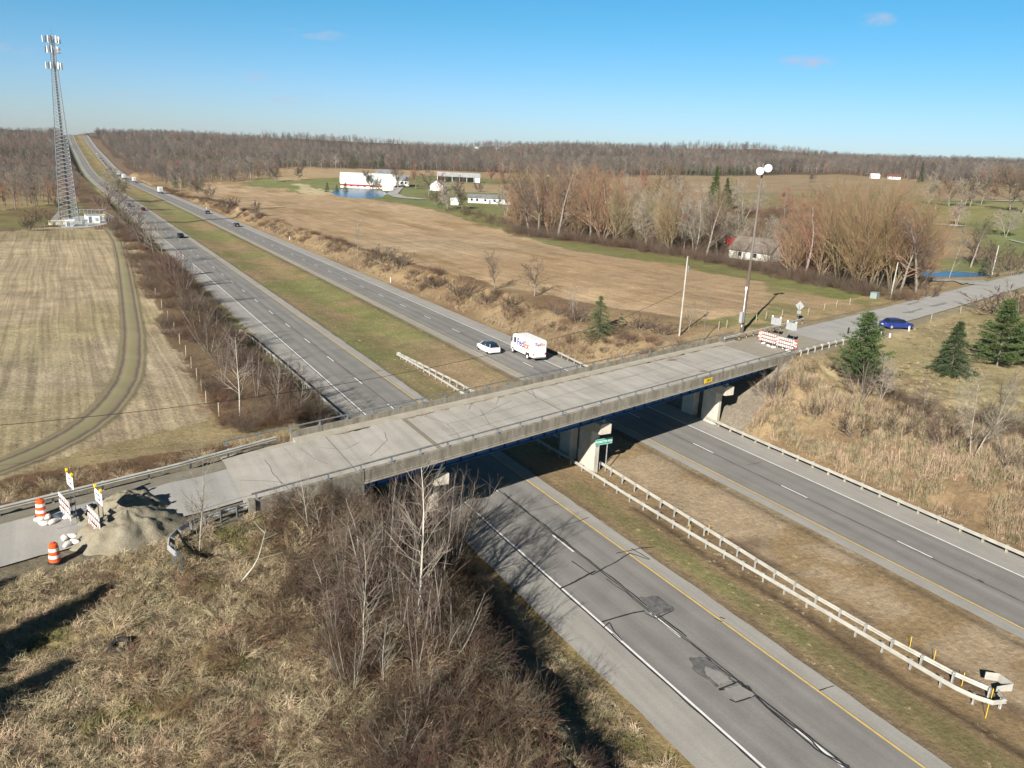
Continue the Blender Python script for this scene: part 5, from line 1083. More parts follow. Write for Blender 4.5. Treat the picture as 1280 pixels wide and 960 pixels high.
sh = [proto('shrub', shrub_mesh(11, 2.4, 26, .55, twig_b, .5), 395, 745, 'brown leafless shrub low in the foreground thicket left of the birch', 'shrub'),
      proto('shrub', shrub_mesh(12, 2.2, 30, .7, twig_rb, .7), 330, 770, 'red brown arching shrub in the foreground left of the thicket', 'shrub'),
      proto('shrub', shrub_mesh(13, 2.8, 20, .4, twig_g, .3), 640, 905, 'pale grey tangled shrub in the shade beside the road verge', 'shrub'),
      proto('shrub', shrub_mesh(14, 2.5, 28, .6, twig_pu, .4), 500, 905, 'dark purple brown shrub at the bottom of the thicket', 'shrub'),
      proto('shrub', shrub_mesh(15, 2.0, 34, .8, straw_m, .8), 420, 905, 'light tan bush of dry stems at the bottom centre left', 'shrub')]
gr = [proto('grass', blade_mesh(1, 110, .34, .36, straw_m, 1.2, .008), 100, 900, 'matted tan straw grass tuft at lower left', 'grass', 'stuff'), proto('grass', blade_mesh(2, 100, .26, .38, olive_m, .9, .008), 60, 760, 'short olive grass tuft at lower left', 'grass', 'stuff'),
      proto('grass', blade_mesh(3, 120, .42, .38, straw2_m, 1.4, .008), 200, 920, 'flattened straw grass tuft at lower left', 'grass', 'stuff')]
rd = [proto('reeds', blade_mesh(4, 60, 1.9, .55, reed_m, .38, .014), 1120, 600, 'clump of tall tan reeds on the right bank', 'grass', 'stuff'), proto('reeds', blade_mesh(5, 60, 1.3, .6, reed_m, .9, .014), 1050, 590, 'leaning tan reeds on the right bank', 'grass', 'stuff')]
# foreground thicket
def dens_mask(x, y, th, sc=5, s=91): return fbm(x/sc, y/sc, 3, s) > th
mk_ = lambda x, y: ((y > 57) | (x < -18.2+(y-50)*.2+1.5*(fbm(x/2, y/2, 2, 19)-.5)) | (rng.random(len(x)) < .04)) & (V_of(x, y) < -5.6) & (x < np.interp(y, [44, 52, 64, 70], [-14.4, -13.9, -12.4, -12.0])-1.6*(fbm(y/2.5, y*0, 2, 3)-.5)) & (x > -26.5+5*(fbm(x/5, y/5, 2, 77)-.5)+np.clip((y-60)*.15, -1, 2)) & ~((x > -15) & (V_of(x, y) > -8))
x, y = pts_in(-31, -11, 36, 76, 1.9, mk_)
# keep the very dense part low under the bridge edge
SCL_ = (.4, .9)
do_scatter('thicket', [sh[0], sh[1], sh[3], sh[0], sh[4], sh[3]], x, y, *SCL_, 'dense brown leafless thicket filling the slope in front of the bridge', 'brush', pick=None, tilt=.25)
x, y = pts_in(-35, -22, 40, 74, 1.4, lambda x, y: (V_of(x, y) < -7) & dens_mask(x, y, .47, 4))
do_scatter('thicket', [sh[1], sh[4]], x, y, .35, .75, 'red brown low brush at the left edge of the thicket', 'brush', tilt=.3)
x, y = pts_in(-60, -11, 34, 72, 13, lambda x, y: (V_of(x, y) < -5.4) & (x < XL-.3) & ((x < -25.5+2*(fbm(x/3, y/3, 2, 71)-.5)) | (rng.random(len(x)) < .10) | ((x > -15) & (rng.random(len(x)) < .5))))
k = fbm(x/3, y/3, 3, 95); pick = np.where(k > .66, 1, np.where(rng.random(len(x)) < .5, 0, 2)); kv = in_view(x, y); 
do_scatter('grass', gr, x, y, .6, 1.25, 'matted straw and olive grass covering the slope at lower left', 'grass', pick=pick[kv], tilt=.25)
# brush strip along the near carriageway and by the cross road (north west)
x, y = pts_in(-26, -11.6, 90, 330, .8, lambda x, y: (x < XL-1.6) & (x > -24+2*(fbm(y/12, y*0, 2, 5)-.5)+np.clip((y-150)/60, 0, 3)) & (V_of(x, y) > 6) & dens_mask(x, y, .50, 5))
do_scatter('roadside_brush', [sh[0], sh[3], sh[2], sh[1]], x, y, .35, 1.0, 'brown leafless brush strip between the tan field and the near carriageway', 'brush', tilt=.2)
x, y = pts_in(-70, -14, 60, 110, 1.1, lambda x, y: (V_of(x, y) > 5.6) & (V_of(x, y) < 12.5) & dens_mask(x, y, .36, 3))
do_scatter('roadside_brush', [sh[1], sh[0], sh[4]], x, y, .28, .6, 'red brown low brush behind the guardrail of the cross road', 'brush', tilt=.3)
# right bank upstream
x, y = pts_in(30, 50, 96, 700, .55, lambda x, y: (x > XR+1.5) & (x < 37+4*(fbm(y/15, y*0, 2, 6)-.5)) & (V_of(x, y) > 6) & dens_mask(x, y, .50, 6))
do_scatter('bank_brush', [sh[0], sh[1], sh[3]], x, y, .3, .8, 'brown and tan brush along the bank between far carriageway and stubble field', 'brush', tilt=.2)
x, y = pts_in(29.6, 40, 96, 330, 2.2, lambda x, y: (V_of(x, y) > 6) & (x < 35+2*(fbm(y/10, y*0, 2, 6)-.5)) & dens_mask(x, y, .36, 4, 12))
do_scatter('reeds', rd, x, y, .2, .5, 'tan tall grass on the bank beyond the far carriageway', 'grass')
# right slope below the bridge
x, y = pts_in(29.5, 60, 34, 92, 3.6, lambda x, y: (V_of(x, y) < -6) & (x > XR+.6) & (x < 42+(66-y)*.22+5*(fbm(x/5, y/5, 2, 8)-.5)) & (fbm(x/3, y/3, 3, 15) > .36))
do_scatter('reeds', rd, x, y, .38, .95, 'tall tan reeds and dry grass on the slope right of the far carriageway', 'grass', tilt=.15)
x, y = pts_in(34, 62, 40, 90, .55, lambda x, y: (V_of(x, y) < -7) & (np.abs(x-44-(66-y)*.25) < 5) & dens_mask(x, y, .47, 4, 33))
do_scatter('slope_brush', [sh[0], sh[1], sh[3], sh[2]], x, y, .45, .95, 'brown brush patches on the slope right of the far carriageway', 'brush', tilt=.2)
x, y = pts_in(40, 130, 34, 110, 1.2, lambda x, y: (V_of(x, y) < -6) & dens_mask(x, y, .42, 6, 44))
do_scatter('grass', gr, x, y, .5, 1.0, 'tan and olive grass on the slope around the conifers', 'grass')
x, y = pts_in(1.8, 16, 36, 260, 2.2, lambda x, y: (fbm(x/2.2, y/2.2, 3, 15) > .42) & ~((y > 66) & (y < 94)))
do_scatter('grass', [gr[1], gr[0]], x, y, .22, .5, 'short olive and tan grass of the median', 'grass')
# --- single trees, near
T = tree_px
p = at(522, 792); place_tree('birch', p[0], p[1], 10.3, 'tall white barked birch leaning right in the middle of the foreground thicket', name='birch_tree', var=0, rz=.3, tilt=(0, .10))
T('psap', 249, 697, 178, 'slender pale tree standing before the cross road guardrail at left', var=0, wid=.8)
T('psap', 387, 672, 150, 'thin pale tree in front of the near parapet, left of a twin', var=1, wid=.7); T('psap', 402, 674, 75, 'short pale sapling just right of the thin pale tree by the parapet', var=0)
T('sap', 250, 672, 60, 'small dark drooping tree tangled round the pale stem at left', var=1, wid=1.3)
fg_ = [(470, 745, 130, 'sap'), (500, 700, 120, 'sap'), (535, 705, 120, 'gscrub'), (560, 700, 125, 'sap'), (575, 680, 100, 'gscrub'), (455, 835, 190, 'psap'), (470, 700, 80, 'gscrub'), (520, 850, 150, 'sap'), (535, 790, 110, 'oak'), (592, 668, 60, 'sap'), (430, 700, 70, 'sap'), (530, 900, 90, 'sap'), (480, 870, 110, 'psap'), (560, 880, 70, 'gscrub'), (505, 640, 90, 'gscrub'), (440, 780, 100, 'sap'), (540, 735, 110, 'sap'), (575, 820, 60, 'sap'), (500, 950, 90, 'gscrub')]+[(430, 745, 150, 'sap'), (448, 700, 110, 'oak'), (485, 745, 170, 'sap'), (515, 730, 150, 'oak'), (545, 760, 170, 'sap'), (495, 690, 110, 'sap'), (570, 715, 140, 'sap'), (465, 780, 150, 'oak'), (500, 800, 160, 'sap'), (420, 800, 120, 'sap'), (555, 820, 130, 'gscrub'), (440, 860, 110, 'gscrub'), (525, 680, 100, 'gscrub'), (405, 760, 90, 'oak')]
wh = ['leafless tree at the left of the thicket', 'leafless tree below the blue girder', 'bushy leafless tree in front of the left pier', 'leafless tree just right of the left pier', 'grey tangled tree at the shaded road edge', 'thin pale stemmed tree low in the thicket', 'grey bush under the parapet end', 'leafless tree below the birch foot', 'spreading leafless tree at the birch foot', 'small leafless sapling clump where thicket meets the shoulder', 'small leafless tree left beneath the parapet', 'leafless tree near the bottom edge', 'short pale tree near the bottom of the thicket', 'grey shrubby tree low by the verge', 'grey shrubby tree against the blue girder', 'leafless sapling clump left of the birch', 'leafless sapling clump just right of the birch', 'low leafless sapling clump in the deep shade', 'grey shrubby tree at the very bottom edge']+['dark bare tree of the thicket, '+q for q in ('left edge under the parapet', 'below the first curb of the parapet end', 'left of the birch trunk', 'crossing the birch crown', 'right of the birch, tallest', 'in front of the girder', 'against the pier cap', 'left below the birch', 'at the birch foot, left', 'far left and low', 'right side low', 'low left with grey stems', 'close under the girder', 'leftmost and short')]
for i, ((px, py, h, kd), lb) in enumerate(zip(fg_, wh)): T(kd, px, py, h, lb, wid=.9)
for i, (x_, y_, h_) in enumerate(((-48, 51, 9.5), (-51, 54, 9), (-46.8, 48, 7.0), (-50, 49.5, 9.5))):
    e = empty('conifer', (x_, y_, gz(x_, y_)-.05), i, 'dense evergreen outside the left edge that shades the lower left grass', 'tree', 'evergreens beyond the left edge'); V1, F1_, Tm, Fi = conifer_mesh(200+i, h_, 3.0, 1.5); link('trunk', mesh_np('trunk', V1, F1_, 4, bark_g), e); link('crown', mesh_np('crown', Tm, Fi, 3, needle), e)
TW = None
# fallen pale branches
m = MB()
p = at(300, 730); q = at(312, 722)
sg = gen(5, 3.2, .05, [(4, .5, .8, -.05, .12, 6, .3), (2, .5, .7, 0, .2, 2, .2), .015], lean=(1.2, .6)); V, F = tubes([s[:8] for s in sg], 5); o = link('fallen_branch', mesh_np('fallen_branch', V, F, 4, bark_w)); o.location = (p[0], p[1], p[2]+.3); tag(o, 'pale fallen branch lying on the brush below the curved guardrail', 'branch')
# --- left strip trees
for px, py, h, kd, lb in ((300, 520, 112, 'birch', 'white barked birch on the strip between the tan field and near carriageway'), (345, 512, 75, 'psap', 'pale thin tree behind the upstream guardrail'), (374, 517, 60, 'psap', 'pale thin tree close to the bridge at the highway edge'), (322, 497, 80, 'sap', 'leafless tree right of the birch on the strip'), (280, 480, 70, 'sap', 'leafless tree beside the fence of the tan field'),
                          (262, 440, 55, 'scrub', 'purple brown bush clump midway on the roadside strip'), (250, 415, 45, 'scrub', 'purple brown bush above the midway clump'), (228, 365, 40, 'scrub', 'purple brown bush left of the small roadside sign'), (214, 345, 34, 'scrub', 'purple brown bush up the strip beyond the small sign'), (236, 395, 40, 'gscrub', 'grey bush left of the strip below the small sign'), (205, 325, 50, 'psap', 'pale thin tree among strip bushes far up'), (192, 318, 46, 'psap', 'pale thin tree beside another up the strip'), (275, 455, 40, 'scrub', 'brown bush on the strip by the lower fence'), (300, 470, 45, 'scrub', 'brown bush nearest the guardrail start'), (180, 305, 34, 'gscrub', 'grey bush up the strip near the track bend'), (170, 292, 34, 'gscrub', 'grey bush beside the compound end of the strip'), (400, 512, 50, 'sap', 'leafless sapling at the corner of bridge and highway'), (355, 490, 45, 'scrub', 'brown bush behind the middle of the guardrail'), (155, 280, 40, 'gscrub', 'grey leafless tree right of the tower compound'), (148, 262, 40, 'oak', 'grey leafless tree at the highway edge beyond the compound'), (140, 252, 44, 'pale', 'pale leafless tree right behind the tower foot'), (128, 262, 26, 'scrub', 'small brown bush behind the compound'), (52, 284, 26, 'scrub', 'brown bush left of the tower compound'), (35, 288, 20, 'scrub', 'small brown bush at the far edge of the tan field'), (75, 262, 18, 'scrub', 'small brown bush behind the tower')):
    T(kd, px, py, h, lb, name='birch_tree' if kd == 'birch' else 'bare_tree' if kd not in ('scrub', 'gscrub') else 'shrub', cat='tree' if kd not in ('scrub', 'gscrub') else 'shrub')
# --- stubble field trees and bank
for px, py, h, kd, lb, w_ in ((619, 362, 48, 'oak', 'lone bare tree on the bank edge of the stubble field, left of two', .75), (668, 370, 50, 'oak', 'lone spreading bare tree on the bank edge of the stubble field, right of two', 1.0), (447, 322, 48, 'psap', 'thin bare tree before the round bush by the far carriageway', .8), (480, 330, 24, 'scrub', 'round grey bush beside the stubble field, left half', 1.4), (500, 336, 24, 'gscrub', 'round grey bush beside the stubble field, right half', 1.4), (318, 277, 26, 'oak', 'small bare tree on the bank far up the carriageway', .8), (287, 260, 14, 'scrub', 'round low bush far up the bank', 1.5), (248, 245, 20, 'oak', 'small bare tree where the woods meet the bank', 1), (262, 246, 14, 'gscrub', 'low grey bush at the corner of the woods', 1.4),
                              (575, 372, 26, 'scrub', 'brown bush on the bank left of the lone trees', 1.3), (610, 380, 20, 'scrub', 'low brown bush below the lone trees', 1.4), (635, 385, 20, 'scrub', 'low red brown bush below the right lone tree', 1.4), (716, 398, 44, 'psap', 'thin bare tree left of the small conifer', 1), (722, 402, 24, 'gscrub', 'grey bush left of the small conifer', 1.3), (860, 412, 38, 'psap', 'thin bare sapling behind the utility pole', 1.2), (700, 395, 20, 'scrub', 'low bush on the bank before the conifer', 1.4), (545, 360, 18, 'scrub', 'low brown bush farther left on the bank', 1.4), (800, 412, 20, 'scrub', 'red brown bush between conifer and utility pole', 1.6), (828, 418, 16, 'scrub', 'red brown low bush left of the utility pole', 1.6)):
    T(kd, px, py, h, lb, wid=w_, name='bare_tree' if kd not in ('scrub', 'gscrub') else 'shrub', cat='tree' if kd not in ('scrub', 'gscrub') else 'shrub')
# --- slope right of the bridge
for px, py, h, kd, lb, w_ in ((972, 502, 52, 'gscrub', 'grey spreading bush at the east end of the bridge', .9), (958, 495, 34, 'scrub', 'red brown bush just below the bridge end', 1.0), (1076, 497, 58, 'gscrub', 'bare bush directly below the large pine', .9), (1100, 502, 62, 'pale', 'pale bare small tree right of the large pine', .8), (1150, 530, 62, 'oak', 'bare tree on the slope below the dark spruce', .75), (1122, 545, 36, 'scrub', 'brown bush in the middle of the slope', 1.2), (1215, 572, 112, 'pale', 'pale grey bare tree standing tallest on the right slope', .75), (1240, 545, 85, 'oak', 'dark bare tree behind the tall pale one on the right slope', .8), (1262, 590, 60, 'gscrub', 'grey bush at the right edge above the reeds', 1.1), (1068, 545, 28, 'scrub', 'low brown bush left on the slope', 1.4), (1255, 395, 34, 'scrub', 'purple brown bush beside the cross road at the right edge', 2.0), (1278, 400, 44, 'scrub', 'larger purple brown bush at the right edge by the road', 1.8), (1180, 560, 34, 'scrub', 'brown bush before the tall pale tree', 1.4), (1020, 520, 22, 'scrub', 'low brown bush beneath the bridge end slope', 1.4)):
    T(kd, px, py, h, lb, wid=w_, name='bare_tree' if kd not in ('scrub', 'gscrub') else 'shrub', cat='tree' if kd not in ('scrub', 'gscrub') else 'shrub')
conifer(748, 424, 54, 58, 'small dark conifer with browned skirt beside the far carriageway bank', 31, needle2, False, 1.1, skirt=True)
conifer(776, 410, 20, 12, 'tiny dark conifer right of the skirted one', 32, needle, dense=.8)
conifer(1072, 482, 92, 84, 'large ragged green pine in front of the cross road guardrail', 33, needle2, True, 2.4, skirt=True, cut=.12)
conifer(1188, 467, 66, 62, 'dense dark green spruce alone on the right slope', 34, needle, False, 1.7, cut=.02)
conifer(1246, 457, 82, 76, 'green pine at the right edge, left one of the pair', 35, needle2, True, 2.4, cut=.05); conifer(1284, 454, 88, 74, 'green pine cut by the right edge of the picture', 36, needle2, True, 2.4, cut=.05)
conifer(840, 306, 40, 20, 'dark conifer at the foot of the willows near the stubble field', 37, needle); conifer(1228, 345, 26, 16, 'small dark conifer left of the far utility pole', 38, needle)
for i, (px, py, h, w_) in enumerate(((409, 240, 12, 8), (421, 240, 9, 8), (432, 240, 12, 10))): conifer(px, py, h, w_, ('left', 'middle', 'right')[i]+' one of three small conifers between barn and pond', 40+i, needle, name='conifer')
conifer(498, 233, 12, 10, 'round green evergreen by the white farmhouse', 44, needle, dense=.9)
conifer(890, 268, 58, 26, 'green conifer top rising behind the willows, left of a pair', 45, needle2, dense=.8); conifer(905, 266, 42, 22, 'dark green conifer behind the willows, right of a pair', 46, needle, dense=.8); conifer(1150, 228, 25, 9, 'narrow leaning dark conifer on the far ridge', 47, needle, dense=.6)
# --- willow woods
wr = random.Random(3); WG = 'tall tan willows in the two big groves'
side = ['at the left end', 'left of the middle', 'in the middle', 'right of the middle', 'at the right end']
def grove(n, xa, xb, ybase, top, depth_rows, lab, kinds):
    for row in range(depth_rows):
        for i in range(n):
            px = xa+(xb-xa)*(i+.5*wr.random()+.25*(row % 2))/n; yb = ybase(px)-row*9-wr.random()*4; h = (yb-top(px))*(.72+.34*wr.random())+row*1.5
            kd = kinds[wr.randrange(len(kinds))]; fr = ('front', 'second', 'third', 'fourth')[row]; k5 = min(4, int(5*(px-xa)/(xb-xa)))
            col = {'willow': 'orange tan', 'ywillow': 'yellow tan', 'rmaple': 'reddish', 'oak': 'grey', 'pale': 'pale'}[kd]
            T(kd, px, yb, h, '%s bare tree in %s row of the %s, %s' % (col, fr, lab.replace('trees behind the white house', 'house trees'), side[k5]), group='%s bare trees of the %s, %s row %s' % (col, lab, fr, side[k5]), name='bare_tree', wid=.78 if kd in ('willow', 'ywillow') else .9)
grove(9, 645, 760, lambda x: np.interp(x, [640, 760], [290, 305]), lambda x: np.interp(x, [640, 700, 760], [220, 208, 212]), 4, 'left grove', ['willow', 'willow', 'ywillow', 'oak', 'willow', 'rmaple'])
grove(10, 765, 905, lambda x: np.interp(x, [760, 900], [306, 325]), lambda x: np.interp(x, [760, 850, 900], [215, 232, 245]), 3, 'middle grove', ['ywillow', 'pale', 'oak', 'willow', 'ywillow', 'rmaple'])
grove(6, 905, 975, lambda x: np.interp(x, [900, 975], [318, 330]), lambda x: np.interp(x, [900, 975], [262, 262]), 1, 'trees behind the white house', ['pale', 'rmaple', 'ywillow'])
grove(11, 985, 1155, lambda x: np.interp(x, [980, 1060, 1150], [345, 362, 368]), lambda x: np.interp(x, [980, 1040, 1150], [252, 228, 240]), 4, 'right grove', ['willow', 'ywillow', 'willow', 'oak', 'rmaple', 'willow'])
for px, py, h, kd, lb in ((770, 262, 46, 'rmaple', 'red tinged bare tree behind the left grove'), (800, 258, 50, 'rmaple', 'red tinged bare tree rising behind the middle grove'), (826, 262, 56, 'rmaple', 'broad red tinged tree behind the middle grove'), (850, 262, 46, 'oak', 'grey bare tree behind the middle grove'), (930, 275, 50, 'pale', 'pale bare tree left of the tall pole top'), (980, 275, 40, 'rmaple', 'red tinged tree right of the tall pole'), (1015, 228, 12, 'oak', 'small bare tree alone on the far tan field'), (745, 258, 36, 'oak', 'grey bare tree behind the left grove'), (915, 262, 40, 'ywillow', 'yellow tan tree behind the conifer pair'),
                          (498, 235, 38, 'oak', 'big bare tree beside the white farmhouse'), (520, 236, 30, 'rmaple', 'reddish bare tree right of the farmhouse'), (536, 244, 32, 'oak', 'bare tree in the farm thicket, left'), (552, 250, 34, 'rmaple', 'reddish bare tree in the farm thicket, middle'), (570, 250, 30, 'oak', 'bare tree in the farm thicket, right'), (560, 262, 34, 'pale', 'pale bare tree at the front of the farm thicket'), (578, 262, 28, 'oak', 'grey bare tree at the front of the farm thicket'), (545, 256, 22, 'scrub', 'brown bush at the front of the farm thicket'), (612, 228, 18, 'rmaple', 'reddish tree between open shed and ranch house'), (625, 246, 38, 'rmaple', 'reddish tree behind the ranch house'), (598, 240, 14, 'gscrub', 'small round tree behind the ranch house'), (640, 262, 44, 'oak', 'grey tree at the right end of the ranch house'), (632, 270, 32, 'pale', 'pale tree in front of the ranch house right end'), (470, 242, 20, 'oak', 'bare tree standing at the pond edge'), (463, 236, 22, 'oak', 'bare tree before the barn wall'),
                          (345, 228, 20, 'oak', 'bare tree at the edge of the woods beside the farm field'), (372, 226, 18, 'oak', 'small bare tree by the woods left of the farm'),
                          (1195, 282, 30, 'pale', 'white trunked tree standing on the right lawn'), (1257, 296, 34, 'pale', 'white trunked tree nearest the right edge of the lawn'), (1186, 258, 36, 'oak', 'dark bare tree on the lawn road, left'), (1160, 256, 36, 'pale', 'pale bare tree by the grove end on the lawn'), (1212, 258, 40, 'oak', 'dark bare tree on the lawn road, middle'), (1203, 258, 34, 'pale', 'pale tree between two dark lawn trees'), (1226, 256, 34, 'oak', 'grey bare tree on the lawn road, right'), (1240, 250, 20, 'rmaple', 'small round reddish tree alone on the far lawn'), (1262, 264, 54, 'oak', 'large dark bare tree at the right edge on the lawn'), (1278, 266, 60, 'oak', 'largest dark bare tree cut by the right edge'), (1213, 334, 62, 'oak', 'big bare tree behind the blue pond'), (1186, 348, 60, 'psap', 'thin pale tree rising from the pond edge'), (1250, 338, 34, 'scrub', 'brown round bush beside the far utility pole'), (1266, 345, 38, 'scrub', 'dark bush right of the far utility pole'), (1240, 346, 26, 'gscrub', 'grey bush left of the far utility pole'), (1160, 372, 26, 'scrub', 'dark bush at the right foot of the grove'), (1228, 330, 30, 'scrub', 'brown brush behind the small dark conifer')):
    T(kd, px, py, h, lb, name='bare_tree' if kd not in ('scrub', 'gscrub') else 'shrub', cat='tree' if kd not in ('scrub', 'gscrub') else 'shrub')
# hedge of brush at the feet of the groves
def alongpx(pl, n, jit):
    P = np.array([at(*q)[:2] for q in pl]); L = np.concatenate([[0], np.cumsum(np.hypot(*np.diff(P, axis=0).T))]); s = rng.uniform(0, L[-1], n); return np.interp(s, L, P[:, 0])+rng.normal(0, jit, n), np.interp(s, L, P[:, 1])+rng.normal(0, jit, n)
xa_, ya_ = alongpx([(640, 290), (700, 300), (760, 306), (850, 320), (960, 340), (1050, 360), (1130, 374)], 420, 2.2)
xb_, yb_ = alongpx([(560, 262), (600, 270), (640, 284)], 60, 4)
do_scatter('hedge_brush', [sh[0], sh[3], sh[2]], np.concatenate([xa_, xb_]), np.concatenate([ya_, yb_]), .6, 1.5, 'red brown undergrowth along the foot of the tree groves', 'brush')
x, y = pts_in(100, 420, 140, 330, .035, lambda x, y: poly_mask(pixpoly([(640, 288), (850, 318), (960, 338), (1120, 368), (1150, 330), (1150, 285), (850, 262), (660, 262)]), x, y))
do_scatter('grove_undergrowth', [sh[0], sh[2], sh[1]], x, y, 1.2, 2.6, 'tangled undergrowth inside the tree groves', 'brush')
# --- far woods
TW = None
FT = []
for i, (sp, H, mt_, nm, px, py) in enumerate(((SP_FOR, 16, twig_f, 'tall grey bare tree at the front edge of the left woods', 20, 262), (SP_FOR2, 15, twig_f, 'broad grey bare tree at the front edge of the far woods', 420, 211), (SP_FOR, 15, twig_fd, 'dark bare tree at the front edge of the far woods', 560, 212), (SP_FOR2, 14, twig_r, 'reddish bare tree at the edge of the far woods', 1090, 223), (SP_FOR2, 15, twig_p, 'pale bare tree at the edge of the woods beside the highway', 215, 232))):
    V, F = tubes([s[:8] for s in gen(60+i, H, .22, sp)], 3); me = mesh_np('bare_tree', V, F, 4, mt_); p = at(px, py); o = link('bare_tree', me); o.location = (p[0], p[1], p[2]-.1); tag(o, nm, 'tree'); FT.append(o)
V1, F1_, Tn, Fi = conifer_mesh(71, 15, 3.6, .35); me = mesh_np('conifer', Tn, Fi, 3, needle); p = at(183, 196); o = link('conifer', me); o.location = (p[0], p[1], p[2]-.1); tag(o, 'dark conifer standing out of the woods right of the highway', 'tree'); FT.append(o)
fl = [(-400, 264), (-100, 264), (0, 262), (40, 258), (75, 256), (112, 252), (120, 246)]; fr = [(150, 214), (175, 222), (205, 231), (240, 236), (262, 229), (300, 228), (342, 226), (352, 214), (420, 212), (500, 211), (560, 213), (640, 218), (700, 225), (760, 223), (830, 220), (900, 219), (1000, 218), (1060, 217), (1120, 225), (1200, 231), (1280, 236), (1450, 246)]
def azd(q): p = at(*q); return math.degrees(math.atan2(p[0]-CAM[0], p[1]-CAM[1])), math.hypot(p[0]-CAM[0], p[1]-CAM[1])
AL = sorted(azd(q) for q in fl); AR = sorted(azd(q) for q in fr)
PX = []; rs_ = np.random.default_rng(5)
for d0, d1, n in ((300, 900, 9500), (900, 1400, 15000), (1400, 2100, 13000), (2100, 3300, 12000)):
    az = rs_.uniform(-9, 68, n); d = np.sqrt(rs_.uniform(d0**2, d1**2, n)); x = CAM[0]+d*np.sin(np.radians(az)); y = CAM[1]+d*np.cos(np.radians(az))
    left = x < 0; fd = np.where(left, np.interp(az, [a for a, b in AL], [b for a, b in AL]), np.interp(az, [a for a, b in AR], [b for a, b in AR]))
    ok = (d > fd+rs_.uniform(0, 10, n)) & ~((x > -24-(y > 500)*4) & (x < 44)) ; PX.append(np.stack([x[ok], y[ok], d[ok]], -1))
# trees lining the highway
n = 900; y = rs_.uniform(560, 1950, n); s_ = rs_.random(n) < .5; x = np.where(s_, rs_.uniform(-40, -23, n), rs_.uniform(42, 60, n)); keep = (~s_ & (y > 620)) | s_; PX.append(np.stack([x[keep], y[keep], np.hypot(x[keep]-CAM[0], y[keep]-CAM[1])], -1))
PX = np.concatenate(PX); kv = in_view(PX[:, 0], PX[:, 1], 25, 5); PX = PX[kv]; n = len(PX)
cl = fbm(PX[:, 0]/90, PX[:, 1]/90, 3, 61); u_ = rs_.random(n)
idx_ = np.where(u_ < .30, 0, np.where(u_ < .58, 1, np.where(u_ < .80, 2, np.where(u_ < .88, 3, 4)))); idx_ = np.where((cl > .62) & (u_ < .6), 2, idx_); idx_ = np.where((cl < .36) & (u_ > .55), 3, idx_)
cf_ = fbm(PX[:, 0]/130, PX[:, 1]/130, 3, 62); idx_ = np.where((cf_ > .62) & (rs_.random(n) < .45), 5, np.where(rs_.random(n) < .008, 5, idx_))
sc = rs_.uniform(.6, 1.15, n)*(.72+.6*fbm(PX[:, 0]/140, PX[:, 1]/140, 3, 66))*(1+np.clip(PX[:, 2]-1200, 0, 2000)/6000)*np.where((PX[:, 0] < 0), .78, .92); sc = np.where(idx_ == 5, sc*.85, sc)
scatter('far_woods', FT, np.stack([PX[:, 0], PX[:, 1], G(PX[:, 0], PX[:, 1])-.3], -1), np.stack([sc*rs_.uniform(.9, 1.3, n), sc*rs_.uniform(.9, 1.3, n), sc], -1), np.stack([np.zeros(n), np.zeros(n), rs_.uniform(0, 6.28, n)], -1), idx_, 'leafless grey brown woods covering the rolling hills to the horizon', 'woods')
print('far trees', n)
# ------------------------------------------------------------------ poles, tower, signs, buildings
def pole(px, py, hpx, r, label, mat=None, name='utility_pole', topx=None, parts=True):
    p = at(px, py); h = hpx*depth_of(p)/FPX*1.04; e = empty(name, (p[0], p[1], p[2]-.1), 0, label, 'pole'); m = MB(); m.cyl((0, 0, 0), (0, 0, h), r, r*.65, n=10); m.build('shaft', mat or pmat_get('pole_wood', (.40, .36, .30)), e); return e, h
pw = pmat('pale_pole_wood', (.40, .37, .32), .85, 0, .2, 1, stretch=(6, 6, .6)); pdk = pmat('dark_pole_wood', (.075, .055, .04), .9, 0, .3, 1, col2=(.14, .11, .09), stretch=(6, 6, .5)); pgr = pmat('grey_pole_wood', (.15, .13, .11), .9, 0, .2, 1, stretch=(6, 6, .5))
e, h = pole(849, 420, 96, .13, 'pale wooden utility pole with a small transformer by the bridge parapet', pw)
m = MB(); m.cyl((.3, -.1, h*.80), (.3, -.1, h*.89), .16, n=12); m.build('transformer', steel_d, e); m = MB(); m.cyl((0, 0, h-.5), (.25, -.05, h+.1), .03, n=6); m.build('bracket', steel_d, e)
P1 = e.location.copy()
e, h = pole(879, 426, 65, .07, 'thin grey pole between the utility pole and the tall dish pole', pgr, name='thin_pole')
e, h = pole(1113, 373, 44, .15, 'white leaning utility pole at the corner of the right grove', pw); e.rotation_euler = (0, .05, 0)
e, h = pole(1240, 343, 35, .17, 'white leaning utility pole beside the cross road at the far right', pw); e.rotation_euler = (0, .04, 0)
e, h = pole(1166, 276, 20, .2, 'short pale pole on the lawn beyond the right grove', pw); e, h = pole(1205, 292, 18, .15, 'faint pale pole on the lawn right of the white trunked tree', pgr)
e, h = pole(504, 248, 24, .15, 'pale pole beside the farm driveway', pgr)
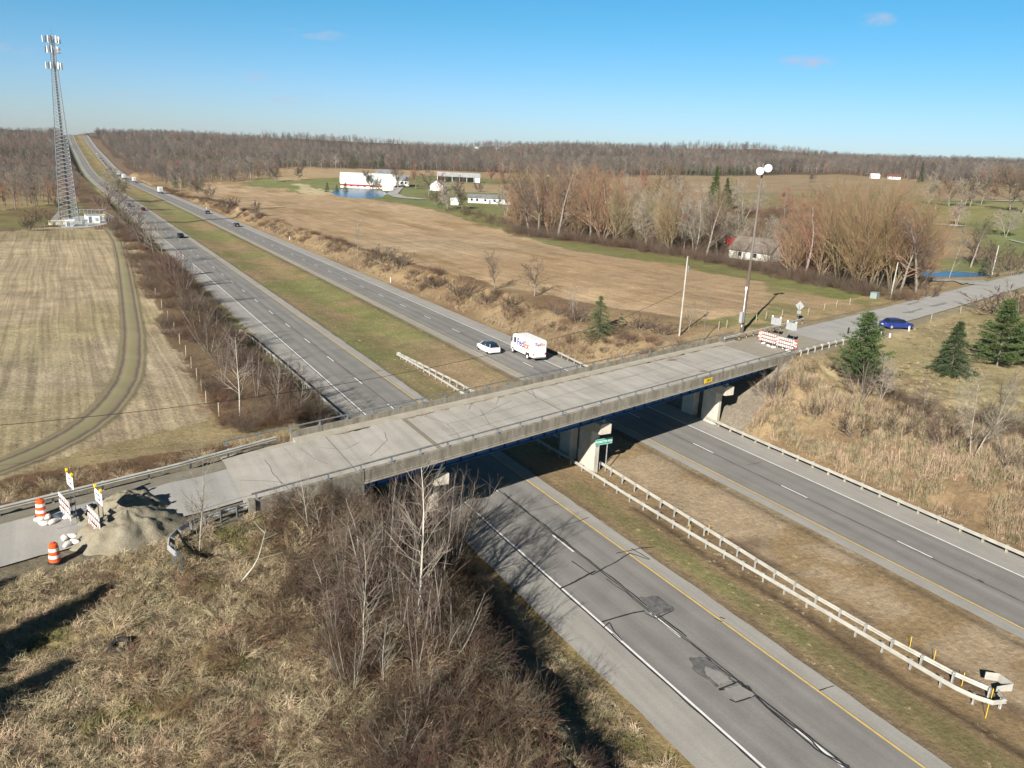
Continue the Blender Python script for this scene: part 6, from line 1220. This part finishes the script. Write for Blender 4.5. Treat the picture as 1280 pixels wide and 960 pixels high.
# tall pole with dishes
p = at(927, 416); tp_ = empty('dish_pole', (p[0], p[1], p[2]-.1), 0, 'very tall dark wooden pole with two white round dishes on top', 'pole')
D = depth_of(p); H1 = (28.9-p[2])+.1
m = MB(); m.cyl((0, 0, 0), (0, 0, H1*.45), .26, .20, n=14); m.build('lower_shaft', pdk, tp_); m = MB(); m.cyl((0, 0, H1*.45), (0, 0, H1), .20, .12, n=14); m.build('upper_shaft', pgr, tp_)
for dx_, dy_, zz, nm in ((.42, -.55, H1-.55, 0), (-.62, -.25, H1-1.0, 1)):
    m = MB(); d = mathutils.Vector((-.62, -.78, -.05)).normalized() if nm == 0 else mathutils.Vector((-.85, -.5, 0)).normalized(); c = mathutils.Vector((dx_, dy_, zz))
    m.cyl(c, c+d*.28, .52, .52, n=24); m.cyl(c, c-d*.18, .42, .2, n=24); m.cyl(c, (0, 0, zz), .05, n=6); m.build('dish', white, tp_)
m = MB(); m.cyl((-.33, -.16, 1.0), (-.33, -.16, 6.4), .07, n=8); m.cyl((-.33, -.16, 6.4), (-.33, -.16, 6.9), .16, n=8); m.build('conduit', white, tp_)
m = MB(); m.box((-.62, -.3, 2.5), (.75, .45, 1.6), rz=.27); m.build('meter_box', steel, tp_)
m = MB()
for i in range(10): m.box((.2, 0, 7+i*1.4), (.25, .04, .04))
m.build('climbing_steps', steel_d, tp_)
# cable from the utility pole across the highway
P = [(37.9, 102.3, 11.2), (24.7, 98.6, 9.6), (11.8, 95.2, 8.1), (-5.7, 90.5, 7.35), (-15.5, 87.8, 7.5), (-26.4, 84.9, 7.9), (-39.9, 81.2, 9.0), (-50, 78.5, 10.2)]
P[0] = (P1.x, P1.y, 11.2)
def crv(P, n=60):
    A = np.array(P); s = np.arange(len(A)); t = np.linspace(0, len(A)-1, n); z = np.polyfit(A[:, 0], A[:, 2], 2); X_ = np.interp(t, s, A[:, 0]); return np.stack([X_, np.interp(t, s, A[:, 1]), np.polyval(z, X_)], -1)
Q = crv(P); V, F = tubes([(*Q[i], *Q[i+1], .022, .022) for i in range(len(Q)-1)], 5); tag(link('overhead_cable', mesh_np('overhead_cable', V, F, 4, black)), 'thin black cable sagging across the highway from the pale utility pole', 'cable')
# pole it runs to, out of frame at left
e = empty('utility_pole', (-50, 78.5, gz(-50, 78.5)-.1), 0, 'wooden utility pole outside the left edge holding the cable', 'pole'); m = MB(); m.cyl((0, 0, 0), (0, 0, 10.6-gz(-50, 78.5)), .16, .11, n=10); m.build('shaft', pw, e)
# signs
p = at(997, 402); e = empty('diamond_sign', (p[0], p[1], p[2]), math.atan2(sa, ca)+pi/2-.0, 'grey diamond sign back with a small plaque beside the far guardrail', 'sign')
m = MB(); m.box((0, .05, 1.3), (.06, .06, 2.7)); m.build('post', steel_d, e); m = MB(); s2 = .75; m.loft([[(0, y, 2.5+s2), (s2, y, 2.5), (0, y, 2.5-s2), (-s2, y, 2.5)] for y in (-.01, .01)]); m.build('panel', steel, e); m = MB(); m.box((0, 0, 1.5), (.6, .02, .5)); m.build('plaque', steel, e)
p = at(236, 345); e = empty('roadside_sign', (p[0], p[1], p[2]), 0, 'small dark backed sign on two posts beside the near carriageway', 'sign')
for x in (-.75, .75): m = MB(); m.box((x, 0, 1.1), (.09, .09, 2.4)); m.build('post', post_wood, e)
m = MB(); m.box((0, .06, 2.7), (1.9, .04, 2.2)); m.build('panel', steel_d, e)
p = at(1093, 373); e = empty('transformer_box', (p[0], p[1], p[2]), .3, 'grey green utility cabinet at the corner of the stubble field', 'cabinet'); m = MB(); m.box((0, 0, .55), (1.6, 1.2, 1.1)); m.build('cabinet', pmat('green_grey_paint', (.22, .27, .25), .6, 0, .1, 2), e, bevel=.04); m = MB(); m.box((0, 0, 1.14), (1.7, 1.3, .08)); m.build('lid', MAT['green_grey_paint'], e)
# little white things and worker near the pine
p = at(1091, 414); e = empty('person', (p[0]-.4, p[1]+.5, gz(p[0], p[1]+.5)), 0, 'person in a bright yellow green safety vest half hidden behind the pine', 'person')
sk = [((0, 0, .95), .15), ((.02, 0, 1.2), .16), ((0, 0, 1.42), .17), ((0, 0, 1.55), .07), ((0, .02, 1.68), .11), ((-.11, 0, .88), .10), ((-.12, .04, .5), .075), ((-.12, 0, .08), .05), ((-.12, .12, .04), .045), ((.11, 0, .88), .10), ((.13, -.03, .5), .075), ((.13, -.06, .08), .05), ((.13, .06, .04), .045), ((-.2, 0, 1.42), .065), ((-.27, -.02, 1.15), .05), ((-.25, .12, .92), .035), ((.2, 0, 1.42), .065), ((.28, 0, 1.15), .05), ((.26, .14, .95), .035), ((0, .02, 1.78), .08)]
ed = [(0, 1), (1, 2), (2, 3), (3, 4), (4, 19), (0, 5), (5, 6), (6, 7), (7, 8), (0, 9), (9, 10), (10, 11), (11, 12), (2, 13), (13, 14), (14, 15), (2, 16), (16, 17), (17, 18)]
me = bpy.data.meshes.new('body'); me.from_pydata([a for a, b in sk], ed, []); bo = link('body', me, e); me.materials.append(pmat('dark_work_clothes', (.03, .035, .05), .9, 0, .2, 4)); md = bo.modifiers.new('skin', 'SKIN')
for i, (a, r_) in enumerate(sk): me.skin_vertices[0].data[i].radius = (r_, r_*.8)
me.skin_vertices[0].data[0].use_root = True; bo.modifiers.new('sub', 'SUBSURF').levels = 1
m = MB(); m.loft([[(a*cos(t), b_*sin(t), z) for t in [2*pi*i/14 for i in range(14)]] for z, a, b_ in ((.92, .20, .15), (1.1, .19, .15), (1.35, .22, .16), (1.48, .16, .12))]); m.build('safety_vest', pmat('hi_vis_yellow', (.45, .80, .05), .6, 0, .05, 3), e)
m = MB(); m.loft([[(a*cos(t), .02+a*sin(t), z) for t in [2*pi*i/12 for i in range(12)]] for z, a in ((1.74, .125), (1.80, .12), (1.86, .07))]); m.build('hard_hat', white, e)
p = at(1058, 418); m = MB(); rings = []
for i in range(20):
    a = 2*pi*i/20; rings.append([((.38+.14*cos(b))*cos(a), .1*sin(b), .5+(.38+.14*cos(b))*sin(a)) for b in [2*pi*j/8 for j in range(8)]])
m.loft(rings+[rings[0]], cap=False); o = m.build('drone_case_tyre' if False else 'black_tyre', black, smooth=True); o.location = (p[0]+.3, p[1], p[2]); o.rotation_euler = (0, 0, .6); tag(o, 'black tyre standing on the cross road edge left of the pine', 'tyre')
p = at(1101, 420); m = MB(); w_ = .5
for s_ in (-1, 1): m.loft([[(s_*.05-.06, y, .95), (s_*.05+.06, y, .95), (s_*.42+.06, y, 0), (s_*.42-.06, y, 0)] for y in (-.02, .02)])
m.box((0, 0, .3), (.8, .03, .1)); o = m.build('folding_stand', white); o.location = tuple(p); o.rotation_euler = (0, 0, .5); tag(o, 'small white A shaped stand on the grass by the blue car', 'stand')
for px, py, lb in ((1112, 422, 'short white stake on the grass below the blue car'), (1136, 414, 'short white stake at the front of the blue car')):
    p = at(px, py); m = MB(); m.box((0, 0, .3), (.16, .16, .6)); o = m.build('marker_stake', white_r); o.location = tuple(p); tag(o, lb, 'marker')
# fence posts along the verge
fp = [(945, 402), (957, 399), (977, 397), (1010, 394), (1030, 388), (1045, 384), (1062, 381), (1120, 370), (1124, 368), (898, 412), (908, 410), (1163, 402), (1200, 392)]
fm_ = None
for i, q in enumerate(fp):
    p = at(*q)
    if fm_ is None: mm = MB(); mm.cyl((0, 0, -.1), (0, 0, 1.25), .06, .05, n=8); fm_ = mm.mesh('fence_post', post_wood)
    o = link('fence_post', fm_); o.location = tuple(p); o.rotation_euler = (.03*(i % 3-1), .04*(i % 2), 0)
    tag(o, 'weathered fence post on the grass verge by the cross road', 'fence post', 'weathered fence posts along the verge')
for i in range(12):
    p = at(*((262, 505), (256, 490), (250, 475), (243, 460), (236, 445), (228, 430), (221, 415), (213, 400), (205, 385), (197, 370), (190, 355), (278, 520))[i]); o = link('fence_post', fm_); o.location = (p[0]-.3, p[1], p[2]); o.scale = (1, 1, 1.1); tag(o, 'thin fence post at the edge of the tan field and roadside brush', 'fence post', 'fence posts edging the tan field')
for q, lb in (((362, 300), 'white delineator post beside the far carriageway, nearer the woods'), ((488, 353), 'pale delineator post below the round bush'), ((258, 262), 'white delineator post far up the far carriageway')):
    p = at(*q); m = MB(); m.box((0, 0, .6), (.18, .05, 1.2)); o = m.build('delineator_post', white_r); o.location = tuple(p); tag(o, lb, 'marker post')
# lattice tower
base = at(88, 276); B = np.array([base[0], base[1]]); D = depth_of(base); TH_ = 59.0
tw = empty('cell_tower', (B[0], B[1], base[2]-.1), 0, 'tall three legged steel lattice tower with antennas at three levels', 'tower')
bw_ = 3.4; twd = .62
corn = [(cos(a), sin(a)) for a in (radians(200), radians(320), radians(80))]
def cz(i, z): r_ = (bw_*(1-z/TH_)+twd*(z/TH_)); return np.array([corn[i][0]*r_, corn[i][1]*r_, z])
lg = pmat('tower_steel', (.30, .33, .35), .5, .3, .15, 1, col2=(.42, .44, .46)); lgd = pmat('tower_steel_dark', (.16, .19, .22), .5, .3, .2, 1)
for i in range(3):
    V, F = tubes([(*cz(i, z), *cz(i, z+TH_/24), .16-.0025*k_, .16-.0025*k_-.002) for k_, z in enumerate(np.arange(24)*TH_/24)], 8); link('leg', mesh_np('leg', V, F, 4, lgd), tw)
zz = [0]; 
while zz[-1] < TH_-.8: zz.append(zz[-1]+max(1.1, 3.2*(1-zz[-1]/TH_*.65)))
zz = [z for z in zz if z < TH_]+[TH_]
for i in range(3):
    j = (i+1) % 3; sg = []
    for a, b in zip(zz[:-1], zz[1:]):
        mdl = (a+b)/2; sg += [(*cz(i, a), *cz(j, mdl), .06, .06), (*cz(j, mdl), *cz(i, b), .06, .06), (*cz(j, a), *cz(i, mdl), .06, .06), (*cz(i, mdl), *cz(j, b), .06, .06)]
    V, F = tubes(sg, 4); link('bracing', mesh_np('bracing', V, F, 4, lg), tw)
V, F = tubes([(.3, .2, 0, .15, .1, TH_, .12, .08), (-.2, .3, 0, -.1, .1, TH_, .10, .06), (0, -.2, 0, 0, -.1, TH_, .1, .06)], 6); link('feed_lines', mesh_np('feed_lines', V, F, 4, black), tw)
for lv, (z, r_) in enumerate(((TH_-1.2, 2.2), (TH_-4.3, 1.8), (TH_-9.2, 2.0))):
    for i in range(3):
        a0 = radians((200, 320, 80)[i]+20); c = np.array([cos(a0), sin(a0)]); t_ = np.array([-c[1], c[0]]); m = MB()
        A = c*r_*.75; ends = [A+t_*r_*.8, A-t_*r_*.8]
        m.cyl((c[0]*.4, c[1]*.4, z), (A[0], A[1], z), .06, n=5); m.cyl((*ends[0], z+.4), (*ends[1], z+.4), .05, n=5); m.cyl((*ends[0], z-.4), (*ends[1], z-.4), .05, n=5); fr_ = m.build('antenna_mount', lgd, tw)
        for k_ in range(4):
            q = A+t_*r_*.8*(k_/1.5-1); pm = MB(); pm.box((q[0]+c[0]*.2, q[1]+c[1]*.2, z), (.30, .22, 2.0), rz=a0); pm.build('antenna', white if (k_+lv) % 2 == 0 else steel_d, fr_)
m = MB(); m.cyl((0, 0, TH_), (0, 0, TH_+2.6), .05, .02, n=5); m.cyl((.3, 0, TH_), (.3, 0, TH_+1.5), .04, .02, n=5); m.build('lightning_rod', lgd, tw)
# compound
m = MB(); Q = [at(*q) for q in ((70, 281), (82, 286), (110, 285), (135, 280), (143, 276), (128, 272), (100, 270), (78, 273))]; m.add([(q[0], q[1], q[2]+.12) for q in Q], [tuple(range(len(Q)))][::1]); tag(m.build('compound_gravel', pmat('pale_gravel', (.36, .35, .33), .95, 0, .15, .8)), 'pale gravel pad of the tower compound', 'ground', kind='structure')
def hut(px, py, sx, sy, sz, mat, label, roofm, rz=.1, name='equipment_hut', flat=True):
    p = at(px, py); e = empty(name, (p[0], p[1], p[2]), rz, label, 'hut'); m = MB(); m.box((0, 0, sz/2), (sx, sy, sz)); w_ = m.build('walls', mat, e); m = MB(); m.box((0, 0, sz+.1), (sx+.4, sy+.4, .2)); m.build('roof', roofm, e)
    m = MB(); m.box((-sx*.2, -sy/2-.02, sz*.42), (.9, .05, sz*.8)); m.build('door', steel_d, e); m = MB(); m.box((sx*.25, -sy/2-.05, sz*.5), (.8, .12, .9)); m.build('air_conditioner', steel, e); return e
cream = pmat('cream_panel', (.62, .56, .40), .8, 0, .1, 1); pale = pmat('pale_panel', (.62, .66, .64), .7, 0, .08, 1)
hut(116, 279, 4.2, 2.8, 2.8, pale, 'pale equipment hut in the middle of the tower compound', steel); hut(106, 282, 1.6, 1.2, 1.7, pmat('green_cabinet', (.30, .42, .36), .6), 'small green cabinet left of the pale hut', steel); hut(127, 276, 1.8, 1.2, 2.0, cream, 'small cream cabinet right of the pale hut', cream); hut(71, 281, 4.4, 2.2, 1.2, cream, 'low cream box at the left end of the compound', cream); hut(87, 283, 2.0, 1.6, 1.8, pale, 'white cabinet at the foot of the tower', white); hut(90, 281, 1.4, 1.2, 1.5, white, 'smaller white cabinet behind the one at the tower foot', white)
p = at(113, 275); e = empty('ice_bridge', (p[0], p[1], p[2]), .1, 'long pale canopy rack running from tower to the hut', 'rack')
m = MB(); m.box((0, 0, 3.6), (9, 1.6, .12)); m.build('canopy', steel, e)
for x in (-4.3, -1.4, 1.4, 4.3): m = MB(); m.cyl((x, 0, 0), (x, 0, 3.6), .07, n=6); m.build('post', steel, e)
fe = empty('chain_link_fence', tuple(base), 0, 'thin chain link fence around the tower compound', 'fence'); FQ = [at(*q)-base for q in ((66, 282), (90, 288), (118, 286), (143, 279), (130, 271), (100, 268), (74, 272), (66, 282))]
for a, b in zip(FQ[:-1], FQ[1:]):
    n_ = max(2, int(np.linalg.norm(b-a)/3)); sg = [(a[0], a[1], a[2]+2.2, b[0], b[1], b[2]+2.2, .03, .03), (a[0], a[1], a[2]+1.1, b[0], b[1], b[2]+1.1, .015, .015)]
    V, F = tubes(sg, 4); link('top_rail', mesh_np('top_rail', V, F, 4, steel), fe)
    for i in range(n_): q = a+(b-a)*i/n_; m = MB(); m.cyl((q[0], q[1], q[2]), (q[0], q[1], q[2]+2.3), .045, n=5); m.build('post', steel, fe)
# farm
def house(px, py, L_, W_, Hw, Hr, wall, roof, label, rz=0, name='farmhouse', cat='house', wins=(), overhang=.4, door=None, gambrel=False, band=None, openfront=False):
    p = at(px, py); e = empty(name, (p[0], p[1], p[2]-.1), rz, label, cat); m = MB()
    prof = [(-W_/2, 0), (W_/2, 0), (W_/2, Hw), (0, Hw+Hr), (-W_/2, Hw)] if not gambrel else [(-W_/2, 0), (W_/2, 0), (W_/2, Hw), (W_/2*.72, Hw+Hr*.62), (0, Hw+Hr), (-W_/2*.72, Hw+Hr*.62), (-W_/2, Hw)]
    if openfront:
        m.box((0, W_/2-.1, Hw/2), (L_, .2, Hw)); m.box((-L_/2+.1, 0, Hw/2), (.2, W_, Hw)); m.box((L_/2-.1, 0, Hw/2), (.2, W_, Hw))
        m.box((L_*.44, -W_/2+.1, Hw/2), (L_*.12, .2, Hw))
        for q in np.linspace(-L_/2+.3, L_*.36, 6): m.box((q, -W_/2+.15, Hw/2), (.3, .3, Hw))
        m.loft([[(x, y, z) for y, z in ((-W_/2, Hw), (W_/2, Hw), (0, Hw+Hr-.05))] for x in (-L_/2+.02, L_/2-.02)])
    else: m.loft([[(x, y, z) for y, z in prof] for x in (-L_/2, L_/2)])
    wo = m.build('walls', wall, e); m = MB(); up = prof[2:] if not gambrel else prof[2:]
    for (y0, z0), (y1, z1) in zip(up[:-1], up[1:]):
        d = mathutils.Vector((0, y1-y0, z1-z0)).normalized(); nn = mathutils.Vector((0, -d.z, d.y)); nn = nn if nn.z > 0 else -nn
        a = mathutils.Vector((0, y0, z0))-(d*overhang if (y0, z0) == up[0] else d*0); b = mathutils.Vector((0, y1, z1))+(d*overhang if (y1, z1) == up[-1] else d*0)
        m.loft([[(x, a.y, a.z), (x, b.y, b.z), (x, b.y+nn.y*.18, b.z+nn.z*.18), (x, a.y+nn.y*.18, a.z+nn.z*.18)] for x in (-L_/2-overhang, L_/2+overhang)])
    m.build('roof', roof, e)
    for x, z, w_, h_ in wins: m = MB(); m.box((x, -W_/2-.03, z), (w_, .08, h_)); m.build('window', glass, e); 
    if band:
        m = MB(); m.box((0, -W_/2-.06, band[1]), (L_, .12, band[2])); m.build('wall_band', band[0], e)
    if door: m = MB(); m.box((door[0], -W_/2-.04, door[2]/2), (door[1], .1, door[2])); m.build('door', steel_d, e)
    return e
wht = pmat('white_siding', (.72, .72, .70), .7, 0, .06, .4); palegrn = pmat('pale_metal_roof', (.55, .62, .56), .5, .1, .08, .3, col2=(.62, .66, .60)); gsh = pmat('grey_shingles', (.16, .165, .165), .9, 0, .2, .5); dsh = pmat('dark_mossy_roof', (.11, .085, .07), .9, 0, .35, .7, col2=(.20, .17, .14)); rdb = pmat('red_barn_paint', (.30, .025, .025), .8, 0, .15, .4); ltgrey = pmat('weathered_metal_roof', (.36, .36, .35), .6, .1, .15, .5)
RZ = -HEAD+0.0
b_ = house(460, 235, 38, 13, 3.6, 6.6, wht, palegrn, 'long barn with pale green roof, white wall and red band behind the pond', rz=-.34, name='barn', cat='barn', gambrel=True, wins=[(x, 1.6, 1.6, 1.2) for x in np.linspace(-16, 16, 8)], band=(rdb, 2.0, 1.1))
house(497, 232, 17, 9, 4.2, 3.4, wht, gsh, 'white farmhouse with grey roof and dormers right of the barn', rz=-.40, wins=[(-6, 2.4, 1.4, 1.7), (-3, 2.4, 1.4, 1.7), (3, 2.4, 1.4, 1.7), (6, 2.4, 1.4, 1.7)], door=(0, 1.6, 2.6))
house(481, 230, 13, 10, 6.5, 4.2, wht, gsh, 'white farm building joined between barn and farmhouse', rz=-.40, wins=[(-3, 3, 1.4, 2), (3, 3, 1.4, 2)])
house(485, 238, 7, 5, 2.8, 1.6, wht, wht, 'small white shed in front of the farmhouse', rz=-.4, name='garage', cat='shed')
house(573, 227, 36, 14, 4.2, 3.2, wht, ltgrey, 'long open fronted farm shed with grey roof and white end', rz=-.42, name='open_shed', cat='shed', openfront=True)
house(548, 238, 12, 9, 3.6, 3.2, wht, ltgrey, 'white gabled farm house half hidden by the thicket', rz=.9, wins=[(-3, 2, 1.2, 1.4), (3, 2, 1.2, 1.4)])
house(612, 254, 24, 8, 2.9, 1.7, wht, gsh, 'long white ranch house with dark grey roof among bare trees', rz=-.46, name='ranch_house', wins=[(x, 1.8, 1.3, 1.2) for x in (-10, -7, -2.5, 2.5, 5.5, 9)], door=(0, 1.1, 2.2))
house(568, 256, 4, 4, 2.4, 1.2, wht, wht, 'tiny white shed at the edge of the farm thicket', rz=-.4, name='garden_shed', cat='shed')
house(946, 324, 13.5, 8.5, 2.6, 3.4, pmat('peeling_white_wall', (.55, .55, .50), .9, 0, .25, .9), dsh, 'old white house with dark mossy roof behind the stubble field', rz=-1.38, wins=[(-3, 1.5, 1.1, 1.2), (2, 1.5, 1.1, 1.2)], name='old_house')
house(920, 318, 6, 5, 2.4, 2.4, pmat('red_brick', (.28, .09, .06), .9, 0, .2, 1), rdb, 'small red shed left of the old white house', rz=-.6, name='red_shed', cat='shed')
for q, lb in (((1093, 223), 'tiny white house on the far ridge, left of two'), ((1117, 224), 'white house with red roof on the far ridge, right of two')): house(q[0], q[1], 11 if q[0] > 1100 else 8, 7, 2.6, 2, wht, pmat_get('red_brown_roof', (.17, .055, .045)) if q[0] > 1100 else wht, lb, rz=-.7, wins=[(-2, 1.6, 1, 1), (2, 1.6, 1, 1)])
for q, lb in (((596, 181), 'tiny white hilltop building on the skyline, left'), ((622, 183), 'tiny white hilltop building on the skyline, middle'), ((650, 184), 'tiny white hilltop building on the skyline, right')):
    p = ond(q[0], q[1], 2350); z = float(G(p[0], p[1])); e = house(q[0], q[1], 14, 8, 16, 3, wht, gsh, lb, rz=-.5, name='hilltop_building', cat='building', wins=[(-4, 14, 1.6, 1.6), (4, 14, 1.6, 1.6)]); e.location = (p[0], p[1], z)
# ponds
wm = bpy.data.materials.new('pond_water'); wm.use_nodes = True; bb = wm.node_tree.nodes['Principled BSDF']; bb.inputs['Base Color'].default_value = (.035, .10, .19, 1); bb.inputs['Roughness'].default_value = .25; bb.inputs['Specular IOR Level'].default_value = .35
tt = wm.node_tree; n_ = tt.nodes.new('ShaderNodeTexNoise'); n_.inputs['Scale'].default_value = .8; b2 = tt.nodes.new('ShaderNodeBump'); b2.inputs['Strength'].default_value = .8; tt.links.new(n_.outputs['Fac'], b2.inputs['Height']); tt.links.new(b2.outputs[0], bb.inputs['Normal'])
for (cx, cy, ax, ay, rx, ry, pz), label in zip(PONDS, ('blue farm pond in front of the barn', 'blue pond behind the grove beside the cross road')):
    m = MB(); Q2 = []
    for k_ in range(40):
        a = 2*pi*k_/40; r_ = .97*(1+.06*sin(3*a+rx)+.05*sin(5*a)); u_, v_ = rx*r_*cos(a), ry*r_*sin(a); Q2.append((cx+u_*ax-v_*ay, cy+u_*ay+v_*ax, pz-.25))
    m.add(Q2, [tuple(range(40))]); tag(m.build('pond', wm), label, 'pond', kind='structure')
# paths
def path_px(pl, wd, mat, label, name='driveway'):
    P = np.array([at(*q)[:2] for q in pl]); L = np.concatenate([[0], np.cumsum(np.hypot(*np.diff(P, axis=0).T))]); n = max(8, int(L[-1]/3)); s = np.linspace(0, L[-1], n); x = smooth1(np.interp(s, L, P[:, 0]), 2); y = smooth1(np.interp(s, L, P[:, 1]), 2); dx = np.gradient(x); dy = np.gradient(y); l = np.hypot(dx, dy)+1e-9; nx, ny = -dy/l, dx/l
    D_ = np.hypot(x-CAM[0], y-CAM[1]); V = []
    for s_ in (-1, 0, 1): V.append(np.stack([x+nx*wd/2*s_, y+ny*wd/2*s_, G(x+nx*wd/2*s_, y+ny*wd/2*s_)+.07+D_*.0006], -1))
    V = np.stack(V, 1).reshape(-1, 3); i = np.arange(n-1)*3; F = np.concatenate([np.stack([i, i+1, i+4, i+3], -1), np.stack([i+1, i+2, i+5, i+4], -1)]); tag(link(name, mesh_np(name, V, F, 4, mat, True)), label, 'road', kind='structure')
path_px([(505, 226), (497, 236), (490, 243), (500, 247), (530, 250)], 7, m_cross, 'grey farm driveway between pond and farmhouse'); path_px([(1228, 358), (1205, 352), (1180, 350), (1165, 352)], 4.5, m_cross, 'grey driveway leading off the cross road toward the pond'); path_px([(1140, 251), (1200, 251), (1280, 252), (1400, 254)], 5, pmat_get('pale_lane', (.36, .34, .29)), 'pale lane crossing the right lawn', 'lane'); path_px([(1165, 281), (1185, 281), (1200, 284)], 5, m_cross, 'short grey drive behind the right grove', 'lane'); path_px([(1260, 300), (1280, 305), (1320, 312)], 1.5, pmat_get('pale_lane', (.36, .34, .29)), 'pale stone edge at the right of the lawn', 'lane')

# ------------------------------------------------------------------ air
hzm = bpy.data.materials.new('haze_air'); hzm.use_nodes = True; ht = hzm.node_tree; ht.nodes.clear(); ho = ht.nodes.new('ShaderNodeOutputMaterial'); hv = ht.nodes.new('ShaderNodeVolumePrincipled')
hv.inputs['Color'].default_value = (.72, .84, 1, 1); hv.inputs['Density'].default_value = .00003; hv.inputs['Anisotropy'].default_value = .2; ht.links.new(hv.outputs[0], ho.inputs['Volume'])
m = MB(); m.box((1350, 3050, 45), (7900, 6500, 210)); tag(m.build('haze', hzm), 'thin pale air that fades the far hills', 'haze', kind='stuff')
